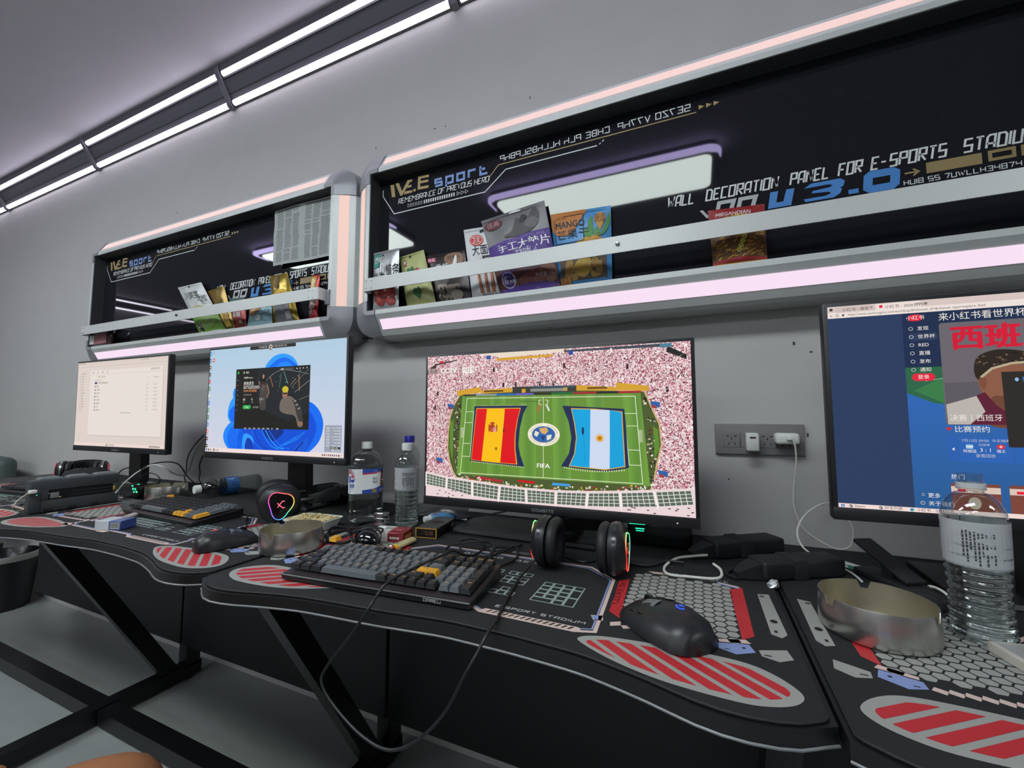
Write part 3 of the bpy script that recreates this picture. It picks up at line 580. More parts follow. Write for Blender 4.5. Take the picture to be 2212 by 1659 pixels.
    TP = [(-.2, 7.55), (1.56, 7.80), (3.37, 7.93), (5.23, 8.08), (6.9, 8.17), (8.73, 8.19), (10.54, 8.12), (12.29, 7.99), (14.04, 7.82), (15.88, 7.62), (16, 7.6)]; BP = [(-.2, 8.30), (1.52, 8.46), (3.38, 8.80), (5.14, 8.92), (6.94, 8.92), (8.69, 8.90), (10.45, 8.87), (12.34, 8.77), (14.19, 8.61), (15.99, 8.36), (16, 8.3)]
    cl = lambda P: [(min(16, max(0, x)), min(9, y)) for x, y in P]
    A.poly(cl([(x, y-.1) for x, y in TP]) + [(16, 9), (0, 9)], SC('#e9d3d6'), 12)
    for i in range(len(TP)-1):
        a, b, c, d = cl([TP[i], TP[i+1], BP[i+1], BP[i]]); L = lambda p, q, t: (p[0]+(q[0]-p[0])*t, p[1]+(q[1]-p[1])*t)
        if b[0]-a[0] < .2: continue
        e = .04; a2, b2, c2, d2 = L(L(a, b, e), L(d, c, e), .03), L(L(a, b, 1-e), L(d, c, 1-e), .03), L(L(a, b, 1-e), L(d, c, 1-e), .97), L(L(a, b, e), L(d, c, e), .97)
        A.poly([a2, b2, c2, d2], SC('#e6ebe0'), 13)
        for u in range(6):
            for v in range(4):
                q = [L(L(a2, b2, (u+s)/6), L(d2, c2, (u+s)/6), (v+t_)/4) for s, t_ in ((.06, .08), (.94, .08), (.94, .92), (.06, .92))]; A.poly(q, SC('#5d665c'), 14)
        A.line([L(a, d, -.06), L(a, d, 1.12)], .06, wh, 13)
    for i in range(70):
        x = 16*r.random(); y = 8.45+.5*abs(x-8)/8*-0.0+.5*r.random(); yb = 8.95 if 3 < x < 12.5 else 8.5
        if y > yb: A.rect(x, y, x+.12, min(9, y+.05), dk, 13)
    # broadcast marks
    A.rrect(.08, .80, .86, 1.18, .12, SC('#b7a19f'), 14); A.text('直播', .47, 1.10, .22, SC('#4a3b3a'), 15, al='C')
    [A.text('CCTV   5', 1.0+dx, 1.13+dy, .32, c_, l_, sx=1.02) for dx, dy, c_, l_ in ((-.02, .03, SC('#8f6a70'), 14), (.06, .03, SC('#8f6a70'), 14), (0, 0, wh, 15), (.025, 0, wh, 15), (.045, .01, wh, 15), (.02, .015, wh, 15))]; A.rrect(2.62, .80, 3.5, 1.18, .16, SC('#f3ece9'), 14); A.text('小红书', 3.06, 1.09, .22, SC('#8b6a68'), 15, al='C')
    A.text('体育', 1.5, 1.42, .16, pk, 15, sx=1.5); A.rrect(.95, .32, 1.22, .46, .06, SC('#d4252f'), 15)
def art_desktop(A):
    B = [SC(c) for c in ('#0d4fd6', '#136bf0', '#1f86fb', '#0a3cae', '#2f9cff', '#0b2f86', '#1758d8')]
    pet = lambda pts, m, l: A.poly([tuple(p[:2]) for p in crom([(x, y, 0) for x, y in pts], 6, True)], m, l)
    # a plain flower of folded blue ribbons
    pet([(7.2, 2.0), (8.0, 1.1), (9.2, .82), (10.4, 1.15), (11.0, 2.0), (10, 2.8), (8, 2.8)], B[4], 1); pet([(7.6, 2.1), (8.5, 1.35), (9.5, 1.15), (10.4, 1.5), (10.9, 2.1), (9, 2.9)], B[1], 2); pet([(8.2, 2.2), (9, 1.6), (9.9, 1.55), (10.6, 2.2), (9.4, 2.8)], B[2], 3)
    pet([(3.9, 4.2), (3.1, 4.6), (2.75, 5.6), (3.0, 6.3), (4.2, 6.8), (5, 5.4)], B[4], 1); pet([(4.0, 5.0), (3.1, 5.3), (3.0, 6.0), (3.8, 6.7), (4.6, 6.2)], B[1], 2); pet([(3.6, 3.5), (3.35, 4.0), (3.6, 4.5), (4.2, 4.2)], B[2], 2)
    pet([(3.7, 6.4), (2.7, 6.8), (2.3, 7.6), (2.7, 8.4), (3.6, 8.86), (6, 8.86), (5.6, 7.4)], B[2], 3); pet([(4.2, 6.6), (3.2, 7.0), (2.85, 7.8), (3.4, 8.7), (5.4, 8.86), (5, 7.4)], B[1], 4)
    pet([(12.2, 4.8), (13.3, 5.3), (13.9, 6.4), (13.6, 7.7), (12.6, 8.6), (11.6, 8.86), (11.2, 7.5), (11.7, 6)], B[1], 2); pet([(12.3, 5.6), (13.0, 6.2), (13.2, 7.0), (12.7, 8.0), (11.9, 8.7), (11.6, 7.4)], B[0], 3)
    pet([(4.6, 7.0), (7, 6.9), (10, 6.9), (12.4, 6.9), (12.5, 7.6), (11.8, 8.5), (11, 8.87), (5, 8.87), (4.2, 8.2)], B[0], 4)
    pet([(5.0, 7.4), (4.8, 8.2), (5.0, 8.87), (5.9, 8.87), (6.2, 8.0), (5.8, 7.5)], B[4], 6); pet([(5.4, 7.75), (5.15, 8.4), (5.4, 8.86), (6.1, 8.86), (6.15, 8.2), (5.8, 7.8)], B[3], 7)
    pet([(7.3, 7.0), (9.6, 7.0), (9.2, 7.6), (8.4, 7.9), (7.6, 7.5)], B[5], 5)
    for k in range(6):
        x = 5.9+k*.42; A.line([tuple(p[:2]) for p in crom([(x, 7.05, 0), (x+.25+.1*k, 7.8, 0), (x+.8+.15*k, 8.35, 0), (x+1.4+.2*k, 8.62-.03*k, 0)], 6)], .09, B[(k*2+1) % 5], 6)
    for k in range(5): A.line([tuple(p[:2]) for p in crom([(12.0-.1*k, 7.1+.05*k, 0), (11.2-.25*k, 7.7+.05*k, 0), (9.8-.2*k, 8.2+.05*k, 0)], 6)], .09, B[(k+2) % 5], 7)
    pet([(12.4, 7.6), (12.3, 8.3), (11.6, 8.87), (10.8, 8.87), (11.2, 8.2), (11.9, 7.8)], B[6], 8); A.line([(11.9, 7.9), (11.3, 8.4), (10.9, 8.87)], .12, B[5], 9)
    # game launcher window
    A.poly([(3.7, 1.89), (12.42, 1.89), (12.41, 6.95), (3.7, 6.97)], SC('#1e1d1b'), 11); A.poly([(6.4, 1.95), (12.4, 1.95), (12.4, 5.6), (10.2, 6.3), (7.2, 5.4), (6.4, 4.6)], SC('#23262a'), 12)
    r = random.Random(11)
    for i in range(26): x = 8+4.3*r.random(); y = 2.1+1.9*r.random(); A.ell(x, y, .03, .03, SC(r.choice(('#7fb8b0', '#b7d8cf', '#d6a77c', '#e0e0d6', '#4f8a86'))), 13, 6)
    for a, b, c in (((9.2, 2.4), (9.05, 3.6), '#3f7f74'), ((9.5, 2.3), (10.0, 3.3), '#58a093'), ((11.2, 2.6), (11.3, 3.9), '#c58a66'), ((10.4, 3.6), (12.3, 2.2), '#5c5c58'), ((10.8, 4.0), (12.38, 3.1), '#767a70'), ((11.3, 4.6), (12.38, 4.3), '#5b6a55'), ((10.3, 3.4), (10.9, 2.9), '#9b6e55'), ((7.9, 2.6), (8.3, 3.5), '#b5794f')): A.line([a, b], .06, SC(c), 13)
    A.line([tuple(p[:2]) for p in crom([(6.6, 3.6, 0), (9, 2.2, 0), (12.3, 2.6, 0)], 8)], .02, SC('#a7b5b0'), 13)
    # standing long-haired figure and crouching blond figure, plain generic shapes
    pet([(7.05, 2.35), (7.3, 2.28), (7.42, 2.7), (7.4, 3.4), (6.85, 3.4), (6.85, 2.8)], SC('#171412'), 14); A.ell(7.14, 2.62, .13, .2, SC('#a77b66'), 15); pet([(6.8, 3.15), (7.5, 3.1), (7.75, 3.6), (7.55, 4.5), (7.5, 5.3), (6.85, 5.3), (6.8, 4.4)], SC('#48423f'), 14); A.line([(7.6, 3.3), (7.85, 3.9), (7.65, 4.4)], .14, SC('#8c6655'), 15); A.line([(6.75, 3.3), (6.6, 3.0)], .13, SC('#8c6655'), 15); A.ell(7.15, 3.55, .25, .3, SC('#5a4d48'), 15)
    A.ell(9.75, 3.75, .36, .26, SC('#c5b82e'), 16); A.ell(9.72, 4.12, .3, .38, SC('#9a7360'), 15); A.rect(9.5, 4.02, 9.98, 4.14, SC('#2b2422'), 17); pet([(9.3, 4.6), (10.2, 4.3), (11.0, 4.7), (11.6, 5.5), (11.8, 6.6), (11.3, 6.7), (10.9, 5.9), (9.8, 5.7), (9.2, 5.4)], SC('#6f675f'), 15); pet([(10.6, 4.6), (11.2, 4.9), (11.7, 5.8), (11.75, 6.4), (11.3, 6.2), (10.9, 5.2)], SC('#3c3a38'), 16); A.ell(11.55, 6.5, .25, .2, SC('#8f6b57'), 17)
    for k in range(3): A.line([(10.75+.22*k, 4.75+.3*k), (11.0+.22*k, 4.65+.3*k)], .06, SC('#b9b6ae'), 17)
    wt = SC('#ece8e0'); gn = SC('#2fb552'); A.ell(4.0, 2.2, .11, .13, gn, 13); A.ell(4.72, 2.2, .1, .11, SC('#8db06a'), 13); A.text('我的', 4.95, 2.28, .14, wt, 13)
    A.rrect(9.0, 2.0, 10.6, 2.22, .1, SC('#4a4b4c'), 13); A.text('搜索', 9.15, 2.17, .12, wt, 14)
    for x in (10.95, 11.3, 11.65, 12.05): A.ell(x, 2.1, .05, .05, wt, 13, 8)
    A.text('新赛季 Season', 4.75, 2.72, .13, wt, 14); A.text('绝地求生', 4.72, 3.28, .26, wt, 14, sx=.9); A.text('BATTLEGROUNDS', 4.72, 3.60, .26, wt, 14, sx=.66); A.text('2025PCL职业联赛', 4.72, 3.86, .18, SC('#e8975a'), 14, sx=.86)
    A.text('上次运行时间 20:00', 4.72, 4.16, .11, SC('#a8a49c'), 14, sx=.8); A.text('60.', 4.72, 4.58, .2, wt, 14); A.text('0.', 5.75, 4.58, .2, wt, 14); A.text('258.3', 6.72, 4.58, .2, wt, 14)
    for x, s in ((4.72, '时长'), (5.75, '成就'), (6.75, '好友')): A.text(s, x, 4.78, .1, SC('#9a968e'), 14)
    A.rrect(4.72, 4.98, 5.72, 5.3, .14, gn, 14); A.text('启动', 5.22, 5.22, .14, wt, 15, al='C'); A.text('更多设置', 6.0, 5.22, .12, SC('#b5b1a9'), 14)
    for k in range(7): A.ell(3.98, 2.85+.42*k, .05, .05, SC('#8f8b84') if k != 1 else SC('#d87a2f'), 13, 8)
    for k in range(8): A.text(('商店', '社区', '好友', '下载', '设置', '帮助', '库', '更多')[k], 5.0+.55*k, 6.98, .11, wt, 14)
    # chat bar, icons, widget and task bar
    A.rrect(5.35, .02, 10.74, .31, .06, SC('#2e2a28'), 11); A.text('文件 编辑 查看 工具      窗口 帮助 选项 更多 关闭', 8.05, .22, .13, SC('#c9c2bb'), 12, al='C', sx=.85); A.ell(7.85, .2, .16, .22, SC('#e9d9cf'), 13); A.ell(7.85, .16, .09, .1, SC('#5a3b30'), 14); A.poly([(7.7, .42), (8.0, .42), (7.95, .3), (7.75, .3)], SC('#8a5140'), 14)
    for k, c in enumerate(('#3a8fc9', '#2f6fb0', '#6b4a3a', '#2b2b2b', '#c4304a', '#2f7a3c', '#d6d3d0', '#2f63c9', '#35a04f', '#2b7d42', '#6a83b5', '#e4705a', '#5a2b2b', '#3d3a3a')):
        y = .16+.63*k; A.rrect(.05, y, .30, y+.3, .05, SC(c), 11); A.rect(.04, y+.38, .33, y+.42, SC('#8f98a5'), 11); A.ell(.17, y+.15, .06, .07, SC('#f1eeea'), 12, 8)
    A.rrect(.48, .14, .72, .44, .05, SC('#a9b6c9'), 11); A.rrect(.48, .78, .74, 1.1, .05, SC('#e2503c'), 11); A.ell(.61, .94, .06, .07, SC('#f4efe8'), 12, 8)
    A.rrect(14.12, 6.58, 15.8, 8.58, .06, SC('#9aa1b2'), 11)
    for k in range(7): A.text(('音量', '亮度', '对比', '色温', '饱和', '灵敏', '音效')[k], 14.28, 6.86+.22*k, .12, wt, 12); A.rect(14.85+.1*(k % 3), 6.77+.22*k, 15.6, 6.80+.22*k, wt, 12); A.ell(15.62, 6.785+.22*k, .05, .05, wt, 13, 8)
    A.rect(14.7, 8.2, 15.68, 8.36, SC('#1c1c1f'), 12); A.text('恢复默认设置', 14.75, 8.33, .1, wt, 13, sx=.9); A.text('确定 | 取消', 14.85, 8.52, .12, wt, 12)
    A.rect(0, 8.88, 16, 9, SC('#efdcd8'), 11); A.poly([(0, 8.66), (16, 8.66), (16, 9), (0, 9)], SC('#efdcd8'), 10)
    for k, c in enumerate(('#2f63b0', '#3b3b3b', '#8a8a8a')): A.rrect(.08+.3*k, 8.74, .24+.3*k, 8.92, .03, SC(c), 12)
    A.rrect(1.12, 8.72, 1.26, 8.93, .03, SC('#2b2b2b'), 12); A.text('加速器', 1.35, 8.9, .12, SC('#5a4f4c'), 12)
    for k in range(9): A.rrect(13.9+.2*k, 8.76, 14.02+.2*k, 8.9, .03, SC(('#5b5b5b', '#444444', '#8b8b8b', '#c23b2f', '#555555', '#2f4f9b', '#666666', '#777777', '#555555')[k]), 12)
    A.text('21:04', 15.72, 8.83, .1, SC('#4a4240'), 12, al='C'); A.text('2026/7', 15.72, 8.97, .09, SC('#4a4240'), 12, al='C')
def art_files(A):
    k1, k2, k3 = SC('#5f5752'), SC('#8f857f'), SC('#b9aea7'); A.poly([(0, 0), (16, 0), (16, .28), (0, .28)], SC('#d8cbc3'), 1); A.text('文件资源管理器', .2, .2, .14, k2, 2); A.text('2026世界杯赛程', 11.6, .2, .14, k2, 2)
    A.line([(0, .5), (16, .5)], .03, k3, 2); A.rect(2.62, 1.0, 15.45, 7.95, SC('#cdbfb8'), 2); A.rect(2.55, .95, 15.36, 7.86, SC('#e6dcd5'), 3)
    r = random.Random(2)
    for k in range(4): A.text(('新建', '排序', '查看', '筛选')[k], 2.9+.9*k, 1.25, .15, k2, 4)
    A.text('搜索当前文件夹', 13.4, 1.22, .15, k1, 4); A.line([(2.7, 1.42), (15.2, 1.42)], .02, k3, 4); A.text('名称', 4.0, 1.75, .16, k1, 4); A.text('比赛录像', 4.6, 1.75, .15, k2, 4); A.text('下载 文件 图片', 3.5, 2.1, .14, k2, 4); A.text('大小', 12.8, 2.05, .13, k2, 4); A.text('修改日期', 13.9, 2.05, .13, k2, 4)
    A.rrect(3.5, 2.2, 3.95, 2.42, .03, SC('#3b4a6a'), 4); A.text('世界杯决赛直播.mp4', 4.1, 2.4, .16, k1, 4)
    for k in range(8):
        y = 2.75+.36*k; A.rrect(3.55, y-.16, 3.75, y+.02, .03, k2, 4); A.text(('视频', '文档', '音乐', '图片', '下载', '桌面', '工具', '游戏')[k] + ('夹一' if k % 3 else ''), 3.9, y, .15, k1, 4); A.text('文件', 12.7, y, .13, k2, 4); A.text('2026/7/%d' % (3+k), 13.9, y, .13, k2, 4)
    A.line([(8.5, 5.5), (10.2, 5.52)], .05, k2, 4)
    for k in range(14): A.text(('快速访问', '桌面', '下载', '文档', '图片', '音乐', '视频', '此电脑', '网络', '磁盘C', '磁盘D', '磁盘E', '回收站', '库')[k], .9, 1.3+.3*k, .15, k2, 2); A.rrect(.6, 1.18+.3*k, .75, 1.32+.3*k, .03, k3, 2)
    A.poly([(0, 8.68), (16, 8.68), (16, 9), (0, 9)], SC('#e9d6cf'), 2); A.rrect(6.2, 8.74, 6.36, 8.94, .03, k1, 3); A.text('文件资源管理', 6.45, 8.9, .14, k1, 3)
    for k in range(8): A.rrect(13.6+.22*k, 8.76, 13.74+.22*k, 8.9, .02, k1, 3)
def art_browser(A):
    wt = SC('#e8e4de'); dk = SC('#3f3a38'); rd = SC('#e2223f'); gy = SC('#b7bcc4')
    A.rect(0, 0, 16, .28, SC('#d6c4bf'), 1); A.rrect(.3, .03, 1.74, .34, .06, SC('#cdbcb7'), 2); A.rrect(1.78, .03, 3.36, .36, .06, SC('#ecdcd6'), 2); A.rect(0, .28, 16, .54, SC('#ecdfd9'), 2); A.rrect(.08, .08, .2, .2, .02, dk, 3); A.rrect(1.9, .09, 2.02, .21, .03, rd, 3)
    A.text('小红书 - 搜索', .56, .24, .12, dk, 3); A.text('小红书 - 2026世界杯', 2.1, .24, .12, dk, 3)
    for x in (1.62, 3.24): A.line([(x-.04, .1), (x+.04, .2)], .015, dk, 3); A.line([(x+.04, .1), (x-.04, .2)], .015, dk, 3)
    A.line([(3.44, .16), (3.54, .16)], .015, dk, 3); A.line([(3.49, .11), (3.49, .21)], .015, dk, 3)
    A.line([(.2, .42), (.1, .42), (.14, .38)], .015, dk, 3); A.line([(.1, .42), (.14, .46)], .015, dk, 3); A.ell(.36, .42, .06, .06, dk, 3, 12); A.ell(.36, .42, .042, .042, SC('#ecdfd9'), 4, 12); A.ell(.58, .42, .045, .05, dk, 3, 10); A.text('https://www.xiaohongshu.com/worldcup26?channel_id=&channel_type=explore_feed', .76, .46, .105, dk, 3, sx=.92)
    A.poly([(2.66, .54), (16, .54), (16, 3), (2.66, 3)], SC('#1d2c4c'), 1); A.poly([(2.66, 3.0), (16, 2.9), (16, 9), (2.66, 9)], GR('screen_page_blue', '#28598f', '#2f66b4', .15, .34), 1); A.poly([(2.66, 2.9), (3.95, 2.9), (3.95, 4.5), (3.5, 4.42), (2.66, 4.0)], SC('#2c6446'), 2); A.poly([(2.9, 3.9), (3.95, 3.3), (3.95, 4.5)], SC('#397a48'), 3); A.line([(3.3, 3.5), (3.95, 3.38)], .02, SC('#9fbfa4'), 4)
    A.rrect(2.86, .62, 3.34, .90, .13, rd, 5); A.text('小红书', 3.10, .83, .15, wt, 6, al='C'); A.text('来小红书看世界杯直播', 3.86, .93, .26, wt, 6, sx=.94)
    for k, s in enumerate(('发现', '世界杯', 'RED', '直播', '发布', '通知')):
        y = 1.28+.355*k
        if k == 1: A.rrect(2.83, y-.21, 3.82, y+.13, .14, SC('#2a3957'), 4)
        A.line([(2.93+.07*math.cos(a*PI/4), y-.05+.07*math.sin(a*PI/4)) for a in range(8)], .02, gy, 5, closed=True); A.text(s, 3.14, y+.02, .14, wt, 5)
    A.rrect(2.86, 3.17, 3.62, 3.49, .15, rd, 5); A.text('登录', 3.24, 3.39, .14, wt, 6, al='C')
    A.rrect(3.86, 1.06, 9.4, 5.34, .1, SC('#6a646b'), 5); A.poly([(3.9, 3.6), (9.4, 3.4), (9.4, 5.3), (3.9, 5.3)], SC('#5d5860'), 6); cr = SC('#cf1f39')
    A.text('西班牙', 4.14, 2.12, .76, cr, 7, sx=1.03); A.text('西班牙', 4.17, 2.13, .76, cr, 7, sx=1.03); [A.text('西班牙', 4.14+dx, 2.11+dy, .77, cr, 7, sx=1.03) for dx, dy in ((0, 0), (.04, 0), (.08, 0), (.02, .03), (.06, .03), (.06, -.02))]
    pet = lambda pts, m, l: A.poly([tuple(p[:2]) for p in crom([(x, y, 0) for x, y in pts], 6, True)], m, l)
    # generic athlete with curly hair and a headband, seen in half profile
    pet([(4.95, 3.4), (5.2, 2.9), (6, 2.8), (6.5, 3.2), (6.6, 4.2), (6.2, 4.9), (5.6, 4.9), (5.25, 4.5), (5.05, 4.0)], SC('#8a5a44'), 8); pet([(4.86, 3.0), (5.0, 2.55), (5.5, 2.3), (6.1, 2.32), (6.55, 2.5), (6.6, 2.9), (5.9, 2.85), (5.3, 3.15), (5.05, 3.5), (4.9, 3.4)], SC('#2b221c'), 9)
    r = random.Random(9)
    for i in range(34): A.ell(4.95+1.6*r.random(), 2.42+.5*r.random(), .05, .05, SC(r.choice(('#4a3b2e', '#1d1612', '#6b5845'))), 10, 6)
    A.line([(5.05, 3.4), (5.4, 3.05), (6.0, 2.86), (6.6, 2.82)], .09, SC('#b5a98a'), 11); pet([(4.98, 3.45), (5.12, 3.35), (5.22, 3.6), (5.14, 3.9), (5.02, 3.8)], SC('#7a4b38'), 9); pet([(5.35, 4.2), (6.3, 4.5), (6.3, 5.34), (5.2, 5.34)], SC('#6e4534'), 9)
    A.poly([(3.9, 4.5), (4.9, 4.15), (5.1, 4.3), (5.2, 4.9), (4.8, 5.32), (3.92, 5.32)], SC('#b9b2ac'), 10); A.poly([(4.86, 4.15), (5.12, 4.0), (5.45, 4.55), (5.9, 5.0), (6.2, 5.33), (4.6, 5.33), (5.1, 4.8)], SC('#5c1c33'), 11)
    A.text('决赛丨西班牙 vs 阿根廷', 3.98, 5.16, .21, wt, 13, sx=.93); A.poly([(5.66, 3.2), (9.5, 3.2), (9.5, 6.22), (5.70, 6.22)], SC('#2b2725'), 14); A.ell(6.1, 3.52, .06, .08, SC('#8fb6dd'), 15, 10); A.text('登录', 6.24, 3.6, .16, SC('#3d8fd8'), 15); A.text('扫码登录更多精彩', 6.5, 5.4, .16, wt, 15)
    A.ell(3.93, 5.5, .09, .07, SC('#c03038'), 6, 8); A.text('比赛预约', 4.1, 5.62, .2, wt, 6); A.rrect(3.87, 5.83, 4.17, 6.84, .05, SC('#2a5fae'), 6); A.poly([(4.06, 6.27), (4.06, 6.41), (3.98, 6.34)], wt, 7); A.rrect(4.22, 5.84, 5.82, 6.86, .06, SC('#2b62b2'), 6); A.rrect(5.88, 5.84, 8, 6.86, .06, SC('#2b62b2'), 6)
    A.text('7月12日 09:00  今天哨声', 4.3, 6.03, .10, gy, 7); A.rect(4.42, 6.14, 4.64, 6.20, SC('#8ec0e2'), 7); A.rect(4.42, 6.20, 4.64, 6.25, wt, 7); A.rect(4.42, 6.25, 4.64, 6.31, SC('#8ec0e2'), 7); A.text('阿根廷', 4.53, 6.46, .1, wt, 7, al='C'); A.text('已结束', 4.98, 6.19, .085, gy, 7, al='C'); A.text('3 : 1', 5.0, 6.42, .15, wt, 7, al='C')
    A.rrect(5.35, 6.12, 5.6, 6.30, .08, SC('#d52b3c'), 7); A.rect(5.42, 6.195, 5.53, 6.225, wt, 8); A.rect(5.463, 6.155, 5.49, 6.265, wt, 8); A.text('瑞士', 5.47, 6.44, .1, wt, 7, al='C'); A.text('查看回放', 5.0, 6.64, .11, gy, 7, al='C')
    A.line([(2.9, 8.22), (3.0, 8.22)], .02, gy, 6); A.line([(2.9, 8.29), (3.0, 8.29)], .02, gy, 6); A.text('更多', 3.1, 8.35, .15, wt, 6); A.ell(2.92, 8.6, .08, .08, gy, 6, 12); A.ell(2.92, 8.6, .06, .06, SC('#28598f'), 7, 12); A.text('i', 2.905, 8.65, .09, gy, 8); A.text('关于我们', 3.1, 8.68, .15, wt, 6)
    A.text('热门', 3.88, 7.55, .16, wt, 6)
    for x in (3.86, 5.62, 7.4): A.rrect(x, 7.72, x+1.5, 8.9, .08, SC('#7b4438'), 6); A.rect(x, 7.85, x+1.5, 8.1, SC('#d8c2b4'), 7); A.ell(x+.7, 8.5, .2, .25, SC('#b9b09c'), 7, 12); A.rrect(x+.2, 7.95, x+.45, 8.06, .03, rd, 8)
    A.rect(0, 8.82, 16, 9, SC('#efdad5'), 9)
    for k in range(4): A.rect(.09+.07*(k % 2), 8.86+.06*(k//2), .15+.07*(k % 2), 8.91+.06*(k//2), SC('#1f78c8'), 10)
    for x, s in ((.45, 'Steam'), (1.5, '好友列表')): A.ell(x, 8.915, .065, .06, SC('#233047'), 10, 12); A.line([(x-.05, 8.94), (x+.03, 8.89)], .03, wt, 11); A.text(s, x+.13, 8.955, .11, dk, 10)
    A.ell(2.55, 8.915, .07, .065, SC('#1e86b9'), 10, 12); A.ell(2.58, 8.93, .035, .03, SC('#3fbf7a'), 11, 8); A.text('小红书 - 2026世界...', 2.7, 8.955, .11, dk, 10)
crowd = crowd_mat()
monitor((-2.0492, .8744, 1.088), R(1.83), R(-0.9), 'farthest-left black monitor showing a plain white file window', SC('#dccfc8'), art_files, 1.02, base=(.18, .15), ny=.957)
monitor((-1.1975, .8807, 1.0903), R(.765), R(-.15), 'black monitor with a pale blue desktop and a dark game window', GR('screen_desktop_blue', '#d3d3e2', '#aecbe0', .18, .52), art_desktop, 1.02, base=(.14, .10), ny=1.000)
monitor((-.309, .8697, 1.0157), R(1.487), R(-.13), 'middle black monitor showing a football stadium with two giant flags', crowd, art_match, 1.035, base=(.38, .16), base_dx=-.095, ny=1.03)
monitor((.2075+SW/2*math.cos(R(2)), .87+SW/2*math.sin(R(2)), CZ+.0165), R(2), 0, 'rightmost black monitor, cut by the photo edge, showing a dark blue web page', SC('#2a3b5e'), art_browser, 1.02)

# ------------------------------------------------------------------ desks, mats
desk_m = M('black_laminate', '#0f0f12', 0.45, vary=0.08); edge_m = M('grey_edge_band', '#6f7173', 0.4, vary=0.03); frame_m = M('black_powder_steel', '#0b0b0d', 0.35, vary=0.06); panel_m = M('black_modesty_board', '#0c0c0e', 0.5, vary=0.08)
mat_m = M('black_mat_cloth', '#131416', 0.85, vary=0.18, scale=900, bump=0.25); hem_m = M('mat_hem', '#121214', 0.7)
DT = .736
def front_y(u):
    P = [(0, .515), (.02, .497), (.06, .479), (.11, .483), (.17, .500), (.24, .516), (.31, .523), (.40, .530), (.51, .545), (.62, .545), (.72, .539), (.80, .519), (.855, .499), (.90, .495), (.94, .503), (.965, .515), (.98, .535)]
    for (a, ya), (b, yb) in zip(P, P[1:]):
        if u <= b: return ya + (yb-ya)*(u-a)/(b-a)
    return P[-1][1]
def outline(Wd, ins, rear):
    k = Wd/.98; us = [0, .012, .03, .05] + [.075+.025*i for i in range(35)] + [.945, .958, .968, .98]
    us = [u for i, u in enumerate(us) if i == 0 or u > us[i-1]]
    sm = lambda u: sum(front_y(min(.98, max(0, u+d))) for d in (-.02, -.01, 0, .01, .02))/5
    p = []
    for u in us:
        x = min(Wd-ins, max(ins, u*k)); p.append((x, sm(u)+ins))
    rr = .05
    for a in range(0, 91, 15): p.append((Wd-ins-rr+rr*math.cos(R(a)), rear-rr+rr*math.sin(R(a))))
    for a in range(90, 181, 15): p.append((ins+rr+rr*math.cos(R(a)), rear-rr+rr*math.sin(R(a))))
    return p
GREY, RED, BEI, BLU, DKR = PR('#94958f'), PR('#b3252c'), PR('#cbb4ab'), PR('#7f8fbe'), PR('#3c1115')
KEYL = PR('#8fa09c')
def oval_pts(mir):
    P = [(.704, .577), (.722, .592), (.76, .600), (.83, .606), (.90, .605), (.935, .590), (.957, .563), (.950, .542), (.925, .527), (.89, .521), (.82, .526), (.765, .541), (.725, .560)]
    return [(p.x, p.y) for p in crom([((.98-x) if mir else x, y, 0) for x, y in P], 5, True)]
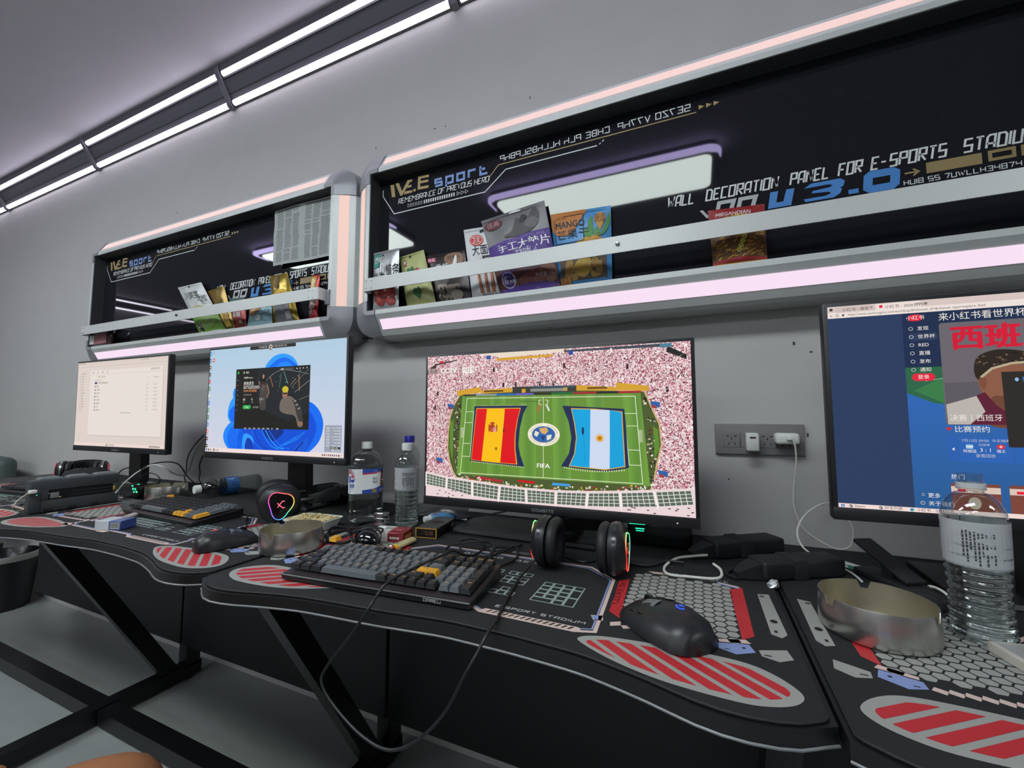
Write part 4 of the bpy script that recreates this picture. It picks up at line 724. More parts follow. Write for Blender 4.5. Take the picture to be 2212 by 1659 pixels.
def mat_art(A, sc):
    for mir in (False, True):
        mx = (lambda x: .98-x) if mir else (lambda x: x); Q = lambda pts: [(mx(x), y) for x, y in pts]
        ov = oval_pts(mir); A.poly(ov, GREY, 0)
        c = (mx(.833), .564); inn = [(c[0]+(x-c[0])*.90, c[1]+(y-c[1])*.76) for x, y in ov]
        n = Vector((.60*(-1 if mir else 1), .80)); n.normalize(); c0 = n.x*c[0]+n.y*c[1]
        for k in range(-5, 6):
            b = clip(clip(inn, n, c0+k*.0205+.0068), n, c0+k*.0205-.0068, False)
            if len(b) > 2: A.poly(b, RED, 1)
        # hexagon field
        rr_ = .0093
        for i in range(11):
            for j in range(12):
                x = .752+i*.0146; y = .655+j*.0171+(.00855 if i % 2 else 0)
                if x > .902 or y > .852 or (i < 2 and j < 1): continue
                A.poly(Q([(x+rr_*math.cos(PI*k/3)*.92, y+rr_*math.sin(PI*k/3)*.9) for k in range(6)]), GREY, 0)
        A.poly(Q([(.903, .838), (.924, .856), (.924, .678), (.908, .662)]), RED, 0); A.poly(Q([(.722, .802), (.738, .816), (.747, .657), (.728, .674)]), RED, 0)
        fx = .741 if not mir else .98-.731
        A.st('WE EROOLF', 0, 0, .010, .008, .0016, DKR, 1) if False else None
        L = Art(); L.st('WE EROOLF', 0, 0, .0085, .0082, .0016, DKR, 1)
        for pts, m, l in L.F: A.poly([(mx(.7385)-.004-y if not mir else mx(.7385)-.004+y, (.795-x) if not mir else (.70+x)) for x, y in pts], m, 1)
        A.poly(Q([(.945, .836), (.962, .842), (.966, .70), (.958, .688), (.946, .694)]), GREY, 0); A.rect(mx(.950)-.003, .826, mx(.950)+.004, .831, hem_m, 1); A.ell(mx(.955), .737, .005, .006, hem_m, 1, 12); A.rect(mx(.953)-.002, .701, mx(.953)+.002, .708, hem_m, 1)
        A.poly(Q([(.925, .642), (.958, .656), (.962, .634), (.945, .622), (.927, .628)]), GREY, 0); A.rect(mx(.934)-.004, .631, mx(.934)+.004, .6335, hem_m, 1)
        A.poly(Q([(.878, .642), (.915, .652), (.921, .634), (.898, .620), (.878, .628)]), BLU, 0); A.poly(Q([(.878, .652), (.912, .664), (.918, .655), (.88, .645)]), BEI, 0); A.rect(mx(.888)-.003, .628, mx(.888)+.003, .630, hem_m, 1); A.rect(mx(.908)-.002, .638, mx(.908)+.002, .642, hem_m, 1)
        for k in range(9): A.poly(Q([(.752+.0135*k, .636-.0006*k), (.763+.0135*k, .641-.0006*k), (.768+.0135*k, .633-.0006*k), (.757+.0135*k, .628-.0006*k)]), BEI, 0)
        A.poly(Q([(.736, .640), (.750, .648), (.752, .636), (.738, .629)]), BEI, 0); A.poly(Q([(.705, .650), (.722, .655), (.726, .640), (.712, .636)]), BEI, 0); A.poly(Q([(.706, .648), (.716, .651), (.719, .641), (.712, .638)]), BLU, 1)
        A.poly(Q([(.765, .872), (.80, .876), (.81, .866), (.775, .862)]), BEI, 0); A.poly(Q([(.885, .868), (.918, .858), (.922, .85), (.89, .86)]), BEI, 0); A.poly(Q([(.884, .864), (.915, .852), (.918, .846), (.886, .857)]), BLU, 1)
    # keyboard frame in the middle
    fr = [(.30, .848), (.66, .848), (.712, .802), (.722, .603), (.694, .594), (.545, .594), (.525, .606), (.43, .606), (.41, .594), (.268, .594), (.246, .612), (.256, .802)]
    A.line(fr, .0058, BEI, 0, closed=True); A.line([(x+(.485-x)*.022, y+(.71-y)*.055) for x, y in fr], .0026, BLU, 0, closed=True)
    A.poly([(.55, .606), (.698, .606), (.708, .594), (.54, .594)], BEI, 1); A.poly([(.225, .600), (.262, .610), (.272, .590), (.245, .584)], BEI, 0); A.poly([(.405, .603), (.448, .600), (.442, .589), (.412, .587)], BEI, 1)
    for k in range(15): A.poly([(.560+.0092*k, .604), (.564+.0092*k, .604), (.5585+.0092*k, .5955), (.5545+.0092*k, .5955)], hem_m, 2)
    A.st('GAMING   GEAR', .385, .822, .0085, .0112, .0017, PR('#b9bcbd'), 0, gap=.55); A.st('E SPORT STADIUM', .560, .618, .0062, .0072, .0012, PR('#c4c6c6'), 0, gap=.5, shear=.1)
    kw = .0162; th = .0021
    def key(x, y, wx, wy=1): A.line([(x+.0012, y+.0012), (x+wx*kw-.0012, y+.0012), (x+wx*kw-.0012, y+wy*kw-.0012), (x+.0012, y+wy*kw-.0012)], th, KEYL, 0, closed=True)
    x0 = .278
    for r_, row in enumerate(([1.25]*3 + [6.25] + [1.25]*4, [2.25]+[1]*10+[2.75], [1.75]+[1]*11+[2.25], [1.5]+[1]*12+[1.5], [1]*13+[2])):
        x = x0
        for wd in row: key(x, .662+r_*kw, wd*.94); x += wd*kw*.94
    for g in range(4):
        for k in range(1 if g == 0 else 4): key(x0+(0 if g == 0 else 2+(g-1)*4.6)*kw*.94+k*kw*.94, .662+5.5*kw, .94)
    for r_ in (3, 4):
        for k in range(3): key(.522+k*kw*.98, .662+r_*kw, .98)
    for k in range(3): key(.522+k*kw*.98, .662, .98)
    key(.522+kw*.98, .662+kw, .98)
    for k in range(3): key(.522+k*kw*.98, .662+5.5*kw, .98)
    for r_ in (1, 2, 3): 
        for k in range(3): key(.6+k*kw*1.15, .662+r_*kw, 1.15)
    key(.6, .662, 2.3); key(.6+2.3*kw, .662, 1.15); key(.6+3.45*kw, .662, 1.15, 2); key(.6+3.45*kw, .662+2*kw, 1.15, 2)
    for k in range(4): key(.6+k*kw*1.15, .662+4*kw, 1.15)
    for k in range(3): A.st('WE E sport', .79 if k == 1 else (.10 if k == 0 else .42), .868, .012, .0095, .0018, PR('#8b8e91'), 0, shear=.2)
seams = [(-3.10, 1.231), (-1.865, 1.001), (-.860, .976), (.120, .98)]
dlabs = ['farthest-left black desk, carrying the standing grey charging box', 'second black desk from the left, under the pale blue desktop monitor', 'black desk in the middle, under the stadium monitor', 'nearest black desk at the right, under the open water bottle']
mlabs = ['farthest-left black printed desk mat beneath the charging box', 'black printed gaming mat under the small keyboard with yellow keys', 'black printed gaming mat in the middle with the looping cable', 'black printed gaming mat at the right under ashtray and bottle']
for k, (x0, Wd) in enumerate(seams):
    t = thing('desk', dlabs[k], 'desk', (x0, 0, 0), group='row of black gaming desks')
    P = outline(Wd, .0, 1.192)
    m = MB(); m.prism(P, .716, DT); m.build('desktop', desk_m, t, sharp=50)
    nf = 43
    b = MB(); fp = [p for p in P if p[1] < .6]
    e = [Vector((p[0], p[1]-.0008, .7185)) for p in fp]
    b.tube(e, .0016, 6, 0); b.build('edge_band', edge_m, t)
    lx = Wd-.029
    f = MB(); s = .05
    f.box(lx-s/2, lx+s/2, .40, 1.125, .012, .058); f.build('foot_bar', frame_m, t)
    MB().bar((lx, .628, .716), (lx, 1.03, .04), s*.98, s*.8, (1, 0, 0)).build('diagonal_leg', frame_m, t)
    MB().box(lx-s/2, lx+s/2, 1.068, 1.118, .05, .716).build('rear_post', frame_m, t)
    MB().box(lx-s/2, lx+s/2, .58, 1.12, .682, .7165).build('top_bar', frame_m, t)
    xa = .002; xb = lx-s/2
    MB().box(xa, xb, .797, .85, .012, .058).build('floor_stretcher', frame_m, t)
    MB().box(.005, Wd-.003, 1.040, 1.058, .155, .716).build('modesty_panel', panel_m, t)
    for yy in (.46, 1.09):
        q = MB(); q.lathe([(.016, 0), (.016, .006), (.008, .012)], 12, (lx, yy, 0)); q.build('levelling_foot', frame_m, t)
    mt = thing('desk_mat', mlabs[k], 'desk mat', (x0 + (Wd-.98 if k == 0 else 0), 0, DT), group='printed mats on the desks')
    Wm = .98 if k == 0 else Wd
    O = outline(Wm, .007, 1.18)
    mm = MB(); O2 = [(x+(Wm/2-x)*.008, y+(.83-y)*.008) for x, y in O]
    mm.loft([[(x, y, 0.0002) for x, y in O], [(x, y, .0031) for x, y in O], [(x, y, .004) for x, y in O2]]); mo = mm.build('cloth', mat_m, mt)
    hh = MB(); hh.tube([(x, y, .0020) for x, y in O], .0019, 6, 0, closed=True); hh.build('stitched_hem', hem_m, mt)
    A = Art(); mat_art(A, 1); kx = Wm/.98
    A.build('print', mo, lambda x, y, l: (x*kx, y, .00425+.00018*l))

# ------------------------------------------------------------------ snack bags and paper on the shelves
def foil(name, col, metal=0.25, rough=0.34, vary=0.08): return M('foil_'+name, col, rough, metal=metal, vary=vary, scale=40, bump=0.35)
def bag(name, lab, cat, px, y, T, mat, art=None, group=None, seam=None, zb=ZB, nose=0.55):
    """a filled pouch standing on the shelf; px = where its corners TL TR BR BL show, y = the depth it stands at"""
    c = [at(*p, y=y) for p in px]
    c[2].z = c[3].z = zb + .0008; c[0].y += .010; c[1].y += .010
    base = (c[2]+c[3])/2; t = thing(name, lab, cat, (base.x, y, zb), group=group); wd = (c[1]-c[0]).length; ht = (c[0]-c[3]).length
    r = random.Random(hash(name) % 1000 + int(px[0][0])); ph = [r.random()*6 for _ in range(6)]
    def F(u, v, s=1):
        p = c[3]*(1-u)*(1-v) + c[2]*u*(1-v) + c[0]*(1-u)*v + c[1]*u*v
        b = max(0, 1-abs(2*u-1)**2.6)**.8 * max(0, 1-abs(2*v-nose*1.8+.0)**3 if v < .5 else 1-abs(2*v-1)**3.2)**.8
        if v < .5: b = max(0, 1-abs(2*u-1)**2.6)**.8 * max(0, 1-abs(2*v-1)**4)**.7
        wr = .0011*(math.sin(17*u+ph[0]+5*v)*math.sin(13*v+ph[1]) + .7*math.sin(31*v+ph[2]-9*u)) * min(1, T/.012)
        return p + Vector((0, -(T*b + wr*(.3+b)) if s > 0 else T*.25*b, 0))
    n, k = 12, 14; m = MB()
    for s in (1, -1):
        vs = [F(i/n, j/k, s) + Vector((0, 0 if s > 0 else .0006, 0)) for j in range(k+1) for i in range(n+1)]
        m.add(vs, [(j*(n+1)+i, j*(n+1)+i+1, (j+1)*(n+1)+i+1, (j+1)*(n+1)+i) for j in range(k) for i in range(n)])
    e = [i for i in range(n+1)] + [j*(n+1)+n for j in range(1, k+1)] + [k*(n+1)+i for i in range(n-1, -1, -1)] + [j*(n+1) for j in range(k-1, 0, -1)]
    N = (n+1)*(k+1); m.f += [(a, b, b+N, a+N) for a, b in zip(e, e[1:]+e[:1])]; m.m += [0]*len(e)
    body = m.build('pouch', mat, t, world=True, sharp=60)
    sm = MB()
    for v0, v1 in ((.955, .995), (.008, .04)):
        vs = [F(i/n, v) + Vector((0, -.0009, 0)) for v in (v0, v1) for i in range(n+1)] ; sm.add(vs, [(i, i+1, n+2+i, n+1+i) for i in range(n)])
        vs = [F(i/n, v) + Vector((0, -.0002, 0)) for v in (v0, v1) for i in range(n+1)] ; sm.add(vs, [(i, i+1, n+2+i, n+1+i) for i in range(n)])
    if seam: sm.build('crimped_seal', seam, t, world=True)
    if art:
        A = Art(); art(A)     # artwork in units of 100 x 100
        A.build('print', body, lambda x, y_, l: F(min(1, max(0, x/100)), min(1, max(0, y_/100))) + Vector((0, -.0017-.00022*l, 0)), cx=[100*i/n for i in range(1, n)], cy=[100*j/k for j in range(1, k)], world=True)
    return t
Kk, Wt = PR('#1c1a1c'), PR('#e6e6e2')
def blob(A, pts, m, l=0): A.poly([tuple(p[:2]) for p in crom([(x, y, 0) for x, y in pts], 5, True)], m, l)
def a_jelly(A):
    A.rect(10, 70, 36, 94, PR('#2f7f74')); A.text('原味', 13, 78, 9, Wt, 1, sx=1.3); A.ell(44, 91, 3, 2.2, Kk); A.text('山楂条', 34, 56, 15, Kk, 1, sx=1.15); A.text('无核山楂', 8, 54, 6, Kk, 1, sx=1.3); A.text('SHANZHA FRUIT 108g', 8, 48, 3.4, Kk, 1, sx=1.5)
    for x, y, rx, ry in ((30, 22, 20, 13), (66, 24, 28, 15), (38, 12, 16, 8), (76, 12, 18, 8), (52, 33, 18, 7)): A.ell(x, y, rx, ry, PR('#8c2b2a'), 1); A.ell(x-3, y+3, rx*.6, ry*.5, PR('#a8413c'), 2); A.ell(x-5, y+5, rx*.2, ry*.15, PR('#e0b2a8'), 3)
def a_green(A):
    A.ell(26, 82, 7, 7, PR('#8f2f2f')); A.text('味', 26, 79, 7, Wt, 1, al='C', sx=1.3); A.ell(48, 93, 4, 3, Kk)
    for dx, dy, s in ((44, 62, 1), (54, 24, .9), (60, 58, .8)): blob(A, [(dx-16*s, dy), (dx-9*s, dy+9*s), (dx, dy+7*s), (dx+8*s, dy+11*s), (dx+15*s, dy+2*s), (dx+9*s, dy-6*s), (dx+3*s, dy-13*s), (dx-7*s, dy-8*s)], PR('#2f6b35'), 1)
    A.ell(70, 64, 6, 4, PR('#a83a52'), 2); A.text('话梅芒果', 62, 44, 7, PR('#5b2a57'), 2); A.text('净含量', 74, 28, 4, PR('#4b5a2a'), 2)
def a_brown(A):
    A.rect(3, 84, 26, 93, PR('#b23a63')); A.text('良品', 4, 86, 5, Wt, 1, sx=1.4); blob(A, [(50, 92), (70, 98), (92, 94), (94, 78), (76, 72), (52, 78)], PR('#8d6a52')); A.text('开袋!', 54, 82, 9, Kk, 1, sx=1.2); blob(A, [(58, 62), (66, 72), (78, 92), (80, 84), (74, 70)], Wt, 2); A.text('香菇', 22, 66, 10, Wt, 1, sx=1.3); A.text('脆', 60, 60, 8, Wt, 1, sx=1.3)
    r = random.Random(4)
    for i in range(9): x, y = 12+60*r.random(), 8+26*r.random(); A.ell(x, y, 9, 6, PR(r.choice(('#8d8273', '#6f6355', '#a2988a'))), 1+i % 2); A.ell(x, y-3, 4, 3, PR('#3f362e'), 3)
    A.ell(66, 14, 17, 10, PR('#9a9082'), 4); A.ell(52, 26, 13, 9, PR('#7f7466'), 4)
def a_white(A):
    A.poly([(55, 95), (72, 97), (72, 93), (55, 91)], Kk, 0); A.ell(40, 81, 22, 8, PR('#c02c2a')); A.ell(40, 81, 19, 6.3, Wt, 1); A.ell(40, 81, 18, 5.6, PR('#c02c2a'), 2); A.text('卫龙', 40, 78, 6.5, Wt, 3, al='C', sx=1.4); A.text('大面筋', 20, 61, 11, Kk, 1, sx=1.7)
    A.rect(50, 44, 76, 58, Kk, 1); A.text('网红', 53, 48, 6, Wt, 2, sx=1.6); A.text('经典', 40, 50, 4, Kk, 1); A.text('香辣味', 80, 50, 4, Kk, 1)
    for x, k in ((28, -8), (44, -4), (58, 1)): A.poly([(x, 8), (x+9, 7), (x+14+k, 38), (x+7+k, 39)], PR('#a65f3e'), 1); A.line([(x+4, 9), (x+9+k, 36)], 1.2, PR('#c98a63'), 2); A.line([(x+7, 9), (x+12+k, 36)], 1, PR('#7e3f28'), 2)
    blob(A, [(78, 4), (96, 4), (96, 42), (82, 44), (76, 24)], PR('#8f6a4b'), 1); A.text('调味面制品 102g', 30, 3, 3.2, Kk, 1, sx=1.4)
def a_purple(A):
    blob(A, [(32, 68), (46, 74), (56, 88), (70, 82), (84, 96), (90, 84), (78, 70), (60, 66)], PR('#4a4848'), 1); blob(A, [(66, 76), (76, 84), (88, 80), (80, 72)], PR('#605e5e'), 2); blob(A, [(60, 80), (64, 90), (72, 86)], PR('#333132'), 3)
    A.ell(18, 88, 15, 6.5, PR('#5a1f28'), 1); A.text('佳美', 18, 85.5, 6, PR('#b08a8f'), 2, al='C', sx=1.3); A.poly([(46, 95.5), (64, 95.5), (64, 97.5), (58, 97.5), (57, 98.8), (53, 98.8), (52, 97.5), (46, 97.5)], PR('#cfd2d2'), 4)
    A.poly([(0, 36), (100, 36), (100, 68), (60, 66), (0, 62)], PR('#4a2c83'), 1); A.text('[传统工艺] [九道锅炒] 麻辣过瘾!', 14, 61.5, 3.2, PR('#8a74b5'), 2, sx=1.5); A.text('手工大辣片', 16, 51, 8.6, Wt, 2, sx=1.4); A.text('手工大辣片', 16.6, 51, 8.6, Wt, 2, sx=1.4); A.text('[调味面制品]', 40, 45.5, 3.6, Wt, 2, sx=1.3)
    A.poly([(0, 0), (100, 0), (100, 31), (0, 31)], PR('#4e2524'), 1); blob(A, [(30, 8), (46, 18), (70, 24), (90, 20), (80, 10), (56, 6)], PR('#6a3530'), 2); blob(A, [(74, 22), (96, 28), (98, 12), (86, 8)], PR('#7d5340'), 2); A.poly([(0, 0), (100, 0), (100, 7), (60, 10), (0, 5)], PR('#43297a'), 3)
    A.ell(22, 16, 12, 10, PR('#cfc6dd'), 4); A.ell(22, 16, 11, 9, PR('#3f2a73'), 5); A.text('爆辣', 22, 12, 8, PR('#d6cfe4'), 6, al='C', sx=1.1)
    for k in range(5): A.poly([(12+5*k, 24), (10+6*k, 31), (15+5*k, 25)], PR('#3f2a73'), 5)
    A.text('净含量 106克', 66, 15, 3.8, PR('#b7a4a2'), 4, sx=1.2)
def a_mango(A):
    blob(A, [(0, 100), (58, 100), (50, 84), (40, 72), (24, 66), (8, 70), (0, 82)], PR('#b5712f'), 1); A.line([(6, 91), (6, 57), (56, 57), (56, 93), (22, 93)], 1.0, Kk, 3); A.text('DRIED', 9, 89.5, 3.4, PR('#6a3f1a'), 3, sx=1.4); A.text('MANGO', 7, 77, 8.6, Kk, 3, sx=1.12); A.text('MANGO', 7.7, 77, 8.6, Kk, 3, sx=1.12); A.text('MANGO', 7.4, 77.5, 8.6, Kk, 3, sx=1.12); A.text('芒果干', 8, 63, 9.5, PR('#16222e'), 3, sx=1.45)
    blob(A, [(24, 44), (44, 56), (66, 63), (82, 60), (88, 52), (90, 44)], PR('#b5a02c'), 1); blob(A, [(52, 50), (66, 62), (82, 59), (87, 50), (80, 45)], PR('#c08a2c'), 2)
    for p in ([(62, 62), (64, 80), (70, 88), (72, 72), (70, 62)], [(56, 64), (56, 74), (64, 66), (66, 60)], [(84, 62), (94, 82), (96, 92), (99, 80), (92, 66)], [(72, 62), (76, 72), (82, 70), (82, 62)]): blob(A, p, PR('#4d8a45'), 2)
    A.ell(83, 84, 9, 8, PR('#c98b33'), 4); A.poly([(77, 78), (89, 78), (83, 68)], PR('#c98b33'), 4); A.text('越南', 83, 84.5, 5, Kk, 5, al='C', sx=1.3); A.text('风味', 83, 78.5, 5, Kk, 5, al='C', sx=1.3); A.ell(81, 62, 2.6, 2.1, Kk, 5); A.ell(81, 62, 1.6, 1.3, PR('#c9b63a'), 6); A.ell(81, 62, .9, .7, Kk, 7)
    A.poly([(10, 7), (92, 8), (92, 38), (10, 38)], PR('#4d3d2c'), 1)
    for p, c in (([(18, 8), (34, 10), (34, 34), (24, 36)], '#9a7232'), ([(34, 20), (46, 34), (64, 34), (66, 20), (52, 10)], '#b08f35'), ([(66, 10), (84, 14), (82, 32), (68, 32)], '#957430'), ([(30, 8), (42, 10), (40, 24), (30, 20)], '#a67f38')): blob(A, p, PR(c), 2)
    A.poly([(8, 2), (28, 3), (28, 13), (8, 12)], PR('#cd8a3a'), 4); A.text('大百汁', 10, 7, 5, Kk, 5, sx=1.05); A.text('果肉厚切', 10, 3.6, 2.6, Kk, 5, sx=1.3); A.text('净含量 100g', 74, 13, 2.6, Kk, 5)
def a_noodle(A):
    A.poly([(0, 78), (100, 80), (100, 100), (0, 100)], PR('#8e1f22'), 1); A.poly([(0, 68), (100, 76), (100, 82), (50, 84), (0, 76)], PR('#c9a93a'), 2); A.text('MIEGANDIAN', 12, 84, 7, Wt, 3, sx=1.05, shear=.15); A.text('香酥点心面', 34, 77, 4.5, Kk, 3, sx=1.4)
    A.rect(0, 6, 100, 70, PR('#5b3b16'), 1); r = random.Random(6)
    for i in range(130):
        x, y, a = 6+88*r.random(), 8+58*r.random(), r.random()*1.2-.1; dx, dy = 9*math.cos(a), 6*math.sin(a); A.line([(x-dx*.5, y-dy*.5), (x+dx*.5, y+dy*.5)], 1.3, PR(r.choice(('#b98532', '#a06d24', '#d19b45', '#8a5a1e', '#c08c3c'))), 2+i % 3)
    for k in range(5): A.ell(50+3.5*k, 22+7*k, 4.5, 3.8, PR('#c9c24a'), 6); A.text('好味小食品'[k], 50+3.5*k, 20+7*k, 3.8, Kk, 7, al='C')
    A.poly([(0, 0), (100, 0), (100, 7), (50, 11), (0, 8)], PR('#8e1f22'), 6); A.poly([(0, 0), (100, 0), (100, 3), (0, 3)], PR('#c9a93a'), 7)
gb = 'snack bags on the nearer shelf'
bag('snack_bag', 'silver snack bag with a red jelly picture, at the left end of the nearer shelf', 'snack', [(803, 545), (858, 533), (861, 669), (806, 677)], 1.075, .015, foil('silver', '#a9abac', .45), a_jelly, gb, foil('silver', '#a9abac', .45))
bag('snack_bag', 'pale olive green snack bag with dark green leaves, tilted', 'snack', [(858, 554), (911, 537), (943, 658), (880, 668)], 1.096, .014, foil('olive', '#a7ab70', .1, .45), a_green, gb, foil('olive', '#a7ab70', .1, .45))
bag('snack_bag', 'dark brown snack bag with mushroom picture and a brown round mark', 'snack', [(916, 551), (1000, 538), (1019, 652), (945, 660)], 1.1045, .008, foil('brown', '#2b2120', .2), a_brown, gb, foil('brown', '#2b2120', .2))
bag('snack_bag', 'white snack bag with red oval mark and brown sticks below', 'snack', [(998, 494), (1062, 484), (1104, 642), (1021, 652)], 1.104, .009, foil('white', '#c9cacb', .1, .4), a_white, gb, foil('white', '#c9cacb', .1, .4))
bag('snack_bag', 'large grey and purple snack bag with white characters, leaning left', 'snack', [(1036, 475), (1173, 429), (1212, 632), (1082, 644)], 1.090, .013, foil('grey', '#6d6c6c', .25, .4), a_purple, gb, foil('grey', '#6d6c6c', .25, .4))
bag('snack_bag', 'bright blue dried mango bag with an orange corner', 'snack', [(1187, 461), (1318, 440), (1323, 614), (1205, 629)], 1.100, .012, foil('blue', '#4284ba', .1, .42), a_mango, gb, foil('blue', '#4284ba', .1, .42))
bag('snack_bag', 'red and yellow bag of golden noodle snacks, alone on the shelf', 'snack', [(1529, 452), (1652, 437), (1658, 572), (1541, 588)], 1.086, .016, foil('noodle', '#8e1f22', .2, .35), a_noodle, gb, foil('noodle', '#8e1f22', .2, .35))
def b_white(A):
    A.ell(50, 95, 4, 2, Kk); A.text('川笑笑', 18, 70, 12, PR('#3a4433'), 1, sx=1.2); A.text('泡椒', 62, 62, 10, PR('#3a4433'), 1, sx=1.2); A.text('凤爪', 70, 54, 8, PR('#3a4433'), 1, sx=1.2)
    A.poly([(0, 0), (100, 0), (100, 46), (60, 50), (0, 42)], PR('#6e9a3a'), 1); blob(A, [(14, 40), (40, 52), (84, 50), (90, 34), (56, 30)], PR('#b3ac5c'), 2); blob(A, [(30, 8), (60, 10), (86, 20), (80, 36), (40, 34)], PR('#8aa860'), 2); A.ell(24, 14, 10, 7, Wt, 3); A.ell(20, 16, 4, 4, Kk, 4); A.ell(29, 16, 4, 4, Kk, 4); A.ell(24, 8, 9, 4, Kk, 4)
def b_gold(A): A.poly([(20, 40), (80, 44), (84, 10), (30, 8)], PR('#d0b04a'), 1); A.text('金丝', 34, 60, 12, PR('#5f430e'), 1, sx=1.5); A.text('肉松', 40, 24, 12, PR('#7a2016'), 2, sx=1.5)
def b_red(A): A.poly([(0, 60), (100, 60), (100, 100), (0, 100)], PR('#2f4f46'), 1); A.text('麻辣', 10, 40, 14, Wt, 1, sx=1.6); A.ell(70, 22, 22, 12, PR('#4a2418'), 1); A.ell(66, 24, 12, 6, PR('#b98d6d'), 2)
def b_blue(A): blob(A, [(8, 60), (30, 86), (60, 84), (66, 62), (40, 46), (12, 44)], PR('#b98049'), 1); blob(A, [(16, 62), (36, 78), (52, 72), (40, 56)], PR('#d9b07a'), 2); A.ell(58, 30, 12, 10, Wt, 1); A.text('海味', 58, 26, 9, PR('#2c6b80'), 2, al='C', sx=1.2); A.text('饼干 80g', 64, 50, 7, PR('#2c5c70'), 1, sx=1.2)
def b_clear(A): A.poly([(20, 4), (84, 4), (80, 44), (24, 44)], PR('#77757c'), 1); A.rect(62, 8, 80, 22, PR('#b9b8ba'), 2); blob(A, [(16, 46), (44, 54), (86, 52), (80, 66), (46, 64), (24, 60)], PR('#d6b32f'), 2); A.text('鱼皮花生', 22, 52, 8, PR('#a2241f'), 3, sx=1.4); blob(A, [(34, 72), (56, 74), (54, 94), (38, 96)], PR('#6b4a1c'), 1)
def b_stick(A): A.rect(10, 62, 84, 96, PR('#b98b3f'), 1); A.poly([(18, 70), (60, 66), (74, 88), (30, 92)], PR('#e2cf9a'), 2); A.rect(5, 36, 95, 60, PR('#6b5850'), 1); A.text('好吃', 18, 12, 9, Wt, 1, sx=1.9); A.ell(50, 30, 34, 7, PR('#d8c3b0'), 2)
gb = 'snack bags on the farther shelf'
bag('snack_bag', 'white and green snack bag with black characters, tilted, on the farther shelf', 'snack', [(379, 620), (429, 608), (490, 716), (433, 725)], 1.094, .013, foil('lightgrey', '#c3c5c4', .15, .4), b_white, gb, foil('lightgrey', '#c3c5c4', .15, .4))
bag('snack_bag', 'gold brown snack bag just right of the white and green one', 'snack', [(443, 628), (478, 616), (510, 714), (490, 718)], 1.101, .007, foil('gold', '#7d6220', .5, .3), b_gold, gb, foil('gold', '#7d6220', .5, .3))
bag('snack_bag', 'red snack bag with dark green top, behind the rail of the farther shelf', 'snack', [(491, 644), (524, 641), (533, 711), (508, 716)], 1.1055, .006, foil('red', '#8b2325', .3), b_red, gb, foil('red', '#8b2325', .3))
bag('snack_bag', 'low light blue biscuit bag on the farther shelf', 'snack', [(541, 652), (580, 642), (589, 703), (532, 714)], 1.092, .016, foil('lightblue', '#86a9b4', .15, .4), b_blue, gb, foil('lightblue', '#86a9b4', .15, .4))
bag('snack_bag', 'tall gold foil bag with a clear grey window, crumpled top', 'snack', [(578, 595), (616, 587), (648, 697), (591, 705)], 1.100, .013, foil('bright_gold', '#8f7a2a', .55, .28), b_clear, gb, foil('bright_gold', '#8f7a2a', .55, .28))
bag('snack_bag', 'narrow red and gold stick packet near the right end of the farther shelf', 'snack', [(669, 593), (686, 591), (686, 695), (667, 698)], 1.096, .010, foil('stickred', '#a3242c', .35, .3), b_stick, gb, foil('stickred', '#a3242c', .35, .3))
# clear tub at the left end of the farther shelf
p0, p1 = at(189, 755, y=1.075), at(233, 750, y=1.085); t = thing('plastic_tub', 'clear plastic tub with white label at the left end of the farther shelf', 'tub', (-2.83+.007+(p1.x-p0.x)/2, 1.088, ZB))
hx = (p1.x-p0.x)/2; zt = .094
MB().rbox(-hx, hx, -.018, .020, .0008, zt-.010, .008).build('tub_body', clear_mat('clear_tub', '#e8e4e4', .8), t); MB().rbox(-hx-.001, hx+.001, -.019, .021, zt-.0098, zt, .004).build('lid', M('frosted_lid', '#c9cccc', .4), t)
MB().rbox(-hx+.006, hx-.008, -.012, .014, .004, .055, .01).build('dried_fruit', M('dried_red_fruit', '#8b6a68', .6, vary=.4, scale=160), t)
A = Art(); A.rect(-hx+.006, .012, -hx+.046, .056, PR('#d6d4d3')); A.rect(-hx+.050, .010, hx-.006, .060, PR('#8d5a5c'))
for k in range(5): A.rect(-hx+.010, .018+.007*k, -hx+.040-.004*(k % 3), .0205+.007*k, PR('#6b6a6a'), 1)
A.build('label', t, lambda x, y, l: (x, -.0184-.0002*l, y))
# newspaper
c = [at(594, 452, y=1.108), at(722, 418, y=1.110), at(716, 552, y=1.104), at(590, 575, y=1.098)]; t = thing('newspaper', 'grey newspaper sheet pinned over the farther shelf, right half', 'newspaper', ((c[2]+c[3])/2))
c[0].z = min(c[0].z, ZT-.004); c[1].z = min(c[1].z, ZT-.004); c[1].x = c[2].x = min(c[1].x, -2.83+IWD-.003)
def NP(u, v, l=0):
    p = c[3]*(1-u)*(1-v)+c[2]*u*(1-v)+c[0]*(1-u)*v+c[1]*u*v
    return p + Vector((0, -.0014*math.sin(9*u+4*v)-.0012*math.sin(15*v-3*u) - .0016*(1-abs(2*u-1.12)) - .0003*l, .0012*math.sin(7*u)*(1-v)))
m = MB(); n = 14
for s in (0, 1): m.add([NP(i/n, j/n)+Vector((0, .0005*s, 0)) for j in range(n+1) for i in range(n+1)], [(j*(n+1)+i, j*(n+1)+i+1, (j+1)*(n+1)+i+1, (j+1)*(n+1)+i) for j in range(n) for i in range(n)])
sh = m.build('sheet', M('newsprint', '#a9adaa', .8, vary=.1, scale=30), t, world=True)
A = Art(); r = random.Random(8); inkk = PR('#5b5f5e')
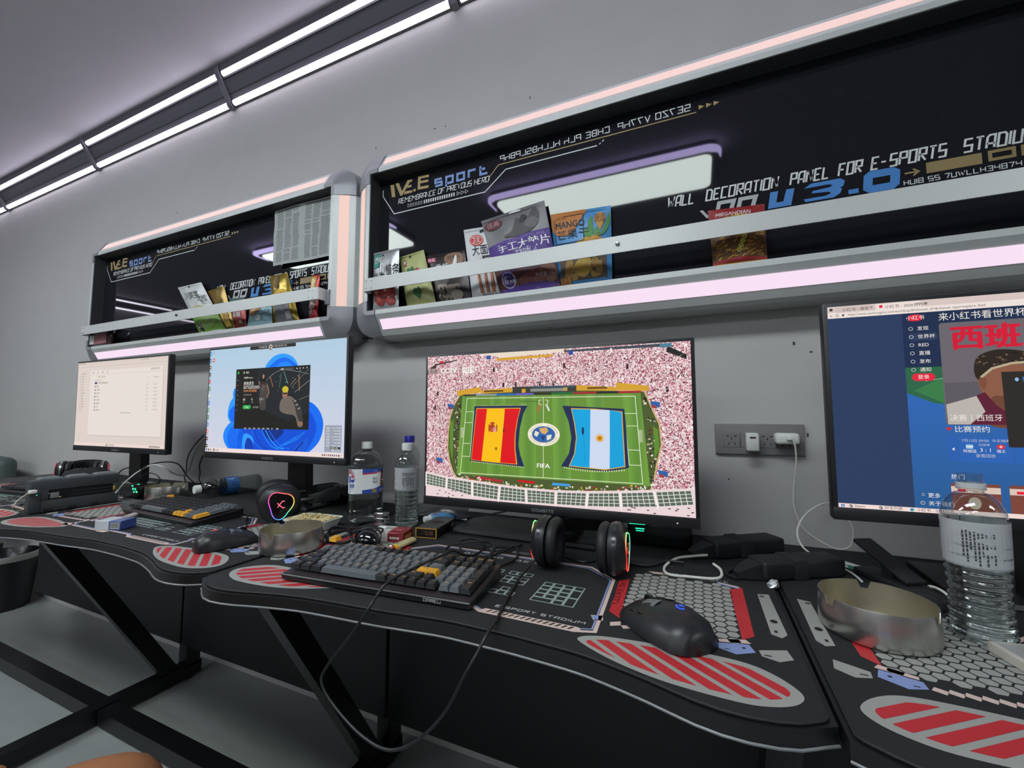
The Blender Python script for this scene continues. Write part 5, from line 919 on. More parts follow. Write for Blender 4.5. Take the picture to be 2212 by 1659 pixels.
for x0, x1 in ((.05, .17), (.19, .31), (.33, .45), (.55, .66), (.68, .79), (.81, .95)):
    for k in range(46):
        y = .05+.0195*k
        if r.random() < .94: A.rect(x0+.004*r.random(), y, x1-.03*r.random()*r.random(), y+.0085, inkk)
A.rect(.05, .955, .45, .975, inkk); A.rect(.55, .955, .95, .975, inkk)
A.build('printed_columns', sh, lambda x, y, l: NP(x, y, 1+l), cx=[i/n for i in range(1, n)], cy=[i/n for i in range(1, n)], world=True)

# ------------------------------------------------------------------ keyboards
key_dark = M('black_keycap', '#1b1c1f', .5, vary=.05); key_grey = M('slate_grey_keycap', '#565b5f', .5, vary=.05); key_yel = M('amber_keycap', '#d79a22', .48, vary=.04)
kcase = M('keyboard_case', '#1a191a', .38, vary=.05); kplate = M('keyboard_plate', '#3a3336', .4, metal=.3, vary=.05); legend_m = PR('#e8b45c'); legend_d = PR('#2a2016')
U = .01905; _KC = {}
def keycap(wu, du, mat):
    k = (wu, du, mat.name)
    if k in _KC: o = _KC[k].copy(); COL.objects.link(o); return o
    w_, d_ = wu*U-.0012, du*U-.0012; m = MB(); R4 = lambda hx, y0, y1, z: [(-hx, y0, z), (hx, y0, z), (hx, y1, z), (-hx, y1, z)]
    m.loft([R4(w_/2, -d_/2, d_/2, 0), R4(w_/2-.0004, -d_/2+.0004, d_/2-.0004, .0012), R4(w_/2-.0026, -d_/2+.0024, d_/2-.0016, .0078), R4(w_/2-.0034, -d_/2+.0032, d_/2-.0024, .0083)])
    o = m.build('keycap', mat, sharp=25); o.location = (0, 0, 0)
    for v in o.data.vertices: v.co.z += 0
    _KC[k] = o; return o
ROWS = [ # (label, width, colour) ; negative width = gap
 [('Esc', 1, 'y'), ('', -1, ''), ('F1', 1, 'g'), ('F2', 1, 'g'), ('F3', 1, 'g'), ('F4', 1, 'g'), ('F5', 1, 'd'), ('F6', 1, 'd'), ('F7', 1, 'd'), ('F8', 1, 'd'), ('F9', 1, 'g'), ('F10', 1, 'g'), ('F11', 1, 'g'), ('F12', 1, 'g'), ('Del', 1, 'd'), ('', -.25, ''), ('Prt', 1, 'd'), ('Ins', 1, 'd'), ('PgUp', 1, 'd'), ('PgDn', 1, 'd')],
 [('~', 1, 'g')] + [(c, 1, 'g') for c in '1234567890-='] + [('Back', 2, 'd'), ('', -.25, ''), ('Num', 1, 'd'), ('/', 1, 'd'), ('*', 1, 'd'), ('-', 1, 'd')],
 [('Tab', 1.5, 'd')] + [(c, 1, 'g') for c in 'QWERTYUIOP[]'] + [('\\', 1.5, 'g'), ('', -.25, ''), ('7', 1, 'g'), ('8', 1, 'g'), ('9', 1, 'g'), ('+', 1, 'D')],
 [('Caps', 1.75, 'd')] + [(c, 1, 'g') for c in "ASDFGHJKL;'"] + [('Enter', 2.25, 'y'), ('', -.25, ''), ('4', 1, 'g'), ('5', 1, 'g'), ('6', 1, 'g')],
 [('Shift', 2.25, 'd')] + [(c, 1, 'g') for c in 'ZXCVBNM,./'] + [('Shift', 1.75, 'd'), ('^', 1, 'd'), ('', -.25, ''), ('1', 1, 'g'), ('2', 1, 'g'), ('3', 1, 'g'), ('Ent', 1, 'D')],
 [('Ctrl', 1.25, 'd'), ('Win', 1.25, 'd'), ('Alt', 1.25, 'd'), ('', 6.25, 'g'), ('Alt', 1, 'd'), ('Fn', 1, 'd'), ('Ctrl', 1, 'd'), ('<', 1, 'd'), ('v', 1, 'd'), ('>', 1, 'd'), ('', -.25, ''), ('0', 1, 'g'), ('.', 1, 'g')]]
def keyboard(loc, rz, lab, recolour=None, legends=True, brand=None):
    t = thing('keyboard', lab, 'keyboard', loc, rz, None); W2, Dp = 19.25*U, 6*U+.003; hx = W2/2+.006; y0, y1 = -Dp/2-.012, Dp/2+.010
    sl = math.tan(R(5.0)); zf = .0135; zt = lambda y: zf+(y-y0)*sl
    m = MB(); pr = [(y0+.003, .0016), (y1-.004, .0016), (y1, .004), (y1-.002, zt(y1)-.003), (y0, zf-.003), (y0, .003)]
    m.loft([[(x, y, z) for y, z in pr] for x in (-hx+.002, hx-.002)]); m.rbox(-hx, hx, y0-.001, y1+.001, zf-.006, zf-.001, .0015, 1, Matrix.Translation((0, 0, 0)) @ Matrix.Shear('XY', 4, (0, 0)))
    sh = Matrix(((1, 0, 0, 0), (0, 1, 0, 0), (0, sl, 1, -y0*sl), (0, 0, 0, 1)))
    n0 = 12; m.v[n0:] = [tuple(sh @ Vector(v)) for v in m.v[n0:]]
    m.build('case', kcase, t, sharp=30)
    MB().prism([(-hx+.0025, y0+.0025), (hx-.0025, y0+.0025), (hx-.0025, y1-.0025), (-hx+.0025, y1-.0025)], zf-.0012, zf-.0002).build('plate', kplate, t)
    pl = t.children[-1]
    for v in pl.data.vertices: v.co = sh @ v.co
    for sx in (-1, 1):
        for sy in (y0+.02, y1-.02): MB().lathe([(.006, 0), (.006, .0018)], 10, (sx*(hx-.03), sy, 0)).build('rubber_foot', key_dark, t)
    A = Art(); col = {'d': key_dark, 'g': key_grey, 'y': key_yel, 'D': key_dark}
    for r_, row in enumerate(ROWS):
        x = -19.25*U/2; y = Dp/2-.0105-r_*U-(0 if r_ == 0 else .002)
        for s, wd, c in row:
            if wd < 0: x += -wd*U; continue
            cc = (recolour or {}).get((r_, s), c); mat = {'d': key_dark, 'g': key_grey, 'y': key_yel, 'D': key_dark, 'k': key_dark}[cc]
            if recolour and 'all' in recolour and (r_, s) not in recolour: mat = recolour['all'] if x < 4.6*U else key_grey
            tall = c == 'D'; yc = y-(U/2 if tall else 0)
            o = keycap(wd, 2 if tall else 1, mat); o.name = 'keycap'; o.parent = t
            raise_ = .012 if (r_ == 0 and s == 'Esc' and brand) else 0
            o.location = (x+wd*U/2, yc, zt(yc)+.0045+raise_); o.rotation_euler = (math.atan(sl), 0, 0)
            if legends and s: A.text(s, x+wd*U/2 - (.0 if wd < 1.3 else wd*U*.1), yc+.0003, .0046 if len(s) < 3 else .0034, legend_d if mat == key_yel else legend_m, r_ if raise_ == 0 else 100, al='C')
            x += wd*U
    if legends:
        lg = A.build('key_legends', t, lambda x, y, l: (x, y, zt(y)+.0045+.0087+(.012 if l >= 100 else 0))); lg['kind'] = 'stuff'
    if brand:
        B = Art(); B.st(brand, 0, 0, .0042, .0048, .0009, PR('#a9a9aa'), gap=.35); B.build('maker_lettering', t, lambda x, y, l: (.108+x, y0-.0013, .0055+y))
    return t
k3 = keyboard((-.523, .640, DZ+.0005), R(4.6), 'black keyboard with slate grey keys and one amber enter key, on the middle desk', brand='DAREU')
Y2 = {(0, 'Esc'): 'y', (5, '<'): 'y', (5, 'v'): 'y', (5, '>'): 'y', (3, 'Enter'): 'd', (4, '^'): 'y', (4, 'Ent'): 'y', 'all': key_dark, (5, ''): 'g'}
keyboard((-1.437, .786, DZ+.0005), R(-2.5), 'black keyboard with amber arrow keys on the desk under the pale blue monitor', recolour=Y2, legends=False)
keyboard((-2.32, .80, DZ+.0005), R(8), 'dark keyboard on the farthest-left desk behind the grey charging box', recolour={'all': key_dark}, legends=False)

# ------------------------------------------------------------------ mice
mouse_m = M('matte_black_plastic', '#17181b', .38, vary=.06); gloss_blk = M('gloss_black_plastic', '#0e0f12', .12, vary=.05); inlay_m = M('grey_inlay', '#7b8083', .35, metal=.4); cord_m = M('black_cord', '#111113', .5, vary=.1)
def mouse(loc, rz, lab, secs, logo, logo_m, inlay=False, cordpts=None, wing=0.0):
    t = thing('mouse', lab, 'mouse', loc, rz); N = 20
    def hw(y):
        for a, b in zip(secs, secs[1:]):
            if y <= b[0]: k = (y-a[0])/(b[0]-a[0]); return [a[i]+(b[i]-a[i])*k for i in range(4)]
        return list(secs[-1])
    def top(x, y, up=0):
        _, wl, wr, h = hw(y); k = abs(x)/(wl if x < 0 else wr); return h*max(0, 1-min(1, k)**2.4)**.5+.002+up
    ys = [p.x for p in crom([(s_[0], 0, 0) for s_ in secs], 3)]; rings = []
    for y in ys:
        _, wl, wr, h = hw(y); ring = []
        for i in range(N):
            a = 2*PI*i/N; cx = math.cos(a); sx = math.sin(a); wd = wr if cx > 0 else wl
            if sx >= 0: ring.append((wd*cx*(1 if cx > 0 else 1+wing*(1-sx)), y, .002+h*max(0, sx)**.62))
            else: ring.append((wd*.93*cx, y, .002-.0018*min(1, -sx*4)))
        rings.append(ring)
    MB().loft(rings).build('shell', mouse_m, t, sharp=50)
    yf = secs[-1][0]
    for sd in (-1, 1):
        m = MB(); n = 8; k = 6; vs = []
        for j in range(k+1):
            y = .004+(yf-.006)*j/k
            for i in range(n+1):
                _, wl, wr, h = hw(y); x = sd*(.0045+((wl if sd < 0 else wr)*.80-.0045)*i/n); vs.append((x, y, top(x, y, .0012 if 0 < i < n and 0 < j < k else -.0006)))
        m.add(vs, [(j*(n+1)+i, j*(n+1)+i+1, (j+1)*(n+1)+i+1, (j+1)*(n+1)+i) for j in range(k) for i in range(n)]); m.build('button', mouse_m, t, sharp=60)
    w_ = MB(); yw = yf*.55; w_.lathe([(.004, -.0035), (.0095, -.003), (.010, 0), (.0095, .003), (.004, .0035)], 20); w_.v = [(v[2], yw+v[0], top(0, yw)-.004+v[1]) for v in w_.v]; w_.build('scroll_wheel', gloss_blk, t)
    A = Art(); logo(A); A.build('logo', t, lambda x, y, l: (x, y, top(x, y, .0008)), cx=[-.006, -.003, 0, .003, .006], cy=[-.03+.004*i for i in range(12)])
    for k in range(2):
        s_ = MB(); y = .012+.017*k; _, wl, wr, h = hw(y); s_.rbox(-wl*.985-.001, -wl*.9, y-.007, y+.007, h*.58, h*.74, .0015); s_.build('side_button', gloss_blk, t)
    if inlay:
        for sd in (-1, 1):
            m = MB(); vs = [(sd*x, y, top(sd*x, y, .0016)) for y, x0, x1 in ((.004, .0055, .022), (.028, .007, .026), (.056, .009, .013)) for x in (x0, (x0+x1)/2, x1)]; m.add(vs, [(0, 1, 4, 3), (1, 2, 5, 4), (3, 4, 7, 6), (4, 5, 8, 7)]); m.build('grey_inlay', inlay_m, t)
    if cordpts: MB().tube(cordpts, .0016, 8, 6).build('cord', cord_m, t, world=True)
    return t
Mz = DZ+.0008
G_ = [(-.066, .012, .012, .012), (-.062, .024, .024, .024), (-.048, .033, .032, .035), (-.02, .037, .034, .039), (.005, .038, .033, .036), (.03, .036, .032, .029), (.05, .033, .031, .021), (.062, .028, .027, .013), (.066, .020, .020, .008)]
def logo_g(A):
    bl = E('blue_logo_light', '#2b5cff', 1.6); A.line([(.0048*math.cos(a*PI/8), -.024+.0055*math.sin(a*PI/8)) for a in range(4, 14)], .0019, bl); A.line([(-.0002, -.0225), (.0052, -.0225), (.0052, -.026)], .0019, bl); A.line([(.0016, -.0195), (.0052, -.0195)], .0016, bl)
def logo_r(A):
    rd = E('red_logo_light', '#ff5a4a', 1.5); A.line([(-.004, -.018), (.001, -.023), (-.003, -.028)], .0018, rd); A.line([(.004, -.017), (.0005, -.0215)], .0018, rd)
on = lambda px, py, z=DZ: at(px, py, z=z)
mouse((-.048, .648, Mz), R(47), 'black gaming mouse with a blue glowing mark, on the striped oval of the middle desk', G_, logo_g, True, [on(1362, 1310, .752), on(1330, 1300, .746), on(1303, 1288, DZ+.003), on(1296, 1272, DZ+.003), on(1310, 1258, DZ+.003), on(1345, 1246, DZ+.003), on(1395, 1236, DZ+.003), on(1440, 1222, DZ+.003)], wing=.30)
S_ = [(-.060, .012, .012, .012), (-.055, .024, .024, .025), (-.04, .031, .031, .036), (-.015, .033, .033, .039), (.01, .032, .032, .035), (.035, .032, .032, .029), (.052, .031, .031, .021), (.062, .026, .026, .012)]
mouse((-1.005, .642, Mz), R(-16), 'black mouse with a small red glowing mark, near the oval of the second desk', S_, logo_r, False, [on(502, 1150, .748), on(516, 1138, DZ+.003), on(512, 1122, DZ+.003), on(480, 1111, DZ+.003), on(430, 1122, DZ+.003), on(372, 1130, DZ+.003), on(310, 1128, DZ+.003), on(262, 1142, DZ+.003), on(236, 1164, DZ+.004), on(226, 1184, .738), on(228, 1199, .722), on(242, 1207, .722), on(258, 1203, .735), on(272, 1192, DZ+.004), on(296, 1178, DZ+.003), on(330, 1166, DZ+.003), on(370, 1164, DZ+.003), on(404, 1158, DZ+.003), on(440, 1146, DZ+.003)] if 1 else [on(370, 1164, DZ+.003), on(330, 1166, DZ+.003), on(296, 1178, DZ+.003), on(272, 1192, DZ+.004), on(258, 1203, .735), on(242, 1207, .722), on(228, 1199, .722), on(226, 1184, .738), on(236, 1164, DZ+.004), on(262, 1142, DZ+.003), on(310, 1128, DZ+.003), on(372, 1130, DZ+.003), on(430, 1122, DZ+.003), on(480, 1111, DZ+.003), on(520, 1100, DZ+.003)])
mouse((-2.09, .715, Mz), R(160), 'black mouse at the left edge of the photo, left of the grey charging box', S_, lambda A: A.rect(-.002, -.022, .002, -.018, PR('#5a5a5c')), False)

# ------------------------------------------------------------------ headsets
hs_m = M('black_headset_plastic', '#1b1b1e', .40, vary=.05); hs_g = M('satin_black_ring', '#34353a', .22, metal=.5); cush_m = M('black_leatherette', '#17171a', .55, vary=.15, scale=150, bump=.2); hs_silver = M('silver_headset_ring', '#b5b6b8', .25, metal=.8)
def headset(loc, rot, lab, half, ring=None, mark=None, silver=False, cr=.049, cordpts=None):
    t = thing('headset', lab, 'headset', loc, rot)
    for sd in (-1, 1):
        n = 32; E_ = lambda x, a, b: [(sd*x, a*math.copysign(abs(math.cos(2*PI*i/n))**.88, math.cos(2*PI*i/n)), b*math.copysign(abs(math.sin(2*PI*i/n))**.88, math.sin(2*PI*i/n))) for i in range(n)]
        x0 = half
        MB().loft([E_(x0-.002, cr*.90, cr*.97), E_(x0+.004, cr*.95, cr), E_(x0+.014, cr*.95, cr), E_(x0+.020, cr*.84, cr*.88), E_(x0+.027, cr*.66, cr*.70), E_(x0+.0285, cr*.50, cr*.54)]).build('ear_cup', hs_m, t, sharp=45)
        MB().loft([E_(x0+.006, cr*.965, cr*1.012), E_(x0+.012, cr*.965, cr*1.012), E_(x0+.0125, cr*.93, cr*.98), E_(x0+.0055, cr*.93, cr*.98)], closed=True).build('trim_ring', hs_silver if silver else hs_g, t, sharp=30)
        rg = []
        for k in range(13):
            a = PI*k/12; rg.append(E_(x0-.013+.011*math.cos(a), cr*.68+cr*.24*math.sin(a), cr*.74+cr*.24*math.sin(a)))
        rg += [E_(x0-.020, cr*.5, cr*.56), E_(x0-.006, cr*.45, cr*.5)]
        MB().loft(rg).build('ear_cushion', cush_m, t, sharp=70)
        if ring:
            k = MB(); n2 = 48; pts = []
            for i in range(n2):
                a = 2*PI*i/n2; q = cr*(.56+.075*math.cos(3*(a-PI/2-(.25 if sd > 0 else -.25)))); pts.append((sd*(x0+.0285), q*math.cos(a)*1.2, q*math.sin(a)))
            k.tube(pts, .0011, 6, 0, closed=True); k.build('light_ring', ring, t)
            m = MB(); m.loft([[(p[0]-sd*.004, p[1]*.96, p[2]*.96) for p in pts], [(p[0]+sd*.0004, p[1]*.96, p[2]*.96) for p in pts]]); m.build('face_plate', gloss_blk, t)
        if mark:
            A = Art()
            for s_ in (-1, 1): A.line([(s_*.008, .010), (s_*.0095, .005), (s_*.003, -.001), (-s_*.006, -.008)], .0024, mark)
            A.build('mark', t, lambda x, y, l: (sd*(x0+.0295), sd*x, y))
        # yoke from cup to band
        MB().tube([(sd*(x0+.008), 0, cr*.9), (sd*(x0+.013), 0, cr*1.25), (sd*(x0+.010), 0, cr*1.6)], .0075, 10, 4).build('yoke', hs_m, t)
    bd, pd = MB(), MB(); top = .165; rings, rings2 = [], []
    for k in range(25):
        a = PI*k/24; hx = half+.010+.010*math.sin(a); x = hx*math.cos(a); z = cr*1.35+(top-cr*1.35)*math.sin(a); nx, nz = math.cos(a), math.sin(a); ww = .012+.009*math.sin(a)
        rings.append([(x+nx*o_, y, z+nz*o_) for o_, y in ((.004, -ww), (.0055, -ww*.5), (.0055, ww*.5), (.004, ww), (-.001, ww), (-.001, -ww))])
        if 4 <= k <= 20: rings2.append([(x+nx*o_, y, z+nz*o_) for o_, y in ((-.001, -ww*.85), (-.001, ww*.85), (-.008, ww*.7), (-.010, 0), (-.008, -ww*.7))])
    bd.loft(rings).build('headband', hs_m, t, sharp=40); pd.loft(rings2).build('headband_pad', cush_m, t, sharp=50)
    if cordpts: MB().tube(cordpts, .0023, 8, 7).build('cord', cord_m, t, world=True)
    return t
ring3 = rainbow_mat('rgb_ring_green_red', [(0, '#ff2a20'), (.3, '#37ffa0'), (.55, '#7dffd8'), (.8, '#ff4038'), (1.0, '#ff2a20')], 1.6)
ring2 = rainbow_mat('rgb_ring_rainbow', [(0, '#e04bc8'), (.12, '#ff4a8a'), (.34, '#ff5a4a'), (.5, '#ffd24a'), (.65, '#4affa0'), (.80, '#4a78ff'), (.95, '#c04dff'), (1.0, '#e04bc8')], 1.7)
loopy = lambda px, py, y=.49: at(px, py, y=y)
headset((-.219, .822, DZ+.0505), (R(-88.5), 0, R(2)), 'black headset standing on its ear cups in front of the stadium monitor, cable looping down', .062, ring=ring3, mark=E('red_mark_light', '#ff5a4a', 1.2), cr=.050,
        cordpts=[on(1160, 1205, .765), on(1142, 1225, .752), on(1118, 1255, DZ+.004), on(1092, 1300, DZ+.004), on(1072, 1340, DZ+.0045), loopy(1055, 1365, .520), loopy(1030, 1412, .500), loopy(1003, 1460), loopy(960, 1540), loopy(900, 1600), loopy(840, 1620), loopy(780, 1588), loopy(722, 1525), loopy(695, 1476), loopy(706, 1440, .495), loopy(758, 1372, .50), loopy(798, 1312, .508), at(815, 1285, y=.525), on(833, 1262, .779), on(862, 1243, .783), on(905, 1222, .787), on(950, 1202, .790), on(978, 1190, .780), on(1005, 1200, .748),
                  on(1030, 1196, DZ+.004), on(1045, 1182, DZ+.006), on(1040, 1168, .752), on(1012, 1164, .756), on(992, 1172, .752), on(1000, 1195, DZ+.006), on(1020, 1212, DZ+.004), on(1060, 1200, DZ+.006), on(1065, 1176, .750), on(1035, 1170, .756), on(975, 1178, DZ+.008), on(962, 1195, DZ+.004), on(1000, 1208, DZ+.004), on(1080, 1195, DZ+.006), on(1112, 1180, DZ+.006), on(1116, 1205, DZ+.004), on(1080, 1220, DZ+.004), on(1058, 1205, DZ+.006), on(1070, 1184, DZ+.008), on(1110, 1182, DZ+.005), on(1128, 1176, DZ+.004)])
headset((-1.135, .872, DZ+.0545), (R(-86), 0, R(-33)), 'black headset with a rainbow light ring on its ear cup, behind the round ashtray', .060, ring=ring2, mark=E('pink_mark_light', '#ff6a7a', 1.3), cr=.053,
        cordpts=[on(548, 1112, .757), on(538, 1114, DZ+.006), on(530, 1124, DZ+.004), on(533, 1138, DZ+.003)])
headset((-2.66, 1.02, DZ+.047), (R(-86), R(3), R(60)), 'black headset with a silver and red ear cup ring, behind the grey charging box', .060, ring=E('red_ring_light', '#d8405a', .9), silver=True, cr=.043)

# ------------------------------------------------------------------ bottles
pet_m = clear_mat('clear_bottle_plastic', '#f2f6f5', .93, .05); pet_t = clear_mat('frosted_label_film', '#e8eaea', .74, .25); wat = water_mat(); cap_w = M('white_bottle_cap', '#d5d7d4', .45); cap_b = M('blue_bottle_cap', '#2b2a9a', .4); film_b = M('blue_label_film', '#2f5f9f', .35)
def prof_ribbed(h, r, ribs=True):
    P = [(r*.55, .0012), (r*.86, .0), (r*.97, .006)]
    for k in range(91):
        z = .010+(h*.70-.010)*k/90; f = (z-.01)/(h*.7-.01)
        rr = r*(1-.05*math.sin(PI*min(1, f*1.5))**2)
        if ribs and f < .62: rr *= 1-.062*abs(math.sin(PI*f/.62*8))**1.5
        elif ribs: rr *= 1-.03*abs(math.sin(PI*(f-.62)/.38*4))
        P.append((rr, z))
    for k in range(1, 9):
        a = PI/2*k/8; P.append((.0125+(r-.0125)*math.cos(a)**1.15, h*.70+(h*.885-h*.70)*math.sin(a)))
    P += [(.0125, h*.90), (.0150, h*.902), (.0150, h*.910), (.0122, h*.912)]
    return P
def bottle(name, lab, loc, h, r, fill, cap=None, open_=False, label=None, square=0.0, rot=(0, 0, 0), cat='bottle', prof=None, n=40, sy=1.0, group=None, shell=None):
    t = thing(name, lab, cat, loc, rot, group); P = prof or prof_ribbed(h, r); S_ = lambda a: (abs(math.cos(a))**(2/(2+square*4))*math.copysign(1, math.cos(a)), abs(math.sin(a))**(2/(2+square*4))*math.copysign(1, math.sin(a)))
    def rings(Q, off=0):
        o = []
        for rr, z in Q:
            k = square if rr > .02 else 0; row = []
            for i in range(n):
                a = 2*PI*i/n; c, s = (S_(a) if k else (math.cos(a), math.sin(a))); row.append((max(.0004, rr-off)*c, max(.0004, rr-off)*s*(sy if rr > .02 else 1), z))
            o.append(row)
        return o
    P2 = P + [(.0122, h*.935)] + ([(.0132, h*.94), (.0122, h*.955), (.0132, h*.965), (.0122, h*.985), (.0124, h)] if open_ else [(.0122, h*.99)])
    m = MB(); m.loft(rings([(.0005, .004)]+P2), cap=False); m.build('bottle_body', shell or pet_m, t, sharp=80)
    zf = fill*h
    if fill > 0:
        Q = [(.0006, .0046)] + [(rr, z) for rr, z in P if .0015 < z < zf]; rr = Q[-1][0]; Q += [(rr*.999, zf), (.0006, zf+.0002)]
        m = MB(); m.loft(rings(Q, .0009), cap=True); m.build('water', wat, t, sharp=50)
    if cap:
        c = MB(); N = 36; R1 = .0152; zc = h*.918
        rg = [[((R1-(.0006 if i % 2 else 0))*math.cos(2*PI*i/N), (R1-(.0006 if i % 2 else 0))*math.sin(2*PI*i/N), z) for i in range(N)] for z in (zc, h-.001)]
        rg += [[(R1*.92*math.cos(2*PI*i/N), R1*.92*math.sin(2*PI*i/N), h+.0008) for i in range(N)]]; c.loft(rg); c.build('cap', cap, t, sharp=40)
    else:
        c = MB(); c.lathe([(.0138, h*.912), (.0150, h*.914), (.0150, h*.942), (.0138, h*.944)], 28, cap=False); c.build('neck_ring', M('white_neck_ring', '#c9cccd', .35, alpha=.8), t)
    if label: label(t)
    return t
def wrap(t, A, rad, name='label', cut=18, sy=1.0, square=0.0):
    """artwork x = angle in degrees (0 faces the viewer), y = height"""
    def f(x, y, l):
        a = R(x-90); rr = rad(y)+.0007+.00022*l; c, s = math.cos(a), math.sin(a)
        if square: c, s = abs(c)**(2/(2+square*4))*math.copysign(1, c), abs(s)**(2/(2+square*4))*math.copysign(1, s)
        return (rr*c, rr*s*sy, y)
    return A.build(name, t, f, cx=[-180+10*i for i in range(1, 36)])
def lab_ribbed(rot):
    def g(t):
        h, r = .222, .0335; P = prof_ribbed(h, r)
        def rad(z):
            for (a, za), (b, zb) in zip(P, P[1:]):
                if za <= z <= zb and zb > za: return a+(b-a)*(z-za)/(zb-za)
            return r
        A = Art(); z0, z1 = .098, .158; A.rect(-179, z0, 179, z1, M('white_label_film', '#c6c9cb', .3, alpha=.66))
        for c, k in ((rot, 0), (rot-120, 1), (rot+120, 1)):
            if k == 0:
                for i in range(9):
                    y = z1-.006; r_ = random.Random(i)
                    L = (.040, .046, .030, .042, .050, .036, .046, .038, .044)[i]; yy = y
                    while yy > y-L: d = .0022+.0032*r_.random(); A.rect(c-26+6.2*i, yy-d, c-26+6.2*i+3.1, yy, PR('#34373c'), 1); yy -= d+.0011
            else:
                A.rect(c-22, .137, c+22, .154, PR('#a3202c'), 1); A.rect(c-19, .139, c+19, .152, PR('#d9c9c6'), 2); A.text('饮用水', c, .1415, .0085, PR('#a3202c'), 3, al='C', sx=950); A.poly([(c-24, .102), (c+24, .102), (c+2, .130)], PR('#8f96a2'), 1); A.poly([(c-9, .118), (c+10, .119), (c+2, .130)], PR('#dfe2e6'), 2)
        wrap(t, A, rad)
    return g
def lab_square(t):
    r = .047; A = Art(); z0, z1 = .082, .150; wt = PR('#dcdedd'); bl = PR('#27459c'); rd = PR('#c23a48')
    A.rect(-179, z0, 179, z1, wt)
    X = -42                      # left face of the label
    A.poly([(X-18, .136), (X+4, .138), (X+2, .148), (X-14, .148)], rd, 1); A.text('天然饮', X-8, .140, .0045, wt, 2, al='C', sx=800); A.rect(X-20, .112, X-2, .130, bl, 1); A.text('冰川水源', X-11, .122, .0036, wt, 2, al='C', sx=620); A.text('品质饮水', X-11, .115, .0036, wt, 2, al='C', sx=620)
    A.poly([(X+10, .147), (X+20, .132), (X+22, .120), (X+12, .112), (X, .116), (X-3, .126), (X+4, .136)], bl, 1); A.poly([(X+10, .145), (X+18, .131), (X+20, .121), (X+12, .114), (X+2, .118), (X, .126), (X+5, .135)], wt, 2); A.poly([(X+3, .134), (X+10, .143), (X+12, .134), (X+18, .128), (X+8, .124), (X+3, .128)], rd, 3); A.poly([(X+1, .121), (X+19, .123), (X+18, .117), (X+11, .114), (X+3, .117)], bl, 3)
    A.rect(X-12, .100, X+18, .109, bl, 2); A.text('农夫好水', X+3, .1025, .0045, wt, 3, al='C', sx=900)
    A.text('国家队 官方饮用水', X, .0945, .0035, bl, 2, al='C', sx=700); A.text('净含量 1.5L', X-4, .0895, .003, bl, 2, al='C', sx=700); A.text('保质期 12个月', X-4, .0848, .003, bl, 2, al='C', sx=700)
    Y = 30                       # right face: plain generic smiling figure in a blue shirt
    A.poly([(Y-32, .138), (Y+40, .145), (Y+40, .150), (Y-32, .150)], bl, 1); A.poly([(Y-32, .134), (Y+16, .142), (Y+16, .144), (Y-32, .138)], rd, 2); A.text('冰露', Y-16, .141, .005, PR('#7f93c8'), 2, al='C', sx=1000); A.poly([(Y-32, z0), (Y+42, z0), (Y+42, .108), (Y+8, .102), (Y-32, .092)], bl, 1); A.poly([(Y+10, z0), (Y+42, z0), (Y+42, .090), (Y+26, .088)], rd, 2)
    q = lambda pts, m, l: A.poly([tuple(p[:2]) for p in crom([(x, y*1000, 0) for x, y in pts], 5, True)] and [(p.x, p.y/1000) for p in crom([(x, y*1000, 0) for x, y in pts], 5, True)], m, l)
    q([(Y+6, .106), (Y+18, .100), (Y+30, .106), (Y+33, .124), (Y+28, .140), (Y+14, .140), (Y+8, .124)], PR('#8a5f4c'), 4); q([(Y+9, .132), (Y+12, .144), (Y+22, .147), (Y+31, .142), (Y+33, .130), (Y+28, .137), (Y+14, .137)], PR('#241b17'), 5)
    A.rect(Y+15, .117, Y+27, .120, PR('#e6ddd6'), 6); A.rect(Y+13, .128, Y+17, .130, PR('#241b17'), 6); A.rect(Y+24, .128, Y+28, .130, PR('#241b17'), 6); A.text('挑战', Y-16, .120, .006, Kk, 3, al='C', sx=900); A.text('极限', Y-16, .110, .006, Kk, 3, al='C', sx=900); A.text('#好水相伴', Y+18, .088, .0065, wt, 5, al='C', sx=800); A.rect(Y-24, .084, Y-10, .094, PR('#8a7a3a'), 3)
    wrap(t, A, lambda z: r, cut=18, square=.55)
PA = [(.026, .0012), (.040, 0), (.046, .006), (.0475, .014), (.0465, .02), (.0475, .04), (.0475, .06), (.0465, .066), (.0475, .072), (.0475, .080), (.0462, .084), (.0462, .148), (.0475, .152)] + [(.0125+(.0475-.0125)*math.cos(PI/2*k/10)**1.05, .155+.043*math.sin(PI/2*k/10)) for k in range(1, 11)] + [(.0125, .2005), (.0150, .201), (.0150, .203), (.0122, .2035)]
bottle('water_bottle', 'large square clear water bottle with blue white label and white cap', (-.887, .962, DZ+.0006), .222, .0475, .70, cap=cap_w, label=lab_square, square=.55, prof=PA, rot=(0, 0, R(42)))
bottle('water_bottle', 'full ribbed clear bottle with white cap, beside the large square bottle', (-.742, .962, DZ+.0006), .222, .0335, .62, cap=cap_w, label=lab_ribbed(42))
bottle('water_bottle', 'clear bottle with a dark blue cap, behind the white-capped ribbed bottle', (-.822, 1.075, DZ+.0006), .236, .0325, .0, cap=cap_b)
bottle('water_bottle', 'open ribbed water bottle without cap, at the right edge of the desks', (.341, .797, DZ+.0006), .219, .0335, .64, open_=True, label=lab_ribbed(-18))
def lab_lying(t):
    A = Art(); A.rect(-179, .085, 179, .128, M('blue_clear_label', '#3a6fae', .3)); r_ = random.Random(3)
    for k in range(30): A.poly([(-170+11.5*k, .088+.03*r_.random()), (-160+11.5*k, .09+.03*r_.random()), (-165+11.5*k, .10+.025*r_.random())], PR(r_.choice(('#7da6d0', '#2a5590', '#b9d0e6'))), 1)
    wrap(t, A, lambda z: .0325)
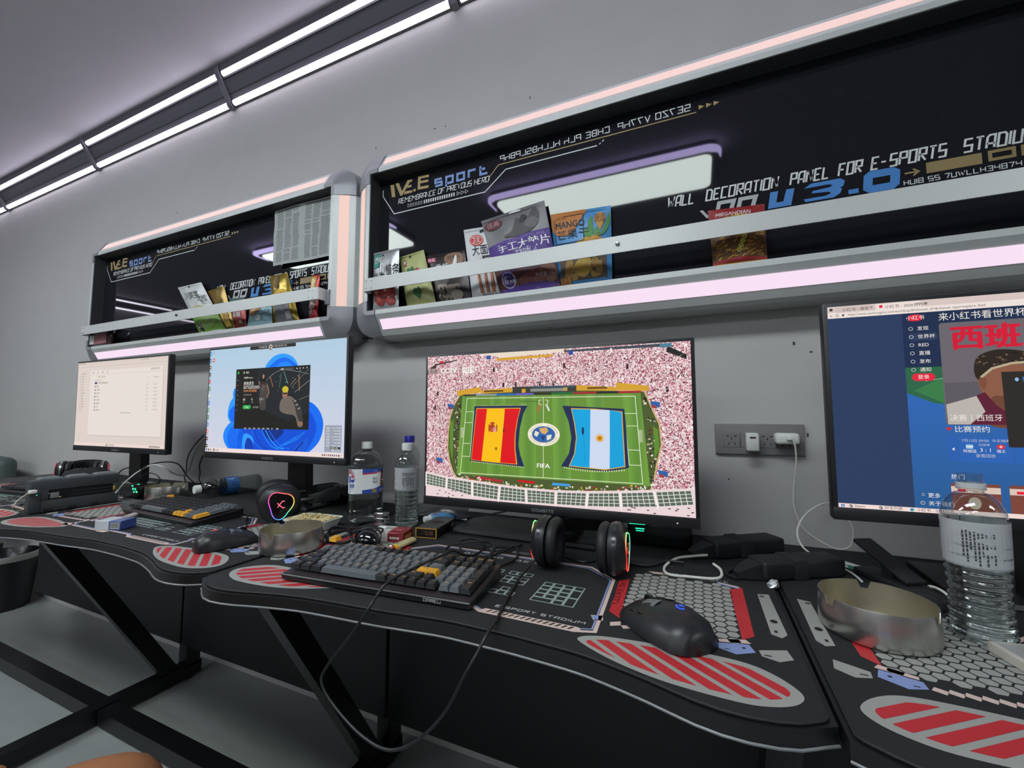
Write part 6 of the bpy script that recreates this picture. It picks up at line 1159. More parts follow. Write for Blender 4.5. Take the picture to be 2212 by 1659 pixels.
bottle('water_bottle', 'empty clear bottle lying on its side with a blue label', (-1.632, 1.165, DZ+.0335), .222, .0325, 0, cap=cap_w, label=lab_lying, rot=(R(90), 0, R(-9)), shell=clear_mat('crinkled_clear_plastic', '#dfe7e6', .70, .12), prof=prof_ribbed(.222, .0325))

# ------------------------------------------------------------------ ashtrays, packs, lighters
steel = M('brushed_steel', '#c4c2bd', .30, metal=1.0, vary=.22, scale=14, stretch=(6, 6, .35), bump=.02); ash_m = M('tarnished_inside', '#b3ad9a', .38, metal=.9, vary=.25, scale=25); ashes = M('grey_ash', '#8a857c', .9, vary=.3, scale=200, bump=.6)
def ashtray(loc, rz, lab, r=.066, h=.048):
    t = thing('ashtray', lab, 'ashtray', loc, rz); n = 96
    def ztop(i):
        a = 360*i/n; d = min(abs((a-c+180) % 360-180) for c in (90, 210, 330)); return h-.011 if d < 4 else (h-.004 if d < 6.5 else h)
    ring = lambda rr, zs: [(rr*math.cos(2*PI*i/n), rr*math.sin(2*PI*i/n), zs(i)) for i in range(n)]
    MB().loft([ring(.0005, lambda i: .0004), ring(r*.90, lambda i: .0003), ring(r*.965, lambda i: .002), ring(r, lambda i: .007), ring(r, lambda i: h*.55), ring(r*.985, lambda i: ztop(i)-.0012), ring(r*.98, ztop), ring(r*.968, ztop)], cap=False).build('steel_bowl', steel, t, sharp=35)
    MB().loft([ring(r*.968, ztop), ring(r*.970, lambda i: h*.5), ring(r*.95, lambda i: .006), ring(r*.86, lambda i: .003), ring(.0005, lambda i: .003)], cap=False).build('inner_lining', ash_m, t, sharp=35)
    m = MB(); r_ = random.Random(int(abs(loc[0])*100))
    for k in range(14): x, y = (r_.random()-.5)*r, (r_.random()-.5)*r; m.lathe([(.0004, .0075), (.004+.004*r_.random(), .0055), (.008, .0032)], 7, (x, y, 0))
    o = m.build('ash', ashes, t); o['kind'] = 'stuff'
    return t
ashtray((-.850, .692, DZ+.0005), R(70), 'round brushed steel ashtray beside the slate grey keyboard')
ashtray((.217, .760, DZ+.0005), R(-5), 'round brushed steel ashtray beside the open water bottle')
ashtray((-1.775, .915, DZ+.0005), R(50), 'round steel ashtray far left, behind the keyboard with amber arrow keys', r=.062)
MB_ = MB
def pack(lab, loc, rot, dims, mats, art=None, name='cigarette_pack', lidk=.56):
    a, b, c = dims; t = thing(name, lab, 'cigarette pack', loc, rot); MB().rbox(-a/2, a/2, -b/2, b/2, 0, c*.985, .0012, 1).build('carton', mats[0], t)
    if len(mats) > 1: MB().rbox(-a/2-.0004, -a/2+a*lidk, -b/2-.0004, b/2+.0004, -.0, c, .0012, 1).build('flip_lid', mats[1], t)
    A = Art(); art(A, a, b, c)
    return t, A
red_p, white_p = M('red_card', '#7c1a20', .3, coat=.5), M('white_card', '#c9c7c2', .35, coat=.4)
t, A = pack('red and white cigarette pack lying behind the slate grey keyboard', (-.694, .842, DZ+.0006), R(12), (.088, .055, .023), (red_p, white_p), lambda A, a, b, c: None)
A.text('香烟', -.020, .002, .009, red_p, 1); A.rect(.006, -.016, .036, .016, PR('#8c2a30'), 0); A.text('12mg', .010, -.004, .006, Wt, 1)
A.build('print', t, lambda x, y, l: (x, y, .0232+.0002*l))
A = Art(); A.text('12', -.028, .006, .008, red_p); A.rect(.008, .004, .030, .018, PR('#5e1418')); A.text('吸烟有害', .010, .008, .0045, Wt, 1); A.build('front_print', t, lambda x, y, l: (x, -.0279-.0002*l, y))
MB().box(.0441, .0446, -.016, .016, .003, .014).build('filter_end', M('orange_filter', '#b5793f', .6), t)
gold_e = M('gold_edge', '#c49a4a', .35, metal=.4); blk_card = M('black_card', '#17130f', .3, coat=.5)
t, A = pack('black cigarette pack with gold edges, beside the red and white pack', (-.628, .938, DZ+.0006), R(9), (.056, .118, .024), (blk_card,), lambda A, a, b, c: None)
e = MB()
for x0, x1, z0, z1 in ((-.028, .028, .0218, .0242), (-.028, .028, 0.0004, .0022), (-.0283, -.0258, 0, .024), (.0258, .0283, 0, .024)): e.box(x0, x1, -.0596, -.0588, z0, z1)
eo = e.build('gold_edging', gold_e, t); eo['kind'] = 'stuff'
A.text('云烟', -.010, .006, .008, PR('#6a4a3a'), 0); A.build('front_print', t, lambda x, y, l: (x+.006, -.0593-.0002*l, y+.002)); A = Art(); A.ell(0, .01, .018, .012, PR('#3a2c24')); A.rect(.0, 0, .0, 0, blk_card); A.build('top_print', t, lambda x, y, l: (x, y, .0241)); A = Art(); A.rect(-.01, .006, .01, .016, PR('#8f8f8c')); A.build('barcode', t, lambda x, y, l: (.0283, x+.04, y))
# yellow lighter
def lighter(lab, p, q, body, base, z):
    d = (q-p); L = d.length; t = thing('lighter', lab, 'lighter', ((p+q)/2).xy.to_3d()+Vector((0, 0, z)), math.atan2(d.y, d.x)); h = L/2
    m = MB(); n = 20; el = lambda x, a, b: [(x, a*math.cos(2*PI*i/n), .0068+b*math.sin(2*PI*i/n)) for i in range(n)]
    m.loft([el(-h*.45, .0105, .0064), el(h*.96, .0105, .0064), el(h, .009, .005)]).build('tank', body, t, sharp=40)
    MB().loft([el(-h*.62, .0108, .0066), el(-h*.45, .0108, .0066)]).build('collar', base, t, sharp=40); MB().loft([el(-h*.95, .007, .0045), el(-h*.90, .0085, .005), el(-h*.62, .0085, .0055)]).build('thumb_lever', M('red_plastic', '#c03a2a', .35), t, sharp=40)
    w_ = MB(); w_.lathe([(.001, -.0035), (.0038, -.0035), (.0038, .0035), (.001, .0035)], 14); w_.v = [(v[0]-h*.74, v[2], v[1]+.0115) for v in w_.v]; w_.build('flint_wheel', steel, t)
    A = Art(); A.rect(-h*.35, -.005, h*.1, .005, PR('#b9b48a')); A.rect(-h*.38, -.0052, -h*.34, .0052, Kk, 1); A.text('安全', -h*.25, -.002, .004, Kk, 1); A.build('sticker', t, lambda x, y, l: (x, y, .0068+.0064*math.sqrt(max(0, 1-(y/.0105)**2))+.0004+.0002*l), cy=[-.003, 0, .003])
lighter('yellow and cream lighter with red lever, lying at the back of the slate grey keyboard', on(838, 1196), on(893, 1172), M('cream_clear_plastic', '#c9bf8e', .3), M('yellow_plastic', '#d8b21e', .35), DZ+.0005)
# items on the second desk
t, A = pack('blue cigarette pack standing open under a clear wrapper, on the second desk', at(250, 1141, z=DZ)+Vector((0, 0, .0006)), R(20), (.072, .045, .024), (M('blue_card', '#3a4f8f', .3, coat=.4), M('clear_wrap_white', '#b9bcc2', .25)), lambda A, a, b, c: None)
A.rect(.012, .004, .038, .020, PR('#a9a9a6')); 
for k in range(8): A.rect(.014+.0028*k, .006, .0153+.0028*k, .018, Kk, 1)
A.build('barcode', t, lambda x, y, l: (x-.004, -.0231-.0002*l, y))
lighter('red and clear lighter resting beside the blue cigarette pack', on(254, 1130), on(290, 1117), M('clear_red_plastic', '#b9b4ae', .25), M('red_collar', '#c4202a', .35), DZ+.0005)
# chrome lighter box
t = thing('chrome_lighter', 'small chrome flip lighter standing before the clear bottles', 'lighter', (-.778, .905, DZ+.0006), R(25)); chrome = M('chrome', '#b9bbbd', .08, metal=1.0, vary=.15, scale=30)
MB().rbox(-.019, .019, -.0075, .0075, 0, .030, .003).build('case', chrome, t); MB().rbox(-.019, .019, -.0075, .0075, .0306, .043, .004).build('lid', chrome, t); MB().tube([(-.0195, 0, .022), (-.0195, 0, .037)], .0016, 8, 0).build('hinge', chrome, t)
# sunglasses
lens_m = M('dark_lens', '#0b0b0d', .06, spec=.8); fr_m = M('black_glasses_frame', '#0f0f11', .25)
t = thing('sunglasses', 'black wraparound sunglasses with folded arms, between ashtray and red and white pack', 'sunglasses', (-.750, .776, DZ+.0006), R(8)); m = MB(); n = 12; vs = []
for j in range(n+1):
    for i in range(n+1):
        a = R(-80+160*i/n); b = R(-20+95*j/n); vs.append((.038+.034*math.sin(a)*math.cos(b)*1.0, -.004-.030*math.cos(a)*math.cos(b)+.012, .006+.030*math.sin(max(0, b))))
m.add(vs, [(j*(n+1)+i, j*(n+1)+i+1, (j+1)*(n+1)+i+1, (j+1)*(n+1)+i) for j in range(n) for i in range(n)]); m.build('lens', lens_m, t, sharp=80)
MB().tube([(.004, -.004, .008), (.014, -.022, .004), (.040, -.026, .004), (.064, -.020, .006), (.071, -.004, .012), (.064, .010, .028), (.040, .012, .036), (.012, .004, .028)], .0024, 8, 5, closed=True).build('right_rim', fr_m, t)
MB().tube([(-.006, .0, .008), (-.016, -.012, .004), (-.046, -.016, .004), (-.066, -.008, .006), (-.070, .0, .018), (-.060, .004, .032), (-.034, .004, .034), (-.012, .004, .026)], .0034, 8, 5, closed=True).build('left_rim', fr_m, t); MB().tube([(-.009, .003, .022), (0, .0, .026), (.008, .003, .024)], .003, 8, 4).build('bridge', fr_m, t)
for p in ([(-.068, .004, .026), (-.058, .026, .026), (-.02, .026, .022), (.03, .022, .016), (.052, .018, .010)], [(.068, .006, .026), (.058, .030, .030), (.02, .032, .030), (-.03, .028, .026), (-.056, .022, .016)]): MB().tube(p, .0025, 8, 5).build('temple_arm', fr_m, t)
MB().tube([(.006, -.018, .02), (.02, -.026, .034), (.045, -.022, .040), (.066, -.004, .034)], .0012, 6, 5).build('lens_ridge', fr_m, t)  # thin raised rib across the right lens, same black as the frame

# ------------------------------------------------------------------ food tray, tube, pouch
foam = M('white_foam', '#d4d4cf', .6, bump=.1, scale=200)
t = thing('food_tray', 'white foam tray of pale noodles, behind the round ashtray', 'tray', (-.957, .842, DZ+.0006), R(4)); t.scale = (.66, .8, .9)
def rr3(hx, hy, r, z, n=6): return [(p[0], p[1], z) for p in rr2(-hx, hx, -hy, hy, r, n)]
MB().loft([rr3(.082, .042, .015, .0), rr3(.094, .052, .018, .020), rr3(.100, .058, .02, .026), rr3(.100, .058, .02, .0275), rr3(.092, .050, .016, .0265), rr3(.080, .040, .014, .004)]).build('foam_dish', foam, t, sharp=35)
m = MB(); r = random.Random(12)
for k in range(150):
    x, y, a = (r.random()-.5)*.17, (r.random()-.5)*.086, r.random()*PI; z = .020+.009*r.random(); L = .010+.012*r.random(); dx, dy = L*math.cos(a), L*math.sin(a); cl = lambda v, c: max(-c, min(c, v))
    m.tube([(cl(x-dx, .088), cl(y-dy, .046), z), (cl(x+dy*.3, .088), cl(y-dx*.3, .046), z+.003), (cl(x+dx, .088), cl(y+dy, .046), z)], .0019, 5, 2)
o = m.build('noodles', M('pale_noodles', '#cfc092', .55, vary=.25, scale=90), t); o['kind'] = 'stuff'
m = MB()
for k in range(26): m.rbox(*(lambda x, y: (x-.003, x+.003, y-.002, y+.002))((r.random()-.5)*.15, (r.random()-.5)*.07), .026, .0315, .0008, 1)
o = m.build('vegetable_bits', M('food_bits', '#a3863f', .6, vary=.5, scale=140), t); o['kind'] = 'stuff'
p, q = on(917, 1133), on(990, 1122); d = q-p; t = thing('toothpaste_tube', 'blue and red squeezed tube with white cap, under the clear pouch', 'tube', (p.x, p.y, DZ+.0006), math.atan2(d.y, d.x)); L = .125
el = lambda x, a, b, z: [(x, a*math.cos(2*PI*i/24), z+b*math.sin(2*PI*i/24)) for i in range(24)]
body = MB().loft([el(.018, .012, .012, .013), el(.022, .016, .0135, .014), el(.06, .019, .0125, .013), el(.10, .022, .006, .010), el(L, .024, .0012, .009)]).build('tube_body', M('blue_tube', '#4b86b8', .3), t, sharp=50)
o = MB().lathe([(.0075, 0), (.0085, .003), (.0085, .014), (.011, .016), (.011, .020)], 20).build('cap', M('white_tube_cap', '#d6d8d8', .4), t); o.rotation_euler = (0, R(90), 0); o.location = (-.002, 0, .013)
A = Art(); A.poly([(.026, -.010), (.05, -.012), (.056, .0), (.05, .012), (.026, .010)], PR('#b42a35')); A.text('牙膏', .029, -.004, .008, Wt, 1); A.poly([(.06, -.012), (.08, -.004), (.10, -.014), (.11, .002), (.085, .012), (.064, .010)], PR('#2f62a8')); A.poly([(.066, .0), (.088, .004), (.104, -.004), (.09, .010)], PR('#a9c9e0'), 1)
def tz(x, y, l):
    k = min(1, max(0, (x-.022)/(L-.022))); a = .016+.008*k; b = .0135-.0123*k**1.3; return (x, y, .014-.005*k+b*math.sqrt(max(0, 1-(y/a)**2))+.0006+.0002*l)
A.build('print', body, tz, cx=[.03+.008*i for i in range(11)], cy=[-.008, -.004, 0, .004, .008])
t = thing('plastic_pouch', 'frosted clear plastic pouch with a pull ring, leaning under the stadium monitor', 'pouch', (-.700, 1.078, DZ+.0006), R(12)); t.scale = (.88, .88, .95); frost = clear_mat('frosted_plastic', '#cfd4d8', .62, .3); m = MB(); n = 12
for s in (1, -1):
    vs = []
    for j in range(n+1):
        for i in range(n+1):
            u, v = i/n, j/n; b = (1-abs(2*u-1)**2)*(1-abs(2*v-1)**2); vs.append((-.10+.20*u, -.05+.02*v+.06*v*v-s*.020*b, .0045+.068*v*(.45+.55*u)+.006*b+.003*math.sin(9*u+5*v)))
    m.add(vs, [(j*(n+1)+i, j*(n+1)+i+1, (j+1)*(n+1)+i+1, (j+1)*(n+1)+i) for j in range(n) for i in range(n)])
m.build('pouch_film', frost, t, sharp=80); MB().tube([(.106, .02+.009*math.cos(a*PI/8), .062+.009*math.sin(a*PI/8)) for a in range(16)], .0016, 8, 2, closed=True).build('pull_ring', M('clear_ring', '#b9bcbe', .2), t)

# ------------------------------------------------------------------ socket, chargers, white cables
plate = M('grey_socket_plate', '#7d7a7b', .4, metal=.15, vary=.04); slot_m = M('socket_slot', '#151516', .7); white_pl = M('white_charger_plastic', '#d5d7d2', .38); groove = M('socket_groove', '#4c4a4b', .5)
sx0, sx1, sz0, sz1 = .0365, .2275, .943, 1.0185
t = thing('wall_socket', 'grey wall plate with four power sockets between two monitors', 'socket', ((sx0+sx1)/2, WY, sz0)); hw_ = (sx1-sx0)/2; hh = sz1-sz0
MB().loft([[(x*k, -y, hh/2+(z-hh/2)*kz) for x, z in ((-hw_, 0), (hw_, 0), (hw_, hh), (-hw_, hh))] for k, kz, y in ((1, 1, .0005), (1, 1, .006), (.985, .95, .0105), (.96, .90, .011))]).build('cover_plate', plate, t, sharp=20)
for k in range(4):
    x = -.0585+.0385*k; z = hh*.47
    m = MB(); m.rbox(x-.0185, x+.0185, -.0122, -.009, z-.018, z+.018, .0012, 1); mo = m.build('socket_module', plate, t)
    g_ = MB()
    for dx, dz, w_, h_ in ((-.0085, .010, .0030, .0012), (.0085, .010, .0030, .0012), (0, .004, .0011, .0028)): g_.box(x+dx-w_, x+dx+w_, -.01245, -.012, z+dz-h_, z+dz+h_)
    for s_ in (-1, 1):
        q = [(x+s_*.0045, z-.005), (x+s_*.0065, z-.006), (x+s_*.0095, z-.0115), (x+s_*.0075, z-.0125)]; g_.loft([[(a, -.012, b) for a, b in q], [(a, -.01245, b) for a, b in q]])
    o = g_.build('slots', slot_m, mo); o['kind'] = 'stuff'
    if k < 3: MB().box(x+.0187, x+.0196, -.0116, -.0108, z-.0185, z+.0185).build('groove', groove, t)
cx_ = (sx0+sx1)/2; zc = sz0+hh*.47
t = thing('charger_plug', 'upright white charger block with empty port in the second socket', 'charger', (cx_-.0585+.0385+.004, WY-.0125, zc)); MB().rbox(-.0135, .0135, -.038, -.0004, -.024, .019, .004, 3).build('charger_body', white_pl, t); MB().box(-.0062, .0062, -.0384, -.037, .006, .0105).build('port', M('port_dark', '#4a2a2a', .6), t)
t = thing('charger_plug', 'wide white charger block with a cable plugged in, in the right socket', 'charger', (cx_+.0585-.004, WY-.0125, zc)); MB().rbox(-.024, .024, -.040, -.0004, -.006, .020, .0065, 3).build('charger_body', white_pl, t)
tip = Vector((cx_+.0545+.002, WY-.0525, zc+.008))
wc = M('white_cable', '#d3d4cc', .42); W3 = lambda px, py, y=1.165: at(px, py, y=y)
cable_pts = [tip+Vector((0, -.004, -.002)), W3(1716, 956, 1.140), W3(1720, 1000, 1.150), W3(1714, 1060, 1.165), W3(1716, 1098), W3(1734, 1140), W3(1770, 1168), W3(1808, 1186), W3(1836, 1180), W3(1843, 1155), W3(1838, 1132), W3(1815, 1100, 1.17), W3(1786, 1087, 1.17), W3(1757, 1098, 1.15), W3(1733, 1120, 1.13), W3(1722, 1150, 1.11), W3(1733, 1180, 1.09), on(1762, 1202, DZ+.006), on(1800, 1218, DZ+.004), on(1840, 1238, DZ+.004), on(1862, 1256, DZ+.004)]
t = thing('charging_cable', 'white charging cable hanging from the right wall charger in a loop', 'cable', (tip.x, tip.y, DZ)); MB().tube(cable_pts, .0019, 8, 8).build('cord', wc, t, world=True)
MB().rbox(tip.x-.006, tip.x+.006, tip.y-.011, tip.y-.0003, tip.z-.0035, tip.z+.0035, .002).build('connector', white_pl, t, world=True)
def cable(name, lab, pts, r, mat, cat='cable', n=7): 
    return tag(MB().tube(pts, r, 8, n).build(name, mat), lab, cat)
cable('white_cable', 'white cable bent into an open loop, lying behind the blue-lit mouse', [on(1528, 1199, DZ+.009), on(1500, 1201, DZ+.008), on(1462, 1206, DZ+.005), on(1436, 1224, DZ+.003), on(1443, 1240, DZ+.003), on(1490, 1246, DZ+.003), on(1540, 1250, DZ+.003), on(1558, 1245, DZ+.003), on(1556, 1230, DZ+.005), on(1541, 1218, DZ+.008)], .0026, wc)
cable('white_cable', 'short white cable running from the paper strips to the black blocks', [on(1800, 1210, DZ+.008), on(1835, 1219, DZ+.006), on(1868, 1228, DZ+.005)], .0024, wc)
cable('white_cable', 'white cable end curling beside the open water bottle', [on(2006, 1266, DZ+.012), on(2022, 1270, DZ+.010), on(2040, 1280, DZ+.006), on(2050, 1292, DZ+.003), on(2032, 1300, DZ+.003)], .0022, wc)
cable('white_cable', 'white cable arching from the grey charging box past the left monitor stand', [at(250, 1064, x=-1.82), at(272, 1040, y=.87), at(300, 1018, y=.91), at(330, 1004, y=.915), at(355, 1010, y=.93), at(370, 1020, y=.97), at(385, 1026, y=1.08), at(400, 1024, y=1.13), at(412, 1000, y=1.16), at(424, 970, y=1.16), at(440, 950, y=1.16), at(452, 930, y=1.16)], .0024, wc)
cable('white_cable', 'thin white cable strand behind the pale blue monitor, to the right of the arch', [at(440, 962, y=1.182), at(420, 985, y=1.182), at(410, 1012, y=1.178), at(398, 1034, y=1.17), on(394, 1045, DZ+.004)], .0016, wc)
bc = cord_m
for pts, lab in (([at(440, 940, y=1.17), at(418, 965, y=1.165), at(405, 990, y=1.155), at(402, 1020, y=1.145), at(398, 1030, y=1.135), on(404, 1046, DZ+.004)], 'black cable dropping from the pale blue monitor, crossing the white strands'),
                 ([at(438, 985, y=1.18), at(431, 1005, y=1.18), at(432, 1022, y=1.18), at(430, 1034, y=1.175), on(434, 1044, DZ+.004)], 'black cable bowing right below the corner of the pale blue monitor'),
                 ([at(285, 1008, y=.92), at(266, 1014, y=.91), at(254, 1026, y=.90), at(262, 1034, y=.90), at(276, 1030, y=.90)], 'black cable looping left of the left monitor stand'),
                 ([at(306, 1036, y=.905), at(308, 1012, y=.905), at(345, 999, y=.94), at(384, 1002, y=1.01), at(404, 1028, y=1.10), on(424, 1048, DZ+.004)], 'black cable arching over the green-lit box at the left'),
                 ([at(300, 1034, y=.92), at(312, 1026, y=.925), at(324, 1022, y=.925), at(338, 1026, y=.93), at(346, 1036, y=.93), at(342, 1042, y=.93)], 'small black cable loop at the foot of the left monitor'),
                 ([on(0, 1056, DZ+.01), on(50, 1044, DZ+.012), on(84, 1038, DZ+.02), on(112, 1036, DZ+.02)], 'black cable running low along the back of the farthest-left desk'),
                 ([at(768, 742, y=1.19), at(779, 733, y=1.185), at(792, 731, y=1.18), at(806, 731, y=1.18)], 'short black cable under the corner of the nearer display shelf'),
                 ([on(985, 1120, DZ+.02), on(1050, 1112, DZ+.03), at(1120, 1098, y=1.05), at(1160, 1080, y=1.08), at(1175, 1064, y=1.1)], 'black cable rising behind the stadium monitor from the pouch'),
                 ([on(1210, 1190, DZ+.003), on(1230, 1205, DZ+.003), on(1262, 1214, DZ+.003), on(1300, 1208, DZ+.003), on(1330, 1198, DZ+.003)], 'thin black cable sagging between the ear cups of the middle headset')):
    cable('black_cable', lab, pts, .0022 if 'corner of the nearer' not in lab else .003, bc)
# black power blocks between the middle and right desks
blk = M('rough_black_plastic', '#141416', .6, vary=.15, scale=80, bump=.2); velc = M('black_strap', '#1b1b1d', .85, bump=.3, scale=400)
def adapter(lab, p, q, wd, h, tail, cord, z=DZ+.0006):
    d = q-p; L = d.length; t = thing('power_adapter', lab, 'power adapter', ((p.x+q.x)/2, (p.y+q.y)/2, z), math.atan2(d.y, d.x))
    MB().rbox(-L/2+tail, L/2, -wd/2, wd/2, 0, h, .006, 3).build('adapter_body', blk, t); MB().loft([[(x, -a, c-b), (x, a, c-b), (x, a, c+b), (x, -a, c+b)] for x, a, b, c in ((-L/2+tail+.002, wd*.36, h*.42, h*.45), (-L/2+tail*.5, wd*.30, h*.30, h*.36), (-L/2, wd*.14, h*.16, h*.22))]).build('tapered_tail', blk, t)
    MB().rbox(-L*.02, L*.12, -wd*.52, wd*.52, -.0002, h*1.05, .003).build('strap', velc, t)
    if cord: MB().tube(cord, .0030, 8, 6).build('cord', bc, t, world=True)
    return t
adapter('longer black power block behind the white cable loop', on(1490, 1205), on(1676, 1190), .054, .034, .045, [on(1478, 1216, DZ+.008), on(1440, 1212, DZ+.006), on(1400, 1222, DZ+.004), on(1340, 1214, DZ+.003)])
adapter('black power block nearest the round ashtray of the right desk', on(1590, 1250), on(1805, 1238), .050, .034, .040, [on(1592, 1250, DZ+.006), on(1570, 1238, DZ+.004), on(1600, 1222, DZ+.004)])
t = thing('phone_holder', 'black slanted phone holder between ashtray and open water bottle', 'holder', tuple(on(1925, 1262)), R(-62)); MB().rbox(-.055, .055, -.022, .022, .0, .014, .004).build('foot', blk, t)
m = MB(); m.rbox(-.06, .05, -.018, .018, -.004, .004, .003, 2, Matrix.Translation((.0, 0, .038)) @ Matrix.Rotation(R(24), 4, 'Y')); m.build('cradle', blk, t); MB().bar((.0, 0, .012), (.0, 0, .038), .02, .014, (0, 1, 0)).build('post', blk, t)
adapter('low black box with dangling plugs, left of the open water bottle', on(1950, 1322), on(2030, 1312), .045, .022, .02, None)
# paper strips, card, foil scrap, carton
pap = M('white_paper', '#cfd2d0', .7); t = thing('paper_strip', 'white striped paper strip, lying behind the black power blocks', 'paper', tuple(on(1775, 1212)), R(-20)); m = MB(); P = [on(1683, 1196, DZ+.016), on(1716, 1210, DZ+.003), on(1790, 1206, DZ+.002), on(1862, 1226, DZ+.002)]
S2 = crom(P, 5); wv = Vector((.3, .9, 0)).normalized()*.009; n = len(S2); m.add([p-wv for p in S2]+[p+wv for p in S2]+[p-wv-Vector((0, 0, .0006)) for p in S2]+[p+wv-Vector((0, 0, .0006)) for p in S2], [(i, i+1, n+i+1, n+i) for i in range(n-1)]+[(2*n+i, 2*n+i+1, 3*n+i+1, 3*n+i) for i in range(n-1)]+[(i, i+1, 2*n+i+1, 2*n+i) for i in range(n-1)]+[(n+i, n+i+1, 3*n+i+1, 3*n+i) for i in range(n-1)])
m.build('paper', pap, t, world=True)
m = MB()
for k in (-.6, -.2, .2, .6):
    q = [p+wv*k+Vector((0, 0, .0004)) for p in S2]; m.add([p-wv*.07 for p in q]+[p+wv*.07 for p in q], [(i, i+1, n+i+1, n+i) for i in range(n-1)])
o = m.build('printed_stripes', PR('#6f7376'), t, world=True); o['kind'] = 'stuff'
p = on(1838, 1226); t = thing('green_card', 'small green and white card under the paper strip', 'card', (p.x, p.y, DZ+.0004), R(-25)); MB().box(-.022, .022, -.010, .010, 0, .0008).build('card', PR('#2f8f74'), t); MB().box(-.022, -.004, -.010, .010, .0008, .0011).build('white_band', pap, t)
t = thing('foil_scrap', 'crumpled white foil scrap at the seam of the middle and right desks', 'scrap', tuple(on(1670, 1268)), R(30)); m = MB(); r = random.Random(5)
m.lathe([(.001, 0), (.008, .001), (.0085, .006), (.005, .011), (.001, .012)], 9); m.v = [(v[0]*1.3+.003*(r.random()-.5), v[1]+.004*(r.random()-.5), max(0.0004, v[2]+.003*(r.random()-.5))) for v in m.v]; m.build('foil', M('white_foil', '#b9bbbb', .3, metal=.4, vary=.2), t, flat=True)
p = on(2168, 1420); t = thing('carton', 'pale flat carton at the right photo edge, in front of the open bottle', 'box', (p.x+.047, p.y-.012, DZ+.0006), R(12)); MB().rbox(-.05, .05, -.035, .035, 0, .012, .0008, 1).build('carton_body', M('pale_carton', '#b9b3a8', .5), t); MB().box(-.044, .044, -.030, .030, .0119, .0124).build('top_label', M('silver_label', '#a8a9a6', .35, metal=.3), t)

# ------------------------------------------------------------------ green-lit boxes, charging box, cloth, hub
gl = E('green_indicator', '#30e0b0', 1.6); gl2 = E('green_indicator_bright', '#3cffa8', 1.8)
def cbox(lab, loc, rz, w_, d_, h_, marks):
    t = thing('control_box', lab, 'control box', loc, rz); MB().rbox(-w_/2, w_/2, -d_/2, d_/2, 0, h_, .004).build('box_body', gloss_blk, t); MB().rbox(-w_/2+.006, w_/2-.006, -d_/2-.0012, -d_/2+.002, .006, h_-.008, .002).build('front_face', mouse_m, t)
    for x, z, a, b, top in marks:
        m = MB()
        if top: m.box(x-a, x+a, z-b, z+b, h_, h_+.0008)
        else: m.box(x-a, x+a, -d_/2-.0018, -d_/2-.001, z-b, z+b)
        m.build('indicator_light', gl2 if a < .005 else gl, t)
    return t
p = at(1388, 1162, y=1.035); cbox('black box with teal light lines, right of the middle headset', (p.x+.035, 1.07, DZ+.0006), R(3), .14, .07, .052, [(-.048, .048, .018, .0009, False), (-.042, .038, .010, .0012, False), (-.042, .033, .009, .0010, False), (-.020, -.030, .010, .002, True), (-.060, -.030, .005, .002, True)])
p = at(704, 1092, y=1.0); cbox('black box with teal lights, right of the rainbow-ringed headset', (-1.150, 1.110, DZ+.0006), R(-4), .09, .055, .058, [(-.006, .050, .008, .0016, False), (.016, .040, .002, .007, False), (.020, -.020, .012, .0018, True)])
p = at(318, 1068, y=.86); cbox('wide black box with bright green lights at the foot of the left monitor', (-1.920, .900, DZ+.0006), R(-2), .14, .065, .050, [(.034, .034, .0042, .0030, False), (.050, .034, .0042, .0030, False), (.042, .024, .0042, .0026, False), (.060, .025, .0042, .0030, False), (.028, .044, .0042, .0020, False), (.052, -.026, .004, .003, True)])
gm = M('dark_grey_casing', '#33383a', .55, vary=.08, scale=50, bump=.08); gm2 = M('slate_cells', '#5a6264', .5); blackin = M('black_recess', '#0d0e10', .5)
t = thing('charging_box', 'dark grey standing charging box with a slotted front and yellow tab', 'charging box', (-1.862, .705, DZ+.0006), R(-4)); H_, LY, TX = .098, .105, .05
MB().rbox(-TX, -.004, -LY, LY, 0, H_, .005).build('casing', gm, t)
m = MB(); m.rbox(-.006, .0, -LY, LY, 0, .036, .003); m.rbox(-.006, .0, -LY, LY, .066, H_, .003); m.rbox(-.006, .001, -LY, -LY+.040, .034, .068, .003); m.rbox(-.006, .0, LY-.016, LY, .034, .068, .003); m.build('front_frame', gm, t)
MB().box(-.0058, -.0040, -LY+.03, LY-.012, .032, .068).build('slot', blackin, t); MB().rbox(-.006, .006, -LY-.004, -LY+.022, .0, .074, .004).build('end_block', gm, t)
for k in range(2): MB().box(-.0042, -.0030, -.01, LY-.02, .044+.010*k, .0455+.010*k).build('slot_rib', gm, t)
MB().rbox(-.0042, .001, -.062, -.042, .040, .058, .002).build('clear_switch', M('clear_switch', '#76787a', .2), t)
for y_, z_ in ((-.066, .056), (-.040, .042)): MB().rbox(-.0042, .0, y_-.003, y_+.003, z_-.0016, z_+.0016, .001).build('contact_pin', M('cream_pin', '#c9b98a', .4), t)
MB().rbox(-.003, .0016, LY-.016, LY-.011, .046, .058, .001).build('yellow_tab', M('yellow_tab', '#c9a52c', .5), t); o = MB().lathe([(.0004, 0), (.0013, .0002), (.0004, .0012)], 8, (.0, 0, 0)).build('green_light', gl2, t); o.location = (.0062, -LY+.012, .056); o.rotation_euler = (0, R(90), 0)
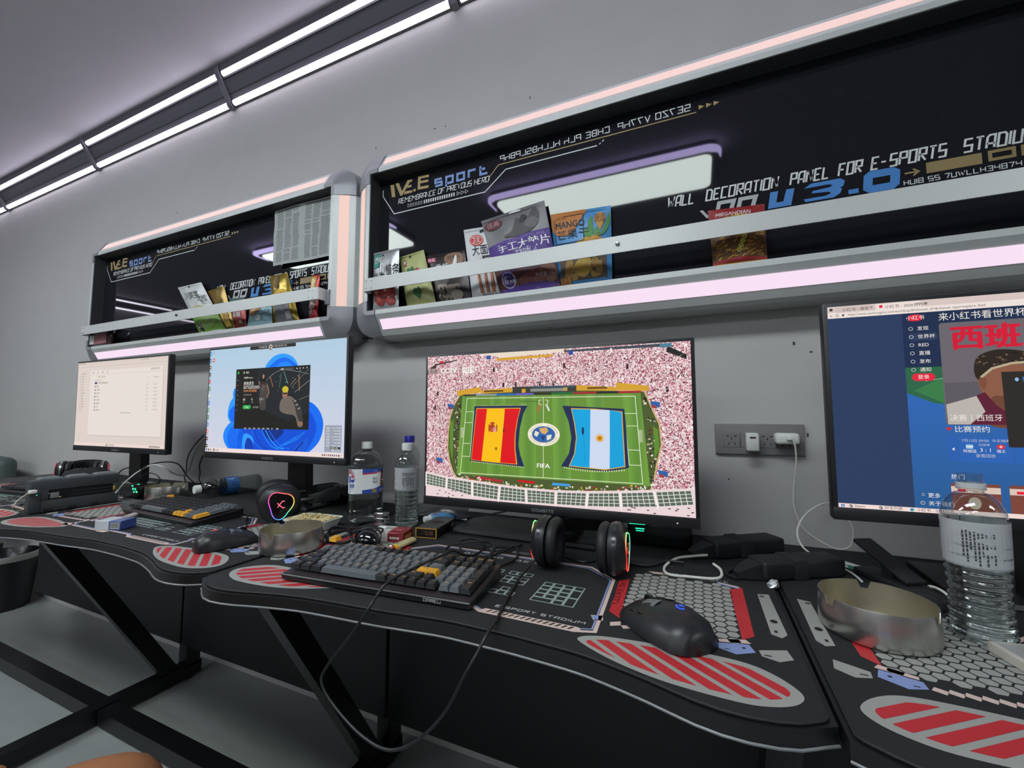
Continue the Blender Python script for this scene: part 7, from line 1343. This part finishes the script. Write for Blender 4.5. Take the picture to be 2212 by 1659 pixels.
for k in range(3): y_ = -LY+.018+.066*k; m = MB(); m.loft([[(-TX+.004, y_, z), (-.006, y_, z), (-.006, y_+.058, z), (-TX+.004, y_+.058, z)] if q == 0 else [(-TX+.010, y_+.008, z), (-.012, y_+.008, z), (-.012, y_+.046, z), (-TX+.010, y_+.046, z)] for q, z in ((0, H_-.001), (0, H_+.003), (1, H_+.008))]); m.build('battery_cell', gm2, t, sharp=25)
for k in range(3): y_ = -LY+.03+.055*k; MB().box(-.0008, .0006, y_, y_+.020, .002, .010).build('foot_notch', blackin, t)
p = at(75, 1062, x=-1.85); o = MB(); o.rbox(p.x-.010, p.x+.006, p.y-.012, p.y+.004, p.z-.005, p.z+.005, .002); t2 = thing('usb_plug', 'white plug with a cream cable in the end of the grey charging box', 'plug', tuple(p)); o.build('plug_body', white_pl, t2, world=True)
MB().tube([p+Vector((0, -.010, 0)), at(60, 1066, x=-1.86), at(38, 1082, x=-1.87), at(28, 1098, x=-1.87), on(40, 1104, DZ+.003), on(62, 1096, DZ+.004), on(76, 1088, DZ+.006)], .0018, 8, 6).build('cord', M('cream_cable', '#b9ad98', .5), t2, world=True)
t = thing('cloth_pouch', 'crumpled black cloth pouch behind the grey charging box', 'pouch', tuple(on(188, 1050)), R(30)); m = MB(); r = random.Random(21); n = 14; rings = []
for k in range(9):
    z = .001+.075*k/8; s_ = math.sin(PI*(.12+.80*k/8))**.7; rings.append([((.10*s_+.008*r.random())*math.cos(2*PI*i/n), (.05*s_+.008*r.random())*math.sin(2*PI*i/n), z+.006*math.sin(3*i+k)*(k > 0)) for i in range(n)])
m.loft(rings); m.build('cloth', M('black_fabric', '#141417', .85, bump=.5, scale=90), t, sharp=80)
t = thing('grey_dock', 'low grey plastic dock at the left end of the amber-keyed keyboard', 'dock', tuple(on(290, 1098)), R(-4)); MB().rbox(-.05, .05, -.02, .02, .0006, .022, .004).build('dock_body', M('dock_grey', '#4c4f52', .5), t); MB().rbox(-.046, .046, -.016, .016, .0216, .0235, .001, 1).build('top_pad', M('dock_pad', '#3a3d40', .6), t)

# ------------------------------------------------------------------ under and beside the desks
t = thing('waste_bin', 'black round waste bin with a pale rim, left under the desks', 'bin', (-3.505, 1.045, 0)); bp_ = M('black_bin_plastic', '#1b1c1f', .45); r0, r1, hb = .105, .135, .285
MB().lathe([(.001, .0005), (r0, .0005), (r0+.004, .004), (r1, hb), (r1-.003, hb), (r0, .008), (.001, .007)], 40, cap=False).build('bin_body', bp_, t, sharp=40); MB().lathe([(r1-.004, hb-.002), (r1+.004, hb-.026), (r1+.0055, hb-.024), (r1+.004, hb+.004), (r1-.004, hb+.004)], 40, cap=False).build('rim', M('pale_bin_rim', '#a9a8a2', .4), t, sharp=40)
MB().lathe([(.001, hb*.55), (r1*.6, hb*.60), (r1*.92, hb-.01), (r1*.97, hb+.006)], 24, cap=False).build('bag_liner', M('black_bin_bag', '#0f0f12', .25, bump=.6, scale=60), t, sharp=80)
t = thing('armchair', 'dark green-grey padded chair at the left photo edge, beyond the desks', 'chair', (-3.86, .93, 0), R(-4)); gch = M('green_grey_leather', '#3c4a47', .45, vary=.12)
MB().rbox(-.28, .21, .10, .20, .42, .80, .045, 4).build('backrest', gch, t); MB().rbox(-.28, .21, -.35, .12, .30, .44, .04, 4).build('seat', gch, t)
for x_ in (-.24, .17):
    for y_ in (-.31, .15): MB().lathe([(.016, 0), (.022, .31)], 12, (x_, y_, 0)).build('leg', frame_m, t)
# bare knee of a seated person at the lower edge of the photo
skin = M('tan_skin', '#a8714e', .5, vary=.07, scale=30, bump=.06); short_m = M('dark_shorts_cloth', '#1d1d22', .85, bump=.3, scale=250); shoe_m = M('black_slipper', '#17171a', .6)
t = thing('person', 'seated person in dark shorts, only one bare bent knee showing at the lower photo edge', 'person', (-1.0, -.06, 0)); K = at(290, 1650, z=.475)
kn = Vector((K.x+.018, K.y-.005, K.z-.006)); V, Ed, Rd = [], [], []
def sk(p, r, par=None):
    V.append(tuple(p)); Rd.append(r if isinstance(r, tuple) else (r, r))
    if par is not None: Ed.append((par, len(V)-1))
    return len(V)-1
pel = sk((-1.0, -.10, .52), (.135, .10)); be = sk((-1.0, -.13, .66), (.125, .09), pel); ch = sk((-1.0, -.12, .86), (.14, .095), be); up_ = sk((-1.0, -.11, .97), (.09, .07), ch); nk = sk((-1.0, -.10, 1.05), .048, up_); h1 = sk((-1.0, -.085, 1.13), (.066, .075), nk); h2 = sk((-1.0, -.09, 1.21), (.074, .088), h1); sk((-1.0, -.10, 1.28), (.05, .06), h2)
for sd, k_ in ((1, kn), (-1, Vector((-1.24, kn.y-.10, .43)))):
    hp = sk((-1.0+sd*.10, -.06, .50), .088, pel); mid = Vector(V[hp]).lerp(k_, .5); a1 = sk(mid, .070, hp); a2 = sk(k_, .056, a1); dx = .075 if sd > 0 else 0
    a3 = sk(k_ + Vector((dx*.4, -.02, -.14)), .052, a2); a4 = sk((k_.x+dx, k_.y-.04, .10), .036, a3); a5 = sk((k_.x+dx, k_.y-.03, .045), .038, a4); a6 = sk((k_.x+dx+.005, k_.y+.07, .034), (.042, .028), a5); sk((k_.x+dx+.01, k_.y+.13, .026), (.036, .018), a6)
    sh = sk((-1.0+sd*.175, -.11, .945), .056, up_); el = sk((-1.0+sd*.245, -.08, .70), .040, sh); wr = sk((-1.0+sd*.14, .13, .60), .027, el); pm = sk((-1.0+sd*.13, .19, .585), (.036, .018), wr)
    for f in range(4):
        o_ = (f-1.5)*.019; L = (.062, .070, .066, .052)[f]; b1 = sk((-1.0+sd*.13+o_, .225, .582), .0095, pm); b2 = sk((-1.0+sd*.13+o_*1.1, .225+L*.5, .572), .0085, b1); sk((-1.0+sd*.13+o_*1.15, .225+L*.8, .553), .0075, b2)
    b1 = sk((-1.0+sd*.13-sd*.038, .175, .582), .011, pm); sk((-1.0+sd*.13-sd*.056, .205, .572), .009, b1)
inv = WM(t).inverted(); me = bpy.data.meshes.new('body'); me.from_pydata([inv @ Vector(v) for v in V], Ed, []); me.materials.append(skin); b = bpy.data.objects.new('body', me); COL.objects.link(b); b.parent = t
b.modifiers.new('skin', 'SKIN').use_smooth_shade = True
if not me.skin_vertices: me.attributes.update() if hasattr(me.attributes, 'update') else None
lay = me.skin_vertices[0].data if me.skin_vertices else None
if lay is None:
    bm = bmesh.new(); bm.from_mesh(me); bm.verts.layers.skin.verify(); bm.to_mesh(me); bm.free(); lay = me.skin_vertices[0].data
for i_, r_ in enumerate(Rd): lay[i_].radius = r_; lay[i_].use_root = (i_ == 0)
sub = b.modifiers.new('smooth', 'SUBSURF'); sub.levels = 1; sub.render_levels = 2
m = MB(); el_ = lambda c, a, d: [(c[0]+a*math.cos(2*PI*k/24), c[1]+d*math.sin(2*PI*k/24), c[2]) for k in range(24)]
m.loft([el_((-1.0, -.10, .44), .15, .13), el_((-1.0, -.11, .56), .155, .125), el_((-1.0, -.13, .64), .140, .108)])
m.build('shorts', short_m, t, world=True, sharp=80)
for hp, kk in ((Vector((-.90, -.06, .50)), kn), (Vector((-1.10, -.06, .50)), Vector((-1.24, kn.y-.10, .43)))):
    MB().loft([[hp.lerp(kk, f_) + Vector((a*math.cos(2*PI*k/24), 0, a*math.sin(2*PI*k/24))) for k in range(24)] for f_, a in ((-.1, .10), (.15, .102), (.4, .092), (.58, .082), (.585, .074))]).build('shorts_leg', short_m, t, world=True, sharp=80)
m = MB(); m.loft([el_((-1.0, -.13, .60), .146, .112), el_((-1.0, -.13, .74), .148, .108), el_((-1.0, -.12, .88), .165, .112), el_((-1.0, -.11, .96), .175, .085), el_((-1.0, -.105, 1.005), .10, .07), el_((-1.0, -.10, 1.03), .058, .056)]); m.build('tshirt', M('dark_tshirt', '#22242a', .85, bump=.3, scale=250), t, world=True, sharp=80)
m = MB(); m.loft([el_((-1.0, -.105, 1.19), .083, .092), el_((-1.0, -.112, 1.25), .080, .09), el_((-1.0, -.11, 1.30), .05, .058), el_((-1.0, -.11, 1.312), .01, .012)]); m.build('hair', M('black_hair', '#131212', .6, bump=.6, scale=300), t, world=True, sharp=80)
t = thing('stool', 'dark round stool under the seated person, below the photo edge', 'stool', (-1.0, -.14, 0)); t.scale = (1, 1, .86); MB().lathe([(.001, .375), (.165, .375), (.175, .385), (.175, .405), (.16, .418), (.001, .42)], 32).build('seat', short_m, t, sharp=50)
for k in range(4): a = PI/4+PI/2*k; MB().tube([(.12*math.cos(a), .12*math.sin(a), .378), (.17*math.cos(a), .17*math.sin(a), .0)], .013, 10, 0).build('leg', frame_m, t)

# repeats share a group
GROUPS = {'monitor': 'monitors on the desks', 'keyboard': 'keyboards on the desks', 'mouse': 'mice on the desks', 'headset': 'headsets on the desks', 'bottle': 'clear bottles on the desks', 'ashtray': 'steel ashtrays on the desks',
          'shelf': 'glowing wall display shelves', 'control box': 'green-lit black boxes on the desks', 'power adapter': 'black power blocks on the desks', 'cigarette pack': 'cigarette packs on the desks', 'lighter': 'lighters on the desks', 'charger': 'white chargers in the wall socket', 'cable': 'loose cables on the desks'}
for o in S.objects:
    if o.parent is None and o.get('category') in GROUPS and not o.get('group'): o['group'] = GROUPS[o['category']]
